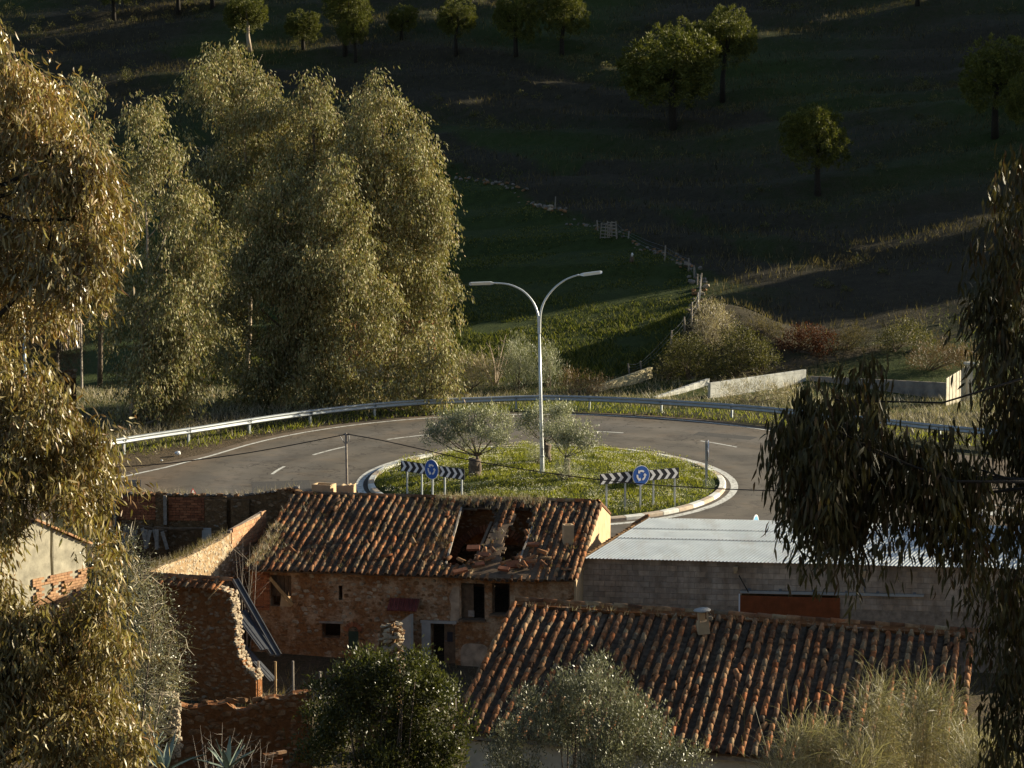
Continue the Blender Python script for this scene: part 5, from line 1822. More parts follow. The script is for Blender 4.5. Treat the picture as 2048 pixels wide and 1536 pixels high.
# the field's edge: tumbled dry stone wall, posts with wire, pallet frames
fl_path = smooth_path([Vector((p.x, p.y, p.z)) for p in FIELD_LINE[2:]], .6)
dsw = thing('dry_stone_wall', 'tumbled low dry stone wall curving along the far edge of the field', 'wall', FIELD_LINE[6])
o0 = Vector(dsw.location)
rs = random.Random(41)
cnt = 0
for i, p in enumerate(fl_path):
    px_, py_ = proj(p)
    if py_ > 640 or py_ < 340: continue
    for k in range(2):
        x, y = p.x + rs.uniform(-.5, .5), p.y + rs.uniform(-.6, .6)
        big = 1.6 if (1080 < px_ < 1125 or 1370 < px_ < 1400) and k == 0 else 1
        sz = rs.uniform(.14, .32) * big
        if cnt < 300:
            me = rs.choice(GSTONE + RSTONE + (STONE if big > 1 else []))
            obj('stone', me, dsw, (x - o0.x, y - o0.y, hz(x, y) + sz * .2 - o0.z), (rs.uniform(-.4, .4), rs.uniform(-.4, .4), rs.uniform(0, 3)), (sz * 1.2, sz, sz * .7)); cnt += 1
ffen = thing('field_fence', 'rickety wire fence on thin pale wooden posts along the field edge', 'fence', FIELD_LINE[4])
o0 = Vector(ffen.location)
tops = []
for (bx, by, ty) in ((1110, 415, 393), (1196, 462, 440), (1234, 480, 446), (1256, 484, 462), (1329, 521, 490), (1377, 537, 516), (1389, 556, 530), (1394, 572, 548), (1400, 578, 546), (1402, 592, 562), (1397, 618, 585), (1383, 652, 604), (1370, 665, 633), (1341, 700, 661), (1283, 738, 722), (1259, 746, 727)):
    b = hit(bx, by, 130, 300)
    tz_ = P(bx, ty, b.y).z
    ln = rs.uniform(-.12, .12)
    MB().tube([(b.x - o0.x, b.y - o0.y, b.z - .2 - o0.z), (b.x + ln - o0.x, b.y - o0.y, tz_ - o0.z)], [.06, .045], 6).build('post', M['grey_wood'], ffen)
    tops.append((b, tz_))
wm = MB()
for (a, za), (b, zb) in zip(tops[1:-1], tops[2:]):
    for f_ in (.3, .6, .9):
        wm.tube([(a.x - o0.x, a.y - o0.y, a.z + (za - a.z) * f_ - o0.z), ((a.x + b.x) / 2 - o0.x, (a.y + b.y) / 2 - o0.y, (a.z + (za - a.z) * f_ + b.z + (zb - b.z) * f_) / 2 - .08 - o0.z), (b.x - o0.x, b.y - o0.y, b.z + (zb - b.z) * f_ - o0.z)], .009, 4, False)
wm.build('wire', M['dark_metal'], ffen)
for (bx, by, rz, lean_, lab) in ((1211, 478, .2, .25, 'grey pallet frame leaning left of its twin on the field wall'), (1223, 479, -.5, -.15, 'grey pallet frame leaning right of its twin on the field wall')):
    b = hit(bx, by, 130, 300)
    pf = thing('pallet_frame', lab, 'pallet', b, rz, 'pallet frames closing the wall gap')
    mb = MB()
    for k in range(5): MB().box((0, 0, .1 + k * .24), (.75, .04, .07), (lean_ * .4, lean_ * .25, 0)).build('slat', M['grey_wood'], pf)
    for x in (-.34, 0, .34): MB().box((x, .05, .58), (.06, .06, 1.15), (lean_ * .4, lean_ * .25, 0)).build('bearer', M['grey_wood'], pf)
b = hit(1263, 524, 130, 300)
sp_ = thing('stump', 'dark stump with a white rag on top standing alone in the field', 'stump', b)
MB().tube([(0, 0, -.1), (.02, 0, .3), (0, .02, .52)], [.16, .12, .1], 8).build('stem', M['bark'], sp_, True)
MB().tube([(.03, -.06, .36), (.05, -.05, .52), (.03, -.02, .62)], [.06, .09, .03], 7).build('rag', M['rag'], sp_, True)

# left edge: thin post, low stone wall, paling fence behind the foreground tree
b = hit(54, 760, 100, 300)
b = P(54, 762, 118); gz0 = hz(b.x, b.y)
lp = thing('metal_post', 'thin pale metal post before the brown hedge at the left edge', 'post', (b.x, b.y, gz0))
MB().tube([(0, 0, -.2), (-.12, 0, P(50, 640, 118).z - gz0)], [.085, .07], 8).build('post', M['galv'], lp, True)
MB().box((-.1, 0, P(50, 640, 118).z - gz0 + .05), (.2, .2, .1)).build('cap', M['galv'], lp)
p0, p1 = P(20, 760, 124), P(152, 752, 128)
lw = thing('stone_kerb_wall', 'low stone wall below the brown hedge at the left', 'wall', (p0.x, p0.y, hz(p0.x, p0.y)), math.atan2(p1.y - p0.y, p1.x - p0.x))
L = math.hypot(p1.x - p0.x, p1.y - p0.y)
hh = P(90, 746, 126).z - hz(p0.x, p0.y)
MB().prism([(0, -1), (L, -1), (L, hh), (0, hh - .1)], .4, None, (0, 0, 0)).build('core', M['ruin'], lw)
rs = random.Random(43)
stones_on(lw, [(rs.uniform(0, L), -.02, hh - rs.uniform(0, .6)) for k in range(50)], STONE, (.3, .12, .18), 44)
p0, p1 = P(116, 664, 137), P(164, 655, 139)
pfn = thing('paling_fence', 'short pale paling fence above the brown hedge at the left', 'fence', (p0.x, p0.y, hz(p0.x, p0.y)), math.atan2(p1.y - p0.y, p1.x - p0.x))
L = math.hypot(p1.x - p0.x, p1.y - p0.y)
for k in range(12):
    f_ = (k + .5) / 12
    z1_ = P(116 + 48 * f_, 648 - 8 * f_, 137 + 2 * f_).z - pfn.location.z
    MB().box((L * f_, 0, z1_ - .8), (.07, .04, 1.6)).build('paling', M['grey_wood'], pfn)
MB().box((L / 2, .04, z1_ - .5), (L, .04, .08)).build('crossbar', M['grey_wood'], pfn)
MB().box((.05, .08, z1_ / 2 - .3), (.1, .1, z1_ + .6)).build('post', M['grey_wood'], pfn)
MB().box((L, .08, z1_ / 2 - .3), (.1, .1, z1_ + .6)).build('post', M['grey_wood'], pfn)
# old house corner behind the left trunk
p0 = P(150, 870, 126)

# ================================================================== VEGETATION
def unit(v): return v / np.maximum(np.linalg.norm(v, axis=1, keepdims=True), 1e-9)


def leaf_quads(pos, d, length, width, r, curl=0.0):
    """rhombic leaves, one quad each"""
    n = len(pos)
    d = unit(d)
    side = unit(np.cross(d, r.normal(size=(n, 3))))
    nrm = np.cross(side, d)
    L = length[:, None]; Wd = width[:, None]
    mid = pos + d * L * .45 + nrm * L * curl
    V = np.stack([pos, mid + side * Wd * .5, pos + d * L, mid - side * Wd * .5], 1).reshape(-1, 3)
    F = np.arange(4 * n).reshape(-1, 4)
    return V, [F]


def leaf_bent(pos, d, length, width, r, curl=.18):
    """long curved leaves with a midrib fold of two segments"""
    n = len(pos)
    d = unit(d)
    side = unit(np.cross(d, r.normal(size=(n, 3))))
    nrm = np.cross(side, d)
    L = length[:, None]; Wd = width[:, None]
    c = (r.uniform(-1, 1, (n, 1)) * curl) * L
    a = pos + d * L * .3 + nrm * c * .75
    b = pos + d * L * .68 + nrm * c * .8
    V = np.stack([pos, a + side * Wd * .5, a - side * Wd * .5, b + side * Wd * .38, b - side * Wd * .38, pos + d * L], 1).reshape(-1, 3)
    i = np.arange(n)[:, None] * 6
    T = np.concatenate([i + np.array([[0, 2, 1]]), i + np.array([[3, 4, 5]])])
    Q = i + np.array([[1, 2, 4, 3]])
    return V, [T, Q]


def blades(pos, h, w, r, lean=.35, dirv=None):
    """grass blades: slim triangles"""
    n = len(pos)
    a = r.uniform(0, 2 * math.pi, n)
    s = np.stack([np.cos(a), np.sin(a), np.zeros(n)], 1) * (w / 2)[:, None]
    l = r.normal(0, lean, (n, 2)) * h[:, None]
    tip = pos + np.stack([l[:, 0], l[:, 1], h], 1)
    V = np.stack([pos - s, pos + s, tip], 1).reshape(-1, 3)
    return V, [np.arange(3 * n).reshape(-1, 3)]


def ribbons(paths, widths, r):
    """thin curved stems: paths (n,k,3)"""
    n, k, _ = paths.shape
    t = np.gradient(paths, axis=1)
    rr_ = unit(r.normal(size=(n, 3)))[:, None, :]
    s = np.cross(t, np.broadcast_to(rr_, t.shape))
    s = s / np.maximum(np.linalg.norm(s, axis=2, keepdims=True), 1e-9)
    w = widths[:, None, None] * np.linspace(1, .35, k)[None, :, None] * .5
    V = np.stack([paths - s * w, paths + s * w], 2).reshape(-1, 3)
    base = (np.arange(n) * k * 2)[:, None, None]
    j = np.arange(k - 1)
    q = np.stack([2 * j, 2 * j + 1, 2 * j + 3, 2 * j + 2], 1)[None]
    return V, [(base + q).reshape(-1, 4)]


def lobes_px(lst, Y, depth=.85, zs=1.0, jy=0.0, seed=0):
    """blobs seen at (px, py, radius px) standing at distance Y"""
    rs_ = random.Random(seed)
    out = []
    for l in lst:
        y = Y + (l[3] if len(l) > 3 else rs_.uniform(-jy, jy))
        c = P(l[0], l[1], y)
        r = l[2] / scale_at(y)
        out.append((np.array(c), np.array([r, r * depth, r * zs])))
    return out


def sample_lobes(lobes, n, r, shell=.5):
    vol = np.array([l[1][0] * l[1][2] for l in lobes]); vol = vol / vol.sum()
    k = r.choice(len(lobes), n, p=vol)
    d = unit(r.normal(size=(n, 3)))
    rad = (shell + (1 - shell) * r.random(n) ** .6)[:, None]
    C = np.array([l[0] for l in lobes])[k]; S = np.array([l[1] for l in lobes])[k]
    return C + d * rad * S, d


def sublobes(lobes, k, frac, r, reach=.72):
    out = []
    for c, s in lobes:
        for _ in range(k):
            d = unit(r.normal(size=(1, 3)) + np.array([[.15, -.2, .25]]))[0]
            out.append((c + d * s * reach * r.uniform(.6, 1.08), s * frac * r.uniform(.7, 1.3)))
    return out


def spray_crown(lobes, nspray, per, r, tw=.7, droop=.8, spread=.16, shell=.5):
    """leaf positions along short drooping twigs"""
    p, d = sample_lobes(lobes, nspray, r, shell)
    ax_ = unit(d * .55 + r.normal(0, .45, (nspray, 3)) + np.array([0, 0, -droop]))
    t = r.random((nspray, per))
    L = tw * r.uniform(.6, 1.3, (nspray, 1))
    pos = p[:, None, :] + ax_[:, None, :] * (t * L)[..., None] + r.normal(0, spread, (nspray, per, 3))
    dd = ax_[:, None, :] * .6 + r.normal(0, .55, (nspray, per, 3)) + np.array([0, 0, -droop * .8])
    return pos.reshape(-1, 3), dd.reshape(-1, 3)


def trunk_mesh(base, top, r0, r1, bend, r, n=7):
    base = np.array(base, float); top = np.array(top, float)
    pts = []
    for i in range(n):
        f = i / (n - 1)
        p = base + (top - base) * f + np.array([math.sin(f * 3.1) * bend, 0, 0]) + (r.normal(0, .04, 3) if 0 < i < n - 1 else 0)
        pts.append(Vector(p))
    return pts, [r0 + (r1 - r0) * (i / (n - 1)) ** .8 for i in range(n)]


def tree(name, label, cat, base, lobes, mat, bark, r, nspray, per, ll, lw, r0, group, tw=.7, droop=.8, spread=.16, near=False, trunk_top=None, bend=.2, shell=.5, nlimb=14, sub=0, subf=.46):
    base = Vector(base)
    t = thing(name, label, cat, base, 0, group)
    o0 = np.array(base)
    hi = max(lobes, key=lambda l: l[0][2])
    top = trunk_top if trunk_top is not None else hi[0]
    pts, rad = trunk_mesh((0, 0, -.3), np.array(top) - o0, r0, r0 * .22, bend, r)
    MB().tube(pts, rad, 9).build('trunk', bark, t, True)
    for l in sorted(lobes, key=lambda l: -l[1][0])[:nlimb]:
        mb = MB()
        c = Vector(l[0] - o0)
        # leave the trunk below the lobe
        k = min(range(len(pts)), key=lambda i: abs(pts[i].z - (c.z - l[1][2] * 1.2)))
        s = pts[k]
        m_ = s.lerp(c, .5) + Vector((0, 0, -.08 * (c - s).length))
        mb.tube([s, m_, c], [rad[k] * .6, rad[k] * .4, rad[k] * .18], 6)
        for q in range(3):
            e = c + Vector(r.normal(0, .5, 3) * l[1])
            mb.tube([m_.lerp(c, .3 + .3 * q), c.lerp(e, .5), e], [rad[k] * .22, rad[k] * .14, .008], 5)
        mb.build('branch', M['dark_bark'] if near else bark, t, True)
    pos, dd = spray_crown(sublobes(lobes, sub, subf, r, .98) if sub else lobes, nspray, per, r, tw, droop, spread, shell)
    n = len(pos)
    Ls = ll * r.uniform(.65, 1.3, n); Ws = lw * r.uniform(.75, 1.3, n)
    V, F = (leaf_bent if near else leaf_quads)(pos - o0, dd, Ls, Ws, r)
    obj('crown', mesh_np('crown', V, F, mat), t)
    return t, pos, dd


rv = np.random.default_rng(77)
# ------------------------------------------------------------------ eucalypts beyond the road
EUC = [
    ('grey-green eucalyptus half hidden behind the left foreground tree', 142, (200, 800), [(165, 205, 36), (165, 260, 50), (190, 330, 60), (210, 400, 60), (200, 470, 70), (190, 560, 60), (200, 640, 50)], None, 'euc'),
    ('slim eucalyptus with a visible pale trunk at the left end of the row', 126, (258, 868), [(283, 222, 34), (300, 215, 26), (292, 285, 48), (312, 350, 56), (350, 400, 42), (340, 450, 70), (380, 500, 40), (330, 540, 78), (300, 610, 80), (360, 620, 50), (280, 690, 80), (340, 700, 50), (330, 760, 60), (270, 770, 60), (345, 815, 45), (300, 850, 40)], (290, 400), 'euc'),
    ('broad tallest eucalyptus with a pale upper trunk showing in the row', 141, (490, 800), [(445, 135, 42), (480, 130, 40), (420, 185, 50), (490, 190, 60), (545, 180, 36), (440, 250, 64), (530, 250, 52), (410, 300, 44), (560, 300, 36), (480, 330, 50), (420, 360, 46), (400, 440, 46), (455, 400, 50), (500, 400, 50), (545, 350, 46), (590, 240, 34), (430, 480, 44)], (482, 180), 'euc'),
    ('narrow eucalyptus crown right of the broad tallest one', 139, (630, 800), [(618, 180, 30), (640, 190, 28), (628, 235, 46), (650, 290, 46), (615, 310, 50), (660, 350, 50), (620, 400, 60), (690, 300, 44), (590, 350, 44), (690, 380, 50), (700, 250, 34)], None, 'euc'),
    ('pointed golden eucalyptus at the right end of the row', 136, (770, 815), [(757, 175, 26), (755, 215, 38), (775, 255, 48), (745, 290, 52), (800, 300, 44), (832, 240, 22), (838, 285, 28), (770, 350, 72), (825, 330, 34), (840, 390, 44), (800, 430, 70), (865, 440, 36), (740, 420, 60), (870, 500, 42), (820, 510, 70), (880, 550, 30), (850, 590, 52), (770, 540, 70), (800, 620, 60), (720, 330, 50), (710, 400, 56), (725, 480, 60), (860, 390, 30), (890, 470, 24), (870, 620, 40), (820, 660, 50), (740, 570, 60)], None, 'euc'),
    ('pale rounded eucalyptus standing forward in the middle of the row', 133, (560, 850), [(560, 350, 46), (540, 410, 54), (590, 430, 54), (500, 470, 60), (560, 500, 60), (480, 560, 56), (540, 590, 70), (600, 600, 60), (470, 640, 46), (520, 690, 70), (580, 690, 60), (480, 740, 46), (550, 770, 60), (470, 790, 40), (430, 600, 34), (430, 680, 40), (620, 520, 50), (620, 660, 54), (600, 740, 50), (530, 810, 40)], None, 'euc'),
    ('feathery eucalyptus between the pale rounded and golden ones', 131.5, (650, 840), [(660, 345, 36), (650, 400, 48), (690, 440, 52), (640, 480, 60), (700, 520, 62), (660, 570, 60), (720, 600, 62), (640, 640, 56), (700, 680, 60), (640, 730, 56), (600, 760, 44), (690, 760, 48), (630, 800, 40), (750, 690, 46), (760, 760, 44)], None, 'euc'),
    ('small bushy eucalyptus by the barrier in front of the white house', 130.5, (830, 818), [(855, 680, 34), (885, 700, 26), (830, 720, 34), (870, 740, 38), (800, 760, 36), (840, 785, 30), (895, 760, 24), (780, 800, 26), (740, 800, 30), (700, 815, 24)], None, 'euc'),
    ('dark eucalyptus filling the gap behind the pale rounded one', 146, (420, 790), [(400, 470, 54), (420, 540, 54), (405, 620, 50), (440, 700, 60), (400, 740, 44), (390, 540, 30)], None, 'euc'),
]
for i, (lab, Y, b, lob, tt, mt) in enumerate(EUC):
    q = P(b[0], b[1], Y)
    base = (q.x, Y, hz(q.x, Y))
    L3 = lobes_px([(l[0], l[1], l[2] * 1.14) for l in lob], Y, .9, 1.05, 1.0, i)
    area = sum(l[1][0] ** 2 for l in L3)
    tt3 = np.array(P(tt[0], tt[1], Y)) if tt else None
    tree('eucalyptus_tree', lab, 'tree', base, L3, M[mt], M['pale_bark' if i in (1, 2) else 'bark'], rv, int(area * 58), 15, .235, .074, .17, 'eucalyptus trees beyond the road', 1.25, 1.15, .11, trunk_top=tt3, bend=.4, shell=.45, sub=5, subf=.40)

# ------------------------------------------------------------------ near eucalypts framing the view
NE_UP = [(-20, 40, 50), (5, 110, 40), (30, 190, 70), (80, 200, 60), (125, 210, 50), (60, 280, 90), (150, 290, 60), (100, 360, 100), (190, 350, 50), (210, 410, 45), (170, 440, 70), (60, 440, 110), (205, 480, 45), (110, 520, 100), (170, 540, 55), (30, 580, 90), (100, 610, 50), (-10, 330, 80), (-20, 480, 80), (10, 650, 40), (45, 640, 26), (150, 330, 60), (225, 360, 26), (235, 430, 26), (60, 160, 50), (20, 270, 60)]
NE_LO = [(-10, 715, 46), (40, 735, 30), (225, 1120, 34), (215, 1070, 30), (225, 1185, 28), (255, 960, 18), (10, 770, 60), (70, 800, 70), (130, 790, 45), (40, 870, 100), (140, 850, 60), (190, 870, 50), (205, 915, 42), (110, 925, 80), (185, 960, 46), (30, 970, 80), (150, 985, 40), (0, 1080, 36), (185, 1000, 26), (-10, 1170, 46), (70, 1262, 84), (175, 1250, 60), (40, 1320, 110), (160, 1310, 90), (230, 1270, 50), (100, 1410, 120), (215, 1400, 60), (30, 1500, 110), (170, 1500, 100), (265, 1470, 40), (250, 1530, 50), (-20, 950, 70), (-20, 1250, 90)]


def near_tree(label, lob, Y, base_xy, top_px, mat, n, seed, nleaf_parts, area_px, droop=1.0, bark='bark', shell=.15, nl=12, tw=.42, ll=.145, lw=.025, sub=0, r0=.24):
    r = np.random.default_rng(seed)
    L3 = lobes_px([(l[0] - (0 if l[0] > 1000 else 8), l[1], l[2] * (.84 if sub else 1)) for l in lob], Y, 1.1, 1.0, .8, seed)
    base = (base_xy[0], base_xy[1], hz(*base_xy))
    t, pos, dd = tree('eucalyptus_tree', label, 'tree', base, L3, mat, M[bark], r, n, 12, ll, lw, r0, 'near eucalyptus trees framing the view', tw, droop, .075, True, np.array(P(*top_px, Y)), .25, shell, nl, sub, .33)
    # the largest leaves, each one a piece of the crown
    V, F = leaf_bent(np.zeros((1, 3)), np.array([[0, 0, -1.0]]), np.array([.2]), np.array([.034]), r, .2)
    lm = mesh_np('leaf', V, F, mat)
    near_ = np.argsort(pos[:, 1] + r.normal(0, .15, len(pos)))[:nleaf_parts * 6]
    pick = r.choice(near_, nleaf_parts, replace=False)
    for k in pick:
        obj('leaf', lm, t, pos[k] - np.array(base), (r.normal(0, .45), r.normal(0, .45), r.uniform(0, 6.28)), (1, 1, r.uniform(.8, 1.25)))
    return t


near_tree('near eucalyptus with warm sunlit hanging leaves filling the upper left edge', NE_UP, 34.5, (-10.2, 34.5), (-60, 60), M['euc_near'], 2400, 101, 150, 0, sub=10)
near_tree('near eucalyptus with brown-green leaves filling the lower left corner', NE_LO, 31.5, (-8.6, 31.5), (0, 800), M['euc_low'], 3000, 102, 150, 0, sub=10)
NE_R1 = [(2150, 150, 60), (2160, 260, 70), (2165, 380, 80), (2165, 520, 80), (2165, 680, 80), (2165, 850, 80), (2165, 1020, 80), (2165, 1200, 80), (2030, 290, 22), (2045, 340, 36), (2010, 385, 34), (2040, 430, 44), (1985, 455, 26), (2000, 500, 44), (1935, 500, 20), (2045, 540, 50), (1990, 570, 46), (2030, 620, 56), (1975, 640, 30), (2010, 690, 50), (2055, 700, 60), (2030, 780, 60), (2050, 860, 70), (2000, 850, 36), (1990, 930, 40), (2040, 960, 66), (2000, 1030, 46), (1960, 1075, 26), (2035, 1090, 60), (2000, 1150, 44), (1945, 1180, 18), (2045, 1190, 60), (1985, 1230, 30), (2030, 1280, 60), (2000, 1340, 40), (2045, 1390, 60), (2010, 1430, 44), (2035, 1500, 60), (1985, 1510, 34), (2085, 500, 50), (2085, 900, 50), (2085, 1250, 50)]
NE_R2 = [(1735, 712, 24), (1700, 748, 24), (1620, 790, 32), (1572, 828, 20), (1665, 800, 34), (1610, 850, 34), (1575, 880, 16), (1655, 870, 40), (1620, 920, 34), (1675, 945, 40), (1640, 990, 32), (1695, 1005, 30), (1690, 1060, 13), (1610, 970, 16), (1650, 1040, 11), (1720, 880, 34), (1790, 870, 30), (1850, 900, 34), (1760, 950, 18), (1830, 960, 30), (1890, 980, 32), (1920, 1040, 26), (1930, 930, 34), (1790, 1010, 14), (1740, 800, 20), (1900, 860, 22)]


def hang(lob):
    return lob


near_tree('dark near eucalyptus hanging down the whole right edge in shade', NE_R1, 27, (7.3, 27.2), (2120, 200), M['euc_shaded'], 1300, 103, 120, 0, 2.0, tw=.6, ll=.165, lw=.027, sub=4)
near_tree('dark near eucalyptus branch with fringed hanging leaves over the metal roof', NE_R2, 25.5, (7.0, 25.5), (2100, 740), M['euc_shaded'], 800, 104, 150, 0, 2.4, nl=6, r0=.11, tw=.66, ll=.165, lw=.028)

# ------------------------------------------------------------------ olives on the island
OLV = [('squat olive tree with the thickest trunk on the left of the island', (948, 951), [(880, 872, 30), (865, 880, 20), (905, 850, 30), (935, 850, 30), (970, 848, 30), (1000, 862, 26), (985, 880, 30), (945, 880, 36), (905, 885, 28), (1012, 880, 14)], .30, 912),
       ('leaning olive behind the lamp post on the island', (1092, 921), [(1070, 850, 26), (1050, 858, 18), (1100, 835, 26), (1125, 845, 26), (1085, 868, 22), (1120, 870, 20), (1048, 845, 14)], .24, 885),
       ('olive with a slender forked trunk right of the lamp post', (1133, 950), [(1110, 885, 24), (1140, 868, 26), (1165, 875, 24), (1190, 885, 16), (1130, 895, 22), (1165, 893, 20), (1100, 870, 18)], .17, 915)]
for i, (lab, b, lob, r0, ty) in enumerate(OLV):
    q = isl_hit(*b)
    L3 = lobes_px([(l[0], l[1] - 5, l[2] * .82) for l in lob], q.y, 1.0, .95, .35, i + 5)
    area = sum(l[1][0] ** 2 for l in L3)
    t, pos, dd = tree('olive_tree', lab, 'tree', q, L3, M['olive'], M['bark'], rv, int(area * 380), 10, .13, .036, r0, 'olive trees on the roundabout island', .42, -.6, .06, trunk_top=np.array(P(b[0] + (6 if i == 0 else -2), ty, q.y)), bend=.06, shell=.2, sub=5, subf=.42)
    MB().tube([(0, 0, -.15), (.02, 0, .12), (0, .02, .4), (.04, 0, .75)], [r0 * 1.3, r0 * .95, r0 * .8, r0 * .95], 9).build('gnarled_base', M['bark'], t, True)
# grey suckers at the foot of the slender olive
def shrub(name, label, cat, lobes, mat, n, per, ll, lw, r, base, group=None, tw=.3, droop=-.4, spread=.07, shell=.3, stems=10, smat='bark', near=False):
    base = Vector(base)
    t = thing(name, label, cat, base, 0, group)
    o0 = np.array(base)
    mb = MB()
    for k in range(stems):
        l = lobes[k % len(lobes)]
        e = Vector(l[0] + r.normal(0, .4, 3) * l[1] - o0)
        s = Vector((r.normal(0, .08), r.normal(0, .08), -.1))
        mb.tube([s, s.lerp(e, .5) + Vector((r.normal(0, .1), 0, .1)), e], [.035, .022, .006], 5)
    mb.build('stems', M[smat], t, True)
    pos, dd = spray_crown(lobes, n, per, r, tw, droop, spread, shell)
    m_ = len(pos)
    V, F = (leaf_bent if near else leaf_quads)(pos - o0, dd, ll * r.uniform(.6, 1.3, m_), lw * r.uniform(.7, 1.3, m_), r)
    obj('foliage', mesh_np('foliage', V, F, mat), t)
    return t


q = isl_hit(1133, 960)
shrub('sucker_shrub', 'grey leafy suckers at the foot of the slender olive', 'shrub', lobes_px([(1130, 935, 18), (1118, 945, 14), (1145, 948, 12), (1130, 955, 16)], q.y, 1, 1, .1), M['olive'], 260, 8, .08, .018, rv, q)
q = isl_hit(1085, 930)
shrub('sucker_shrub', 'thin suckers beside the lamp foot under the leaning olive', 'shrub', lobes_px([(1068, 905, 14), (1075, 918, 14), (1062, 920, 9)], q.y, 1, 1, .1), M['olive'], 160, 8, .08, .018, rv, q)

# ------------------------------------------------------------------ stone pines on the hill
def pine_mesh(seed):
    r = np.random.default_rng(seed)
    P_, D_ = [], []
    domes = [(np.array([0, 0, .0]), .86)] + [(np.array([math.cos(a) * .5, math.sin(a) * .5, r.uniform(-.35, .45)]), r.uniform(.34, .52)) for a in r.uniform(0, 6.28, 8)]
    for c0_, rad0 in domes:
        for k in range(int(190 * rad0 ** 2 + 18)):
            d = unit(r.normal(size=(1, 3)))[0]
            if d[2] < -.93: continue
            c = c0_ + d * rad0 * r.uniform(.7, 1.05) * np.array([1, 1, .9])
            m_ = 42
            dd = unit(r.normal(size=(m_, 3)) + d * .9 + np.array([0, 0, .4]))
            P_.append(c + dd * r.uniform(.0, .085, (m_, 1))); D_.append(dd)
    P_ = np.concatenate(P_); D_ = np.concatenate(D_)
    n = len(P_)
    V, F = leaf_quads(P_, D_, r.uniform(.05, .085, n), r.uniform(.016, .028, n), r)
    return mesh_np('crown', V, F, M['pine'])


PINE_ME = [pine_mesh(s) for s in (1, 2, 3, 4, 5)]
PINES = [('largest stone pine at the front of the hill with a wide lit dome', (1346, 258), (1340, 128), 92, 70),
         ('tall stone pine just right of the largest one on the hill', (1445, 205), (1455, 72), 54, 52),
         ('low stone pine crown tucked behind the largest one', (1400, 190), (1372, 85), 52, 44),
         ('lone round stone pine on the open right slope', (1636, 398), (1633, 275), 65, 54),
         ('stone pine near the upper right corner of the hill', (1990, 275), (1995, 140), 72, 62),
         ('stone pine cut by the right picture edge', (2062, 330), (2064, 190), 50, 50),
         ('slender stone pine with a pale lit curved trunk at upper left', (500, 98), (492, 22), 40, 34),
         ('small dark stone pine right of the pale-trunked one', (607, 100), (605, 48), 34, 26),
         ('stone pine with its crown cut by the top edge left of centre', (690, 112), (697, 12), 46, 40),
         ('smallest stone pine in front of the crown cut by the top edge', (712, 125), (706, 55), 31, 26),
         ('small airy stone pine standing alone left of centre top', (803, 78), (806, 34), 28, 24),
         ('round dark stone pine near the middle of the top row', (912, 112), (915, 34), 36, 32),
         ('tall lit stone pine right of the round dark one', (1032, 112), (1031, 24), 43, 44),
         ('lit stone pine right of the tall lit one in the top row', (1124, 112), (1130, 22), 47, 42),
         ('stone pine trunk cut by the top edge at far left', (228, 46), (228, -45), 44, 40),
         ('stone pine trunk cut by the top edge, second from left', (357, 30), (360, -50), 42, 38),
         ('stone pine trunk cut by the top edge above the lit grass', (425, 20), (428, -62), 44, 40),
         ('stone pine at the top edge far right', (1835, 16), (1840, -60), 44, 40)]
for i, (lab, b, c, rp_, rzp) in enumerate(PINES):
    q = hit(b[0], b[1], 140, 420)
    cc = P(c[0], c[1], q.y)
    s = 1.14 * rp_ / scale_at(q.y); sz = 1.1 * rzp / scale_at(q.y)
    t = thing('stone_pine', lab, 'tree', q, 0, 'stone pines on the hill')
    pale = i == 6  # light put into the bark colour: sunlit trunk pale, shaded trunks near black
    dx = cc.x - q.x
    MB().tube([(0, 0, -.4), (dx * .1 - (.18 if pale else .05), 0, (cc.z - q.z) * .35), (dx * .5, 0, (cc.z - q.z) * .7), (dx, 0, cc.z - q.z)], [.26 * s / 3.2 + .07, .2 * s / 3.2 + .05, .15 * s / 3.2 + .04, .07], 8).build('trunk', M['pale_bark' if pale else 'dark_bark'], t, True)
    mb = MB()
    for k in range(9):
        a = k * 2.4
        e = Vector((dx + s * .75 * math.cos(a), s * .75 * math.sin(a), cc.z - q.z + sz * random.uniform(-.1, .5)))
        mb.tube([(dx * .7, 0, (cc.z - q.z) * .75), ((dx * .7 + e.x) / 2, e.y / 2, (cc.z - q.z - sz * .35)), e], [.07, .05, .02], 5)
    mb.build('branches', M['dark_bark'], t, True)
    obj('crown', PINE_ME[i % 5], t, (dx, 0, cc.z - q.z - sz * .12), (0, 0, i * 1.3), (s, s, sz * 1.36))

# ------------------------------------------------------------------ grasses
def scatter(n, x0, x1, y0, y1, r, keep):
    x = r.uniform(x0, x1, n); y = r.uniform(y0, y1, n)
    k = keep(x, y)
    return x[k], y[k]


def inview(x, y, m=1.06): return np.abs(x) < (1024 / FPX) * (y * cp + 1.2) * m + .5


def gnoise(x, y, s, o): return np.array([mnoise.noise((a * s, b * s, o)) for a, b in zip(x, y)])


def grass_obj(name, x, y, z, hmin, hmax, w, mat, r, lean=.3, label=None, cat='grass', nb=1):
    pos = np.stack([x, y, z], 1)
    if nb > 1:
        pos = np.repeat(pos, nb, 0); pos[:, :2] += r.normal(0, .07, (len(pos), 2))
    h = r.uniform(hmin, hmax, len(pos))
    V, F = blades(pos, h, np.full(len(pos), w) * r.uniform(.7, 1.4, len(pos)), r, lean)
    o = obj(name, mesh_np(name, V, F, mat))
    return tag(o, label, None, None, 'stuff')


rg = np.random.default_rng(5)
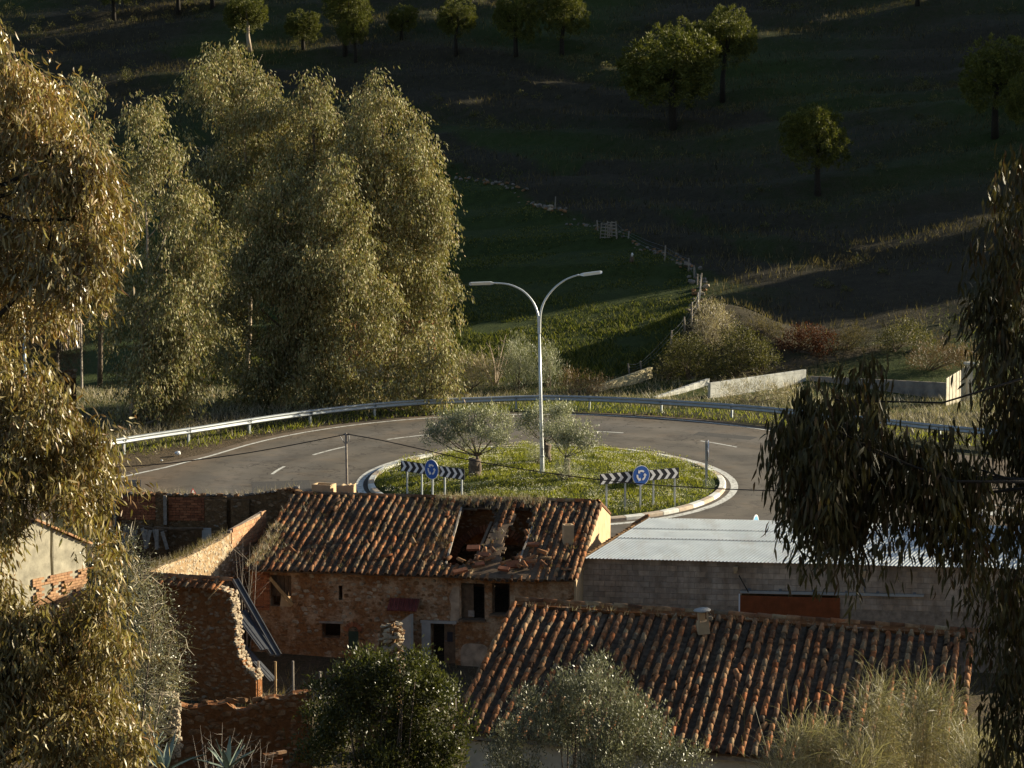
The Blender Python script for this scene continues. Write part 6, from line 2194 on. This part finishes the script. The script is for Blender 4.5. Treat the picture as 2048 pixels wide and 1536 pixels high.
# island: lush grass and daisies
x, y = scatter(60000, KX - 7.9, KX + 7.9, KY - 9.2, KY + 9.2, rg, lambda x, y: ((x - KX) / 7.8) ** 2 + ((y - KY) / 9.0) ** 2 < 1)
nz_ = gnoise(x, y, .7, 1)
qq = np.minimum(1, np.hypot((x - KX) / 7.9, (y - KY) / 9.1))
zi = .04 * (y - 109) + .16 + .45 * (1 - qq * qq)
bare = gnoise(x, y, .45, 8) + .9 * (qq > .9) - .55
k = (nz_ > -.75) & (bare < -.05 + rg.random(len(x)) * .5)
hgt = np.clip(.07 + .16 * (nz_[k] + .35), .03, .26)
pos = np.stack([x[k], y[k], zi[k] - .02], 1)
V, F = blades(pos, hgt * rg.uniform(.6, 1.3, k.sum()), rg.uniform(.02, .045, k.sum()), rg, .5)
tag(obj('island_grass', mesh_np('island_grass', V, F, M['lush'])), 'lush green grass covering the roundabout island', None, None, 'stuff')
fl = gnoise(x, y, .9, 3) + .4 * gnoise(x, y, 2.5, 4)
k = (fl > .0) & (rg.random(len(x)) < .42)
pos = np.stack([x[k], y[k], zi[k] + np.clip(.08 + .16 * (nz_[k] + .35), .04, .28)], 1)
V, F = leaf_quads(pos, rg.normal(size=(k.sum(), 3)), rg.uniform(.03, .055, k.sum()), rg.uniform(.03, .05, k.sum()), rg)
tag(obj('island_flowers', mesh_np('island_flowers', V, F, M['daisy'])), 'tiny white flowers scattered over the island grass', None, None, 'stuff')
# leafy weeds on the island
k = (gnoise(x, y, 1.1, 6) > .28) & (rg.random(len(x)) < .5)
pos = np.stack([x[k], y[k], zi[k] + rg.uniform(0, .3, k.sum())], 1)
V, F = leaf_quads(pos, rg.normal(size=(k.sum(), 3)) + np.array([0, 0, .4]), rg.uniform(.06, .13, k.sum()), rg.uniform(.03, .05, k.sum()), rg)
tag(obj('island_weeds', mesh_np('island_weeds', V, F, M['lush'])), 'leafy green weeds in clumps on the island', None, None, 'stuff')

# verge beyond the barrier
rail_y = lambda x: np.interp(x, rx[np.argsort(rx)], ry[np.argsort(rx)])
x, y = scatter(60000, -30, 34, 112, 146, rg, lambda x, y: inview(x, y) & (y > rail_y(x) - 1.1) & (y < 140.5 + .0 * x) & (field_mask(x, y) < .5) & ~((x > 3.6) & (y > 134.8) & (rg.random(len(x)) < .62)))
nv_ = gnoise(x, y, .3, 2)
dist = y - rail_y(x)
dry = (dist > 2.6 + 2.0 * nv_) | (rg.random(len(x)) < .12)
z = height(x, y)
kk = ~dry & (rg.random(len(x)) < .9)
grass_obj('verge_grass', x[kk], y[kk], z[kk] - .02, .1, .34, .045, M['lush'], rg, .45, 'short green grass along the verge under the crash barrier')
kk = dry
grass_obj('dry_verge_grass', x[kk], y[kk], z[kk] - .03, .15, .5, .022, M['dry_twig'], rg, .5, 'pale dry standing grass beyond the crash barrier', nb=2)
# verge on the road side, left: litter of leaves
x, y = scatter(26000, -27, 2, 100, 131, rg, lambda x, y: inview(x, y) & (y < rail_y(x) + .2) & (y > rail_y(x) - 2.4))
rr2 = np.hypot(x - KX, (y - KY) / 1.16)
k = (rr2 > 17.7) & (gnoise(x, y, .8, 4) > -.1)
z = np.maximum(height(x[k], y[k]), .04 * (y[k] - 109)) + .01
m_ = k.sum()
V, F = leaf_quads(np.stack([x[k], y[k], z + rg.uniform(0, .05, m_)], 1), rg.normal(size=(m_, 3)) * np.array([1, 1, .35]), rg.uniform(.06, .14, m_), rg.uniform(.02, .045, m_), rg)
tag(obj('leaf_litter', mesh_np('leaf_litter', V, F, M['brown_twig'])), 'fallen brown leaves on the dirt below the crash barrier', None, None, 'stuff')
k2 = (rr2 > 18.0) & (gnoise(x, y, .5, 9) > .12)
grass_obj('verge_weeds', x[k2], y[k2], np.maximum(height(x[k2], y[k2]), .04 * (y[k2] - 109)), .08, .3, .05, M['lush'], rg, .6, 'green weeds at the foot of the barrier posts on the left')

# field: leafy low crop
x, y = scatter(120000, -22, 14, 139, 222, rg, lambda x, y: inview(x, y) & (field_mask(x, y) > .45) & (rg.random(len(x)) < np.clip(1.15 - (y - 140) / 85, .25, 1)))
nf_ = gnoise(x, y, .35, 7)
k = nf_ > -.35
near_w = np.clip((165 - y[k]) / 22, 0, 1)
pos = np.stack([x[k], y[k], height(x[k], y[k]) - .02], 1)
h_ = (.10 + .22 * near_w) * rg.uniform(.6, 1.4, k.sum()) * (1 + nf_[k])
V, F = blades(pos, h_, rg.uniform(.06, .13, k.sum()), rg, .55)
tag(obj('field_crop', mesh_np('field_crop', V, F, M['field_grass'])), 'low leafy green growth covering the sloping field', None, None, 'stuff')

# hill: dry grass tufts
x, y = scatter(230000, -75, 75, 138, 345, rg, lambda x, y: inview(x, y) & (field_mask(x, y) < .3) & (y > 141) & (rg.random(len(x)) < np.clip(1.25 - (y - 140) / 260, .4, 1)))
nh = gnoise(x, y, .12, 11) + .5 * gnoise(x, y, .5, 12)
k = (nh > -.25) | (rg.random(len(x)) < .35)
x2, y2 = scatter(70000, -75, 60, 160, 300, rg, lambda x, y: inview(x, y) & (field_mask(x, y) < .3))
yc2 = y2 + (SUN[1] / SUN[0]) * (SX - x2)
inn = np.zeros(len(x2), bool)  # extra grass only inside the streaks, so they come out brighter
for (y0_, w__, zb_) in NOTCH: inn |= (np.abs(yc2 - y0_) < w__ * 1.15) & ((y2 > 215) | (x2 > 20))
grass_obj('streak_grass', x2[inn], y2[inn], height(x2[inn], y2[inn]) - .03,   .2, .55, .032, M['dry_grass'], rg, .4, 'tall dry grass added along the sun streaks to brighten them', nb=3)
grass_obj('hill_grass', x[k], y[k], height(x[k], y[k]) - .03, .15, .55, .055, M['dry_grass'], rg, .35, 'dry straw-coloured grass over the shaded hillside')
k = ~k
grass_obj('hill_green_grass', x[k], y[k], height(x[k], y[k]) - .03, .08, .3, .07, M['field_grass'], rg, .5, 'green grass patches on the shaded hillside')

x, y = scatter(2600, -70, 70, 158, 335, rg, lambda x, y: inview(x, y) & (field_mask(x, y) < .1))
k = gnoise(x, y, .05, 21) + .6 * gnoise(x, y, .2, 22) > .02
x, y = x[k], y[k]
m_ = 70
c = np.repeat(np.stack([x, y, height(x, y) + .15], 1), m_, 0)
sz_ = np.repeat(rg.uniform(.25, .75, len(x)), m_)[:, None]
d = unit(rg.normal(size=(len(c), 3))); d[:, 2] = np.abs(d[:, 2])
V, F = leaf_quads(c + d * sz_ * rg.random((len(c), 1)) ** .4, d + rg.normal(0, .5, d.shape), rg.uniform(.15, .3, len(c)), rg.uniform(.04, .08, len(c)), rg)
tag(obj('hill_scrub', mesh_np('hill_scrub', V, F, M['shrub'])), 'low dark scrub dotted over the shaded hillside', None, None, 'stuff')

# ------------------------------------------------------------------ shrubs on the bank by the field corner and along the track
BANK = [('dark dense shrub at the foot of the bank beside the sandy wall', [(1335, 735, 24), (1352, 742, 20), (1325, 750, 14)], 'shrub', 144.5),
        ('wide leafy shrub in the middle of the bank', [(1375, 700, 34), (1400, 715, 34), (1350, 705, 20), (1420, 740, 26)], 'shrub', 145.5),
        ('tall dry grass clump crowning the bank by the fence posts', [(1420, 630, 28), (1440, 655, 32), (1405, 655, 22), (1420, 680, 22)], 'dry_twig', 149),
        ('green shrub on the right shoulder of the bank', [(1475, 680, 30), (1500, 700, 30), (1460, 715, 30), (1450, 740, 18)], 'shrub', 146),
        ('low green shrub at the end of the bank by the dirt track', [(1520, 705, 24), (1540, 720, 18), (1500, 730, 20)], 'shrub', 145),
        ('straw-coloured scrub left of the red bracken', [(1510, 655, 18), (1535, 662, 20), (1550, 668, 16)], 'dry_grass', 151),
        ('patch of rust-red dead bracken beside the track', [(1590, 680, 28), (1620, 676, 28), (1650, 684, 24), (1570, 695, 16), (1640, 700, 18)], 'bracken', 149),
        ('dry pale scrub right of the red bracken', [(1690, 690, 22), (1720, 682, 22), (1705, 672, 18)], 'dry_grass', 150),
        ('green bramble on the slope above the yard wall', [(1790, 672, 26), (1820, 665, 26), (1850, 690, 24), (1770, 690, 18)], 'shrub', 151),
        ('brown bramble heap by the gate post', [(1850, 720, 26), (1885, 712, 26), (1910, 725, 24), (1830, 735, 18), (1940, 715, 24)], 'brown_twig', 143)]
for i, (lab, lob, mt, Y) in enumerate(BANK):
    lw_ = max(lob, key=lambda l: l[1] + l[2])
    Y = hit(lw_[0], lw_[1] + lw_[2] * .6, 133, 260).y
    L3 = lobes_px(lob, Y, 1.1, 1, .6, i)
    b = P(lob[0][0], max(l[1] for l in lob) + 20, Y)
    area = sum(l[1][0] ** 2 for l in L3)
    twiggy = mt in ('dry_twig', 'dry_grass', 'brown_twig')
    shrub('bank_shrub', lab, 'shrub', L3, M[mt], int(area * 230), 9, .2 if twiggy else .12, .022 if twiggy else .05, rv, (b.x, Y, hz(b.x, Y)), 'shrubs along the bank and track', .4, -.6 if twiggy else -.2, .1, .25)
# grey dry scrub in front of the field, bare fig
SCRUB = [('pale grey dry scrub left of the lamp pole', [(930, 735, 26), (960, 745, 28), (900, 760, 24), (985, 750, 24), (940, 765, 24)], 137.5, 'dry_twig'),
         ('silvery broom bush just left of the lamp pole', [(1035, 700, 26), (1045, 730, 30), (1020, 735, 22), (1030, 760, 24), (1060, 755, 20)], 138, 'olive'),
         ('silvery broom bush just right of the lamp pole', [(1095, 705, 18), (1100, 730, 22), (1105, 755, 20), (1085, 760, 18)], 138.5, 'olive'),
         ('twiggy brown scrub right of the silvery brooms', [(1140, 770, 22), (1170, 775, 20), (1200, 780, 20)], 136, 'brown_twig'),
         ('dry scrub between barrier and white yard wall', [(1500, 785, 22), (1540, 790, 24), (1580, 792, 24), (1460, 790, 18)], 133, 'dry_twig'),
         ('brown twiggy hedge heap at the far left', [(60, 680, 50), (110, 690, 45), (20, 690, 50), (90, 720, 45), (140, 700, 34), (30, 730, 40), (150, 735, 26)], 127, 'brown_twig')]
for i, (lab, lob, Y, mt) in enumerate(SCRUB):
    L3 = lobes_px(lob, Y, 1.0, 1, .5, 20 + i)
    area = sum(l[1][0] ** 2 for l in L3)
    b = P(lob[0][0], max(l[1] for l in lob) + 18, Y)
    shrub('dry_shrub', lab, 'shrub', L3, M[mt], int(area * (220 if i < 5 else 200)), 9, .22, .02, rv, (b.x, Y, hz(b.x, Y)), 'dry scrub bushes', .5, -.7, .09, .2)


def bare_tree(label, Y, base_px, tips, r0=.05, mat='pale_bark', cat='shrub', name='bare_shrub', group=None):
    q = P(*base_px, Y)
    zb = hz(q.x, Y)
    t = thing(name, label, cat, (q.x, Y, min(zb, q.z)), 0, group)
    o0 = Vector(t.location)
    mb = MB()
    r = random.Random(int(base_px[0]))
    for tp_ in tips:
        e = P(tp_[0], tp_[1], Y + r.uniform(-.4, .4)) - o0
        m1 = e * .45 + Vector((r.uniform(-.15, .15), r.uniform(-.1, .1), -.05))
        mb.tube([(0, 0, -.1), m1, e], [r0, r0 * .6, r0 * .12], 5)
        for k in range(4):
            s = m1.lerp(e, .15 + .2 * k)
            ee = s + Vector((r.uniform(-.5, .5), r.uniform(-.3, .3), r.uniform(.1, .5))) * (e.length * .3)
            mb.tube([s, s.lerp(ee, .5) + Vector((0, 0, -.03)), ee], [r0 * .35, r0 * .22, r0 * .08], 4)
    mb.build('branches', M[mat], t, True)
    return t


bare_tree('leafless pale fig branches above the grey dry scrub', 139.5, (990, 760), [(960, 690), (978, 682), (1000, 690), (1012, 668), (1025, 690), (1010, 705), (940, 700), (985, 705)], .06)
bare_tree('bare twiggy bush on the stone party wall left end', 80.5, (305, 1145), [(290, 1115), (300, 1105), (320, 1110), (330, 1122), (285, 1128)], .025, 'grey_wood')
bare_tree('bare twiggy bush on the stone party wall middle', 83, (368, 1120), [(352, 1100), (362, 1092), (376, 1098), (388, 1106)], .02, 'grey_wood')
bare_tree('tangle of dry stems at the left foot of the tiled roof', 82.6, (490, 1130), [(470, 1090), (486, 1075), (500, 1085), (478, 1110), (510, 1105), (515, 1090)], .018, 'grey_wood')

# ------------------------------------------------------------------ foreground bushes at the bottom
DB = [(700, 1350, 40), (760, 1345, 46), (825, 1345, 46), (870, 1375, 42), (670, 1390, 46), (740, 1400, 76), (830, 1410, 76), (895, 1435, 44), (650, 1450, 48), (720, 1470, 84), (820, 1490, 84), (895, 1490, 46), (650, 1520, 60), (780, 1550, 80), (870, 1550, 70), (620, 1510, 34), (850, 1330, 18), (730, 1325, 22), (905, 1390, 22), (925, 1470, 20)]
q = P(770, 1536, 54)
shrub('evergreen_bush', 'big dark glossy evergreen bush at the bottom below the broken stone stub', 'bush', sublobes(lobes_px(DB, 54, 1.0, 1, .5, 51), 5, .42, rv, .8), M['laurel'], 2800, 11, .105, .042, rv, (q.x, 54, hz(q.x, 54)), None, .28, -.5, .08, .35, 16)
OB = [(1195, 1345, 28), (1180, 1390, 40), (1215, 1385, 34), (1120, 1400, 45), (1240, 1410, 40), (1060, 1440, 50), (1140, 1450, 70), (1220, 1450, 60), (1290, 1440, 45), (1010, 1490, 50), (1090, 1510, 80), (1190, 1520, 90), (1290, 1500, 60), (1340, 1510, 36), (1030, 1540, 50), (1380, 1530, 30), (980, 1500, 24)]
q = P(1180, 1536, 49)
shrub('olive_bush', 'silvery wild olive bush at the bottom covering the front roof edge', 'bush', sublobes(lobes_px(OB, 49, 1.0, 1, .5, 52), 4, .46, rv, .8), M['olive_dark'], 2700, 11, .085, .022, rv, (q.x, 49, hz(q.x, 49)), None, .26, -.7, .07, .3, 16)


def broom(label, Y, base_px, n, spread_px, hpx, r, mat='broom', name='broom_bush', lean=0.0):
    q = P(*base_px, Y)
    zb = hz(q.x, Y)
    t = thing(name, label, 'bush', (q.x, Y, zb), 0, 'broom bushes at the lower right')
    s_ = scale_at(Y)
    H = P(base_px[0], base_px[1] - hpx, Y).z - zb
    k = 6
    a = r.uniform(0, 2 * math.pi, n)
    tipx = r.normal(0, spread_px / s_ * .5, n) + lean
    tipy = r.normal(0, .5, n)
    tz = H * r.uniform(.3, 1.0, n) ** .8 * (1 - .25 * (np.abs(tipx - lean) / (spread_px / s_)) ** 2)
    f = np.linspace(0, 1, k)[None, :, None]
    base = np.stack([r.normal(0, .18, n) + tipx * .25, r.normal(0, .2, n), np.full(n, H * .15)], 1)[:, None, :]
    tip = np.stack([tipx, tipy, tz], 1)[:, None, :]
    bow = np.stack([tipx * .3, tipy * .2, -np.abs(tipx) * .35], 1)[:, None, :]
    pts = base + (tip - base) * f + bow * (f ** 2 - f) * -2.2 * r.uniform(.2, 1.6, (n, 1, 1)) + r.normal(0, .03, (n, k, 3))
    V, F = ribbons(pts, r.uniform(.008, .018, n), r)
    obj('stems', mesh_np('stems', V, F, M[mat]), t)
    # side shoots
    m_ = n * 5
    i = r.integers(0, n, m_); j = r.integers(2, k, m_)
    s0 = pts[i, j]
    dirn = unit(tip[i, 0] - base[i, 0] + r.normal(0, .8, (m_, 3)) * H * .3)
    L = r.uniform(.15, .45, m_)[:, None, None]
    pp = s0[:, None, :] + dirn[:, None, :] * L * np.linspace(0, 1, 3)[None, :, None]
    V, F = ribbons(pp, r.uniform(.006, .012, m_), r)
    obj('shoots', mesh_np('shoots', V, F, M[mat]), t)
    MB().tube([(0, 0, -.1), (.03, 0, H * .1), (0, .02, H * .25)], [.06, .05, .04], 6).build('stump', M['bark'], t, True)
    return t


def broom_mass(label, Y, base_px, lst, n, r, mat='broom'):
    q = P(*base_px, Y)
    zb = hz(q.x, Y)
    t = thing('broom_bush', label, 'bush', (q.x, Y, zb), 0, 'broom bushes at the lower right')
    o0 = np.array([q.x, Y, zb])
    L3 = lobes_px(lst, Y, 1.0, 1.0, .5, 3)
    k = 7
    p, d = sample_lobes(L3, n, r, .1)
    dr = unit(d * .7 + np.array([.1, 0, .75]) + r.normal(0, .4, (n, 3)))
    side = unit(np.cross(dr, r.normal(size=(n, 3))))
    L = r.uniform(.2, .75, n)[:, None, None]
    f = np.linspace(0, 1, k)[None, :, None]
    curl = r.normal(0, .35, n)[:, None, None]
    pts = p[:, None, :] + dr[:, None, :] * L * f + side[:, None, :] * curl * L * f ** 2 + np.array([0, 0, -.18]) * L * f ** 3 + r.normal(0, .006, (n, k, 3))
    V, F = ribbons(pts - o0, r.uniform(.006, .014, n), r)
    obj('stems', mesh_np('stems', V, F, M[mat]), t)
    m_ = n // 12
    f2 = np.linspace(0, 1, 5)[None, :, None]
    tip = p[r.integers(0, n, m_)] - o0
    base = np.concatenate([r.normal(0, .12, (m_, 2)), np.zeros((m_, 1))], 1)
    pp = base[:, None, :] + (tip - base)[:, None, :] * f2 + np.array([0, 0, .15]) * np.sin(f2 * 3.14) + r.normal(0, .03, (m_, 5, 3))
    V, F = ribbons(pp, r.uniform(.012, .03, m_), r)
    obj('branches', mesh_np('branches', V, F, M['dry_twig']), t)
    return t


rb = np.random.default_rng(9)
broom_mass('upright olive-green broom bush before the right half of the front roof', 46, (1755, 1600), [(1760, 1390, 34), (1745, 1430, 40), (1790, 1440, 34), (1760, 1490, 50), (1800, 1520, 50)], 1500, rb)
broom_mass('pale feathery broom bush at the right end of the front roof', 45, (1850, 1600), [(1845, 1400, 36), (1880, 1420, 40), (1840, 1450, 50), (1890, 1480, 50), (1850, 1520, 70), (1920, 1510, 50)], 2300, rb)
broom_mass('low straw-coloured broom at the bottom between olive and upright broom', 44, (1620, 1600), [(1600, 1480, 34), (1640, 1490, 40), (1590, 1520, 50), (1680, 1510, 50), (1640, 1540, 70), (1720, 1540, 60), (1560, 1545, 40)], 2300, rb)
broom('sparse leggy broom with arching bare stems left of the upright one', 45, (1690, 1570), 40, 300, 240, rb)
broom_mass('yellowish broom tuft in the bottom right corner', 43, (1960, 1600), [(1960, 1510, 40), (2000, 1530, 50), (1940, 1545, 50)], 900, rb)

# thorny scrub in front of the left sheds
TH = [(240, 1110, 45), (210, 1150, 40), (270, 1160, 45), (300, 1210, 45), (250, 1230, 50), (320, 1270, 40), (280, 1310, 55), (330, 1330, 40), (250, 1380, 55), (320, 1400, 40), (220, 1450, 55), (290, 1450, 45), (200, 1090, 26), (345, 1365, 28), (240, 1500, 50)]
q = P(262, 1536, 60)
shrub('thorn_bush', 'grey thorny scrub with small leaves before the dark red shed wall', 'bush', lobes_px(TH, 60, .8, 1, .8, 55), M['olive_dark'], 1500, 8, .075, .024, rv, (q.x, 60, hz(q.x, 60)), None, .35, -.1, .12, .15, 9, 'bark')
r = np.random.default_rng(4)
p0, d0 = sample_lobes(lobes_px(TH, 60, .8, 1, .8, 55), 1500, r, .1)
d1 = unit(r.normal(size=(1500, 3)) + np.array([0, 0, .25]))
pp = p0[:, None, :] + d1[:, None, :] * (r.uniform(.25, .8, 1500)[:, None, None] * np.linspace(0, 1, 4)[None, :, None]) + r.normal(0, .03, (1500, 4, 3))
V, F = ribbons(pp, r.uniform(.008, .02, 1500), r)
tw_ = bpy.data.objects['thorn_bush']
obj('twigs', mesh_np('twigs', V - np.array(tw_.location), F, M['dry_twig']), tw_)

# agaves and dead stalks
def agave(label, px_, py_, Y, n, L, seed):
    q = P(px_, py_, Y)
    t = thing('agave', label, 'plant', (q.x, Y, q.z), 0, 'agaves at the lower left')
    r = random.Random(seed)
    for k in range(n):
        a = 2 * math.pi * k / n + r.uniform(-.2, .2)
        up = r.uniform(.5, 1.3)
        V = []
        for f, w, z in ((0, .05, 0), (.3, .075, .36), (.65, .05, .72), (1, .004, .9)):
            x = f * L * math.cos(up) * (1 + .15 * f); zz = L * f * math.sin(up) - (.18 * L * f * f if up < .9 else 0)
            c, s = math.cos(a), math.sin(a)
            for (o_, hh) in ((-w, .0), (0, -.03), (w, 0)):
                V.append((x * c - o_ * s, x * s + o_ * c, zz + hh))
        F = [(3 * i + j, 3 * i + j + 1, 3 * i + j + 4, 3 * i + j + 3) for i in range(3) for j in range(2)]
        F2 = [f_[::-1] for f_ in F]
        MB().add(V, F).build('leaf', M['agave'], t, True)
    return t


agave('grey-green agave rosette left of the bottom brick heap', 455, 1540, 57.5, 13, .85, 1)
agave('agave with arching pale leaves below the broken pillar', 330, 1545, 57, 12, 1.05, 2)
agave('small agave half hidden behind the lower left eucalyptus', 290, 1520, 58.5, 10, .8, 3)
bare_tree('clump of dry stalks on the low rubble at the bottom left', 58.5, (430, 1540), [(385, 1470), (400, 1450), (420, 1462), (445, 1445), (470, 1455), (490, 1470), (505, 1462), (520, 1480), (410, 1490), (460, 1480)], .018, 'grey_wood', 'plant', 'dry_stalks')
bare_tree('dry stalks standing beside the low rubble wall', 59, (510, 1540), [(500, 1490), (520, 1478), (535, 1488), (480, 1492), (548, 1500)], .016, 'grey_wood', 'plant', 'dry_stalks')

# dry weeds on roofs, walls and ruins
def roof_weeds(label, fn, n, hmin, hmax, seed, mat='dry_twig', w=.014):
    r = np.random.default_rng(seed)
    pts = np.array([fn(r) for _ in range(n)])
    pos = np.repeat(pts, 5, 0) + r.normal(0, .05, (n * 5, 3)) * np.array([1, 1, .2])
    V, F = blades(pos, r.uniform(hmin, hmax, len(pos)), np.full(len(pos), w), r, .4)
    return tag(obj('roof_weeds' if 'roof' in label else 'wall_weeds', mesh_np('roof_weeds', V, F, M[mat])), label, None, None, 'stuff')


def hroof_pt(u, v):
    y = v / math.sqrt(1 + HT * HT)
    return np.array(HF.world((u, y, ze + HT * y + .1)))


e0, e1 = hv(870, 1012), hv(1085, 1022)
roof_weeds('dry weeds along the ridge of the ruined roof', lambda r: hroof_pt(r.uniform(e0[0], e1[0]), HS - abs(r.normal(0, .35)) - .05), 230, .08, .32, 61)
roof_weeds('scattered dry moss tufts over the ruined roof', lambda r: next(hroof_pt(a_, b_) for a_, b_ in iter(lambda: (r.uniform(-HL + .1, -.2), r.uniform(.2, HS)), None) if not hhole(a_, b_)), 260, .04, .16, 62, 'weeds')
h0 = hv(880, 1090)
roof_weeds('weeds growing along the broken edge of the roof hole', lambda r: hroof_pt(h0[0] + r.normal(0, .25), h0[1] + r.normal(0, .9)), 40, .1, .25, 63, 'brown_twig')
h1 = hv(505, 1090)
roof_weeds('dry weeds matted on the left verge of the ruined roof', lambda r: hroof_pt(-HL + abs(r.normal(0, .35)), abs(r.normal(1.6, 1.3))), 130, .1, .3, 64)
roof_weeds('dry grass sprouting from the front roof ridge', lambda r: np.array(fwx(r.uniform(-FL + .5, -.5), FS - .35 + r.normal(0, .06))) + np.array([0, 0, .08]), 60, .04, .22, 65)
roof_weeds('dry grass on top of the stone party wall', lambda r: np.array(PL.world((lambda x: (x, r.uniform(.02, .45), np.interp(x, [p[0] for p in tp], [p[1] for p in tp])))(r.uniform(.1, tp[-1][0])))), 170, .06, .3, 66, 'weeds')
roof_weeds('thin dry stalks along the top of the ruined brick wall', lambda r: np.array(RF.world((lambda px_: (rw(px_, 990)[0], .3, rw(px_, 986 + (px_ - 190) * .025 - (0 if px_ < 480 else (px_ - 480) * .17))[1]))(r.uniform(200, 595)))), 90, .06, .35, 67)
# yard weeds and foreground ground cover
x, y = scatter(14000, -13, 14, 53, 84, rg, lambda x, y: inview(x, y))
grass_obj('yard_weeds', x, y, height(x, y) - .02, .08, .4, .03, M['weeds'], rg, .4, 'dry weeds on the yard and slopes between the sheds')
x, y = scatter(3500, -9.5, -3, 56, 60.5, rg, lambda x, y: inview(x, y))
grass_obj('bank_weeds', x, y, height(x, y) - .02, .1, .5, .02, M['dry_twig'], rg, .4, 'tangled dry weeds on the bank at the lower left', nb=2)

# unseen trees beyond the right edge: two shade the roofs, the large one is added to darken the near tree
def shade_tree(label, x, y, z, rr_, hh, seed):
    r = np.random.default_rng(seed)
    L3 = [(np.array([x + r.normal(0, rr_ * .4), y + r.normal(0, rr_ * .4), z + hh * r.uniform(-.35, .35)]), np.array([rr_ * .6, rr_ * .6, hh * .4])) for _ in range(9)]
    tree('eucalyptus_tree', label, 'tree', (x, y, hz(x, y)), L3, M['euc'], M['pale_bark'], r, 2600, 10, .3, .12, .3, 'eucalyptus trees beyond the right edge', .7, .8, .2)


shade_tree('eucalyptus beyond the right edge shading the metal roof', 25.6, 90.5, 2.6, 3.0, 3.0, 71)
shade_tree('eucalyptus beyond the right edge shading the front roof', 27.0, 73.5, 6.5, 3.4, 5.5, 72)
shade_tree('unseen eucalyptus added beyond the right edge to shade the hanging one', 19.5, 33.5, 15, 5.2, 13, 73)
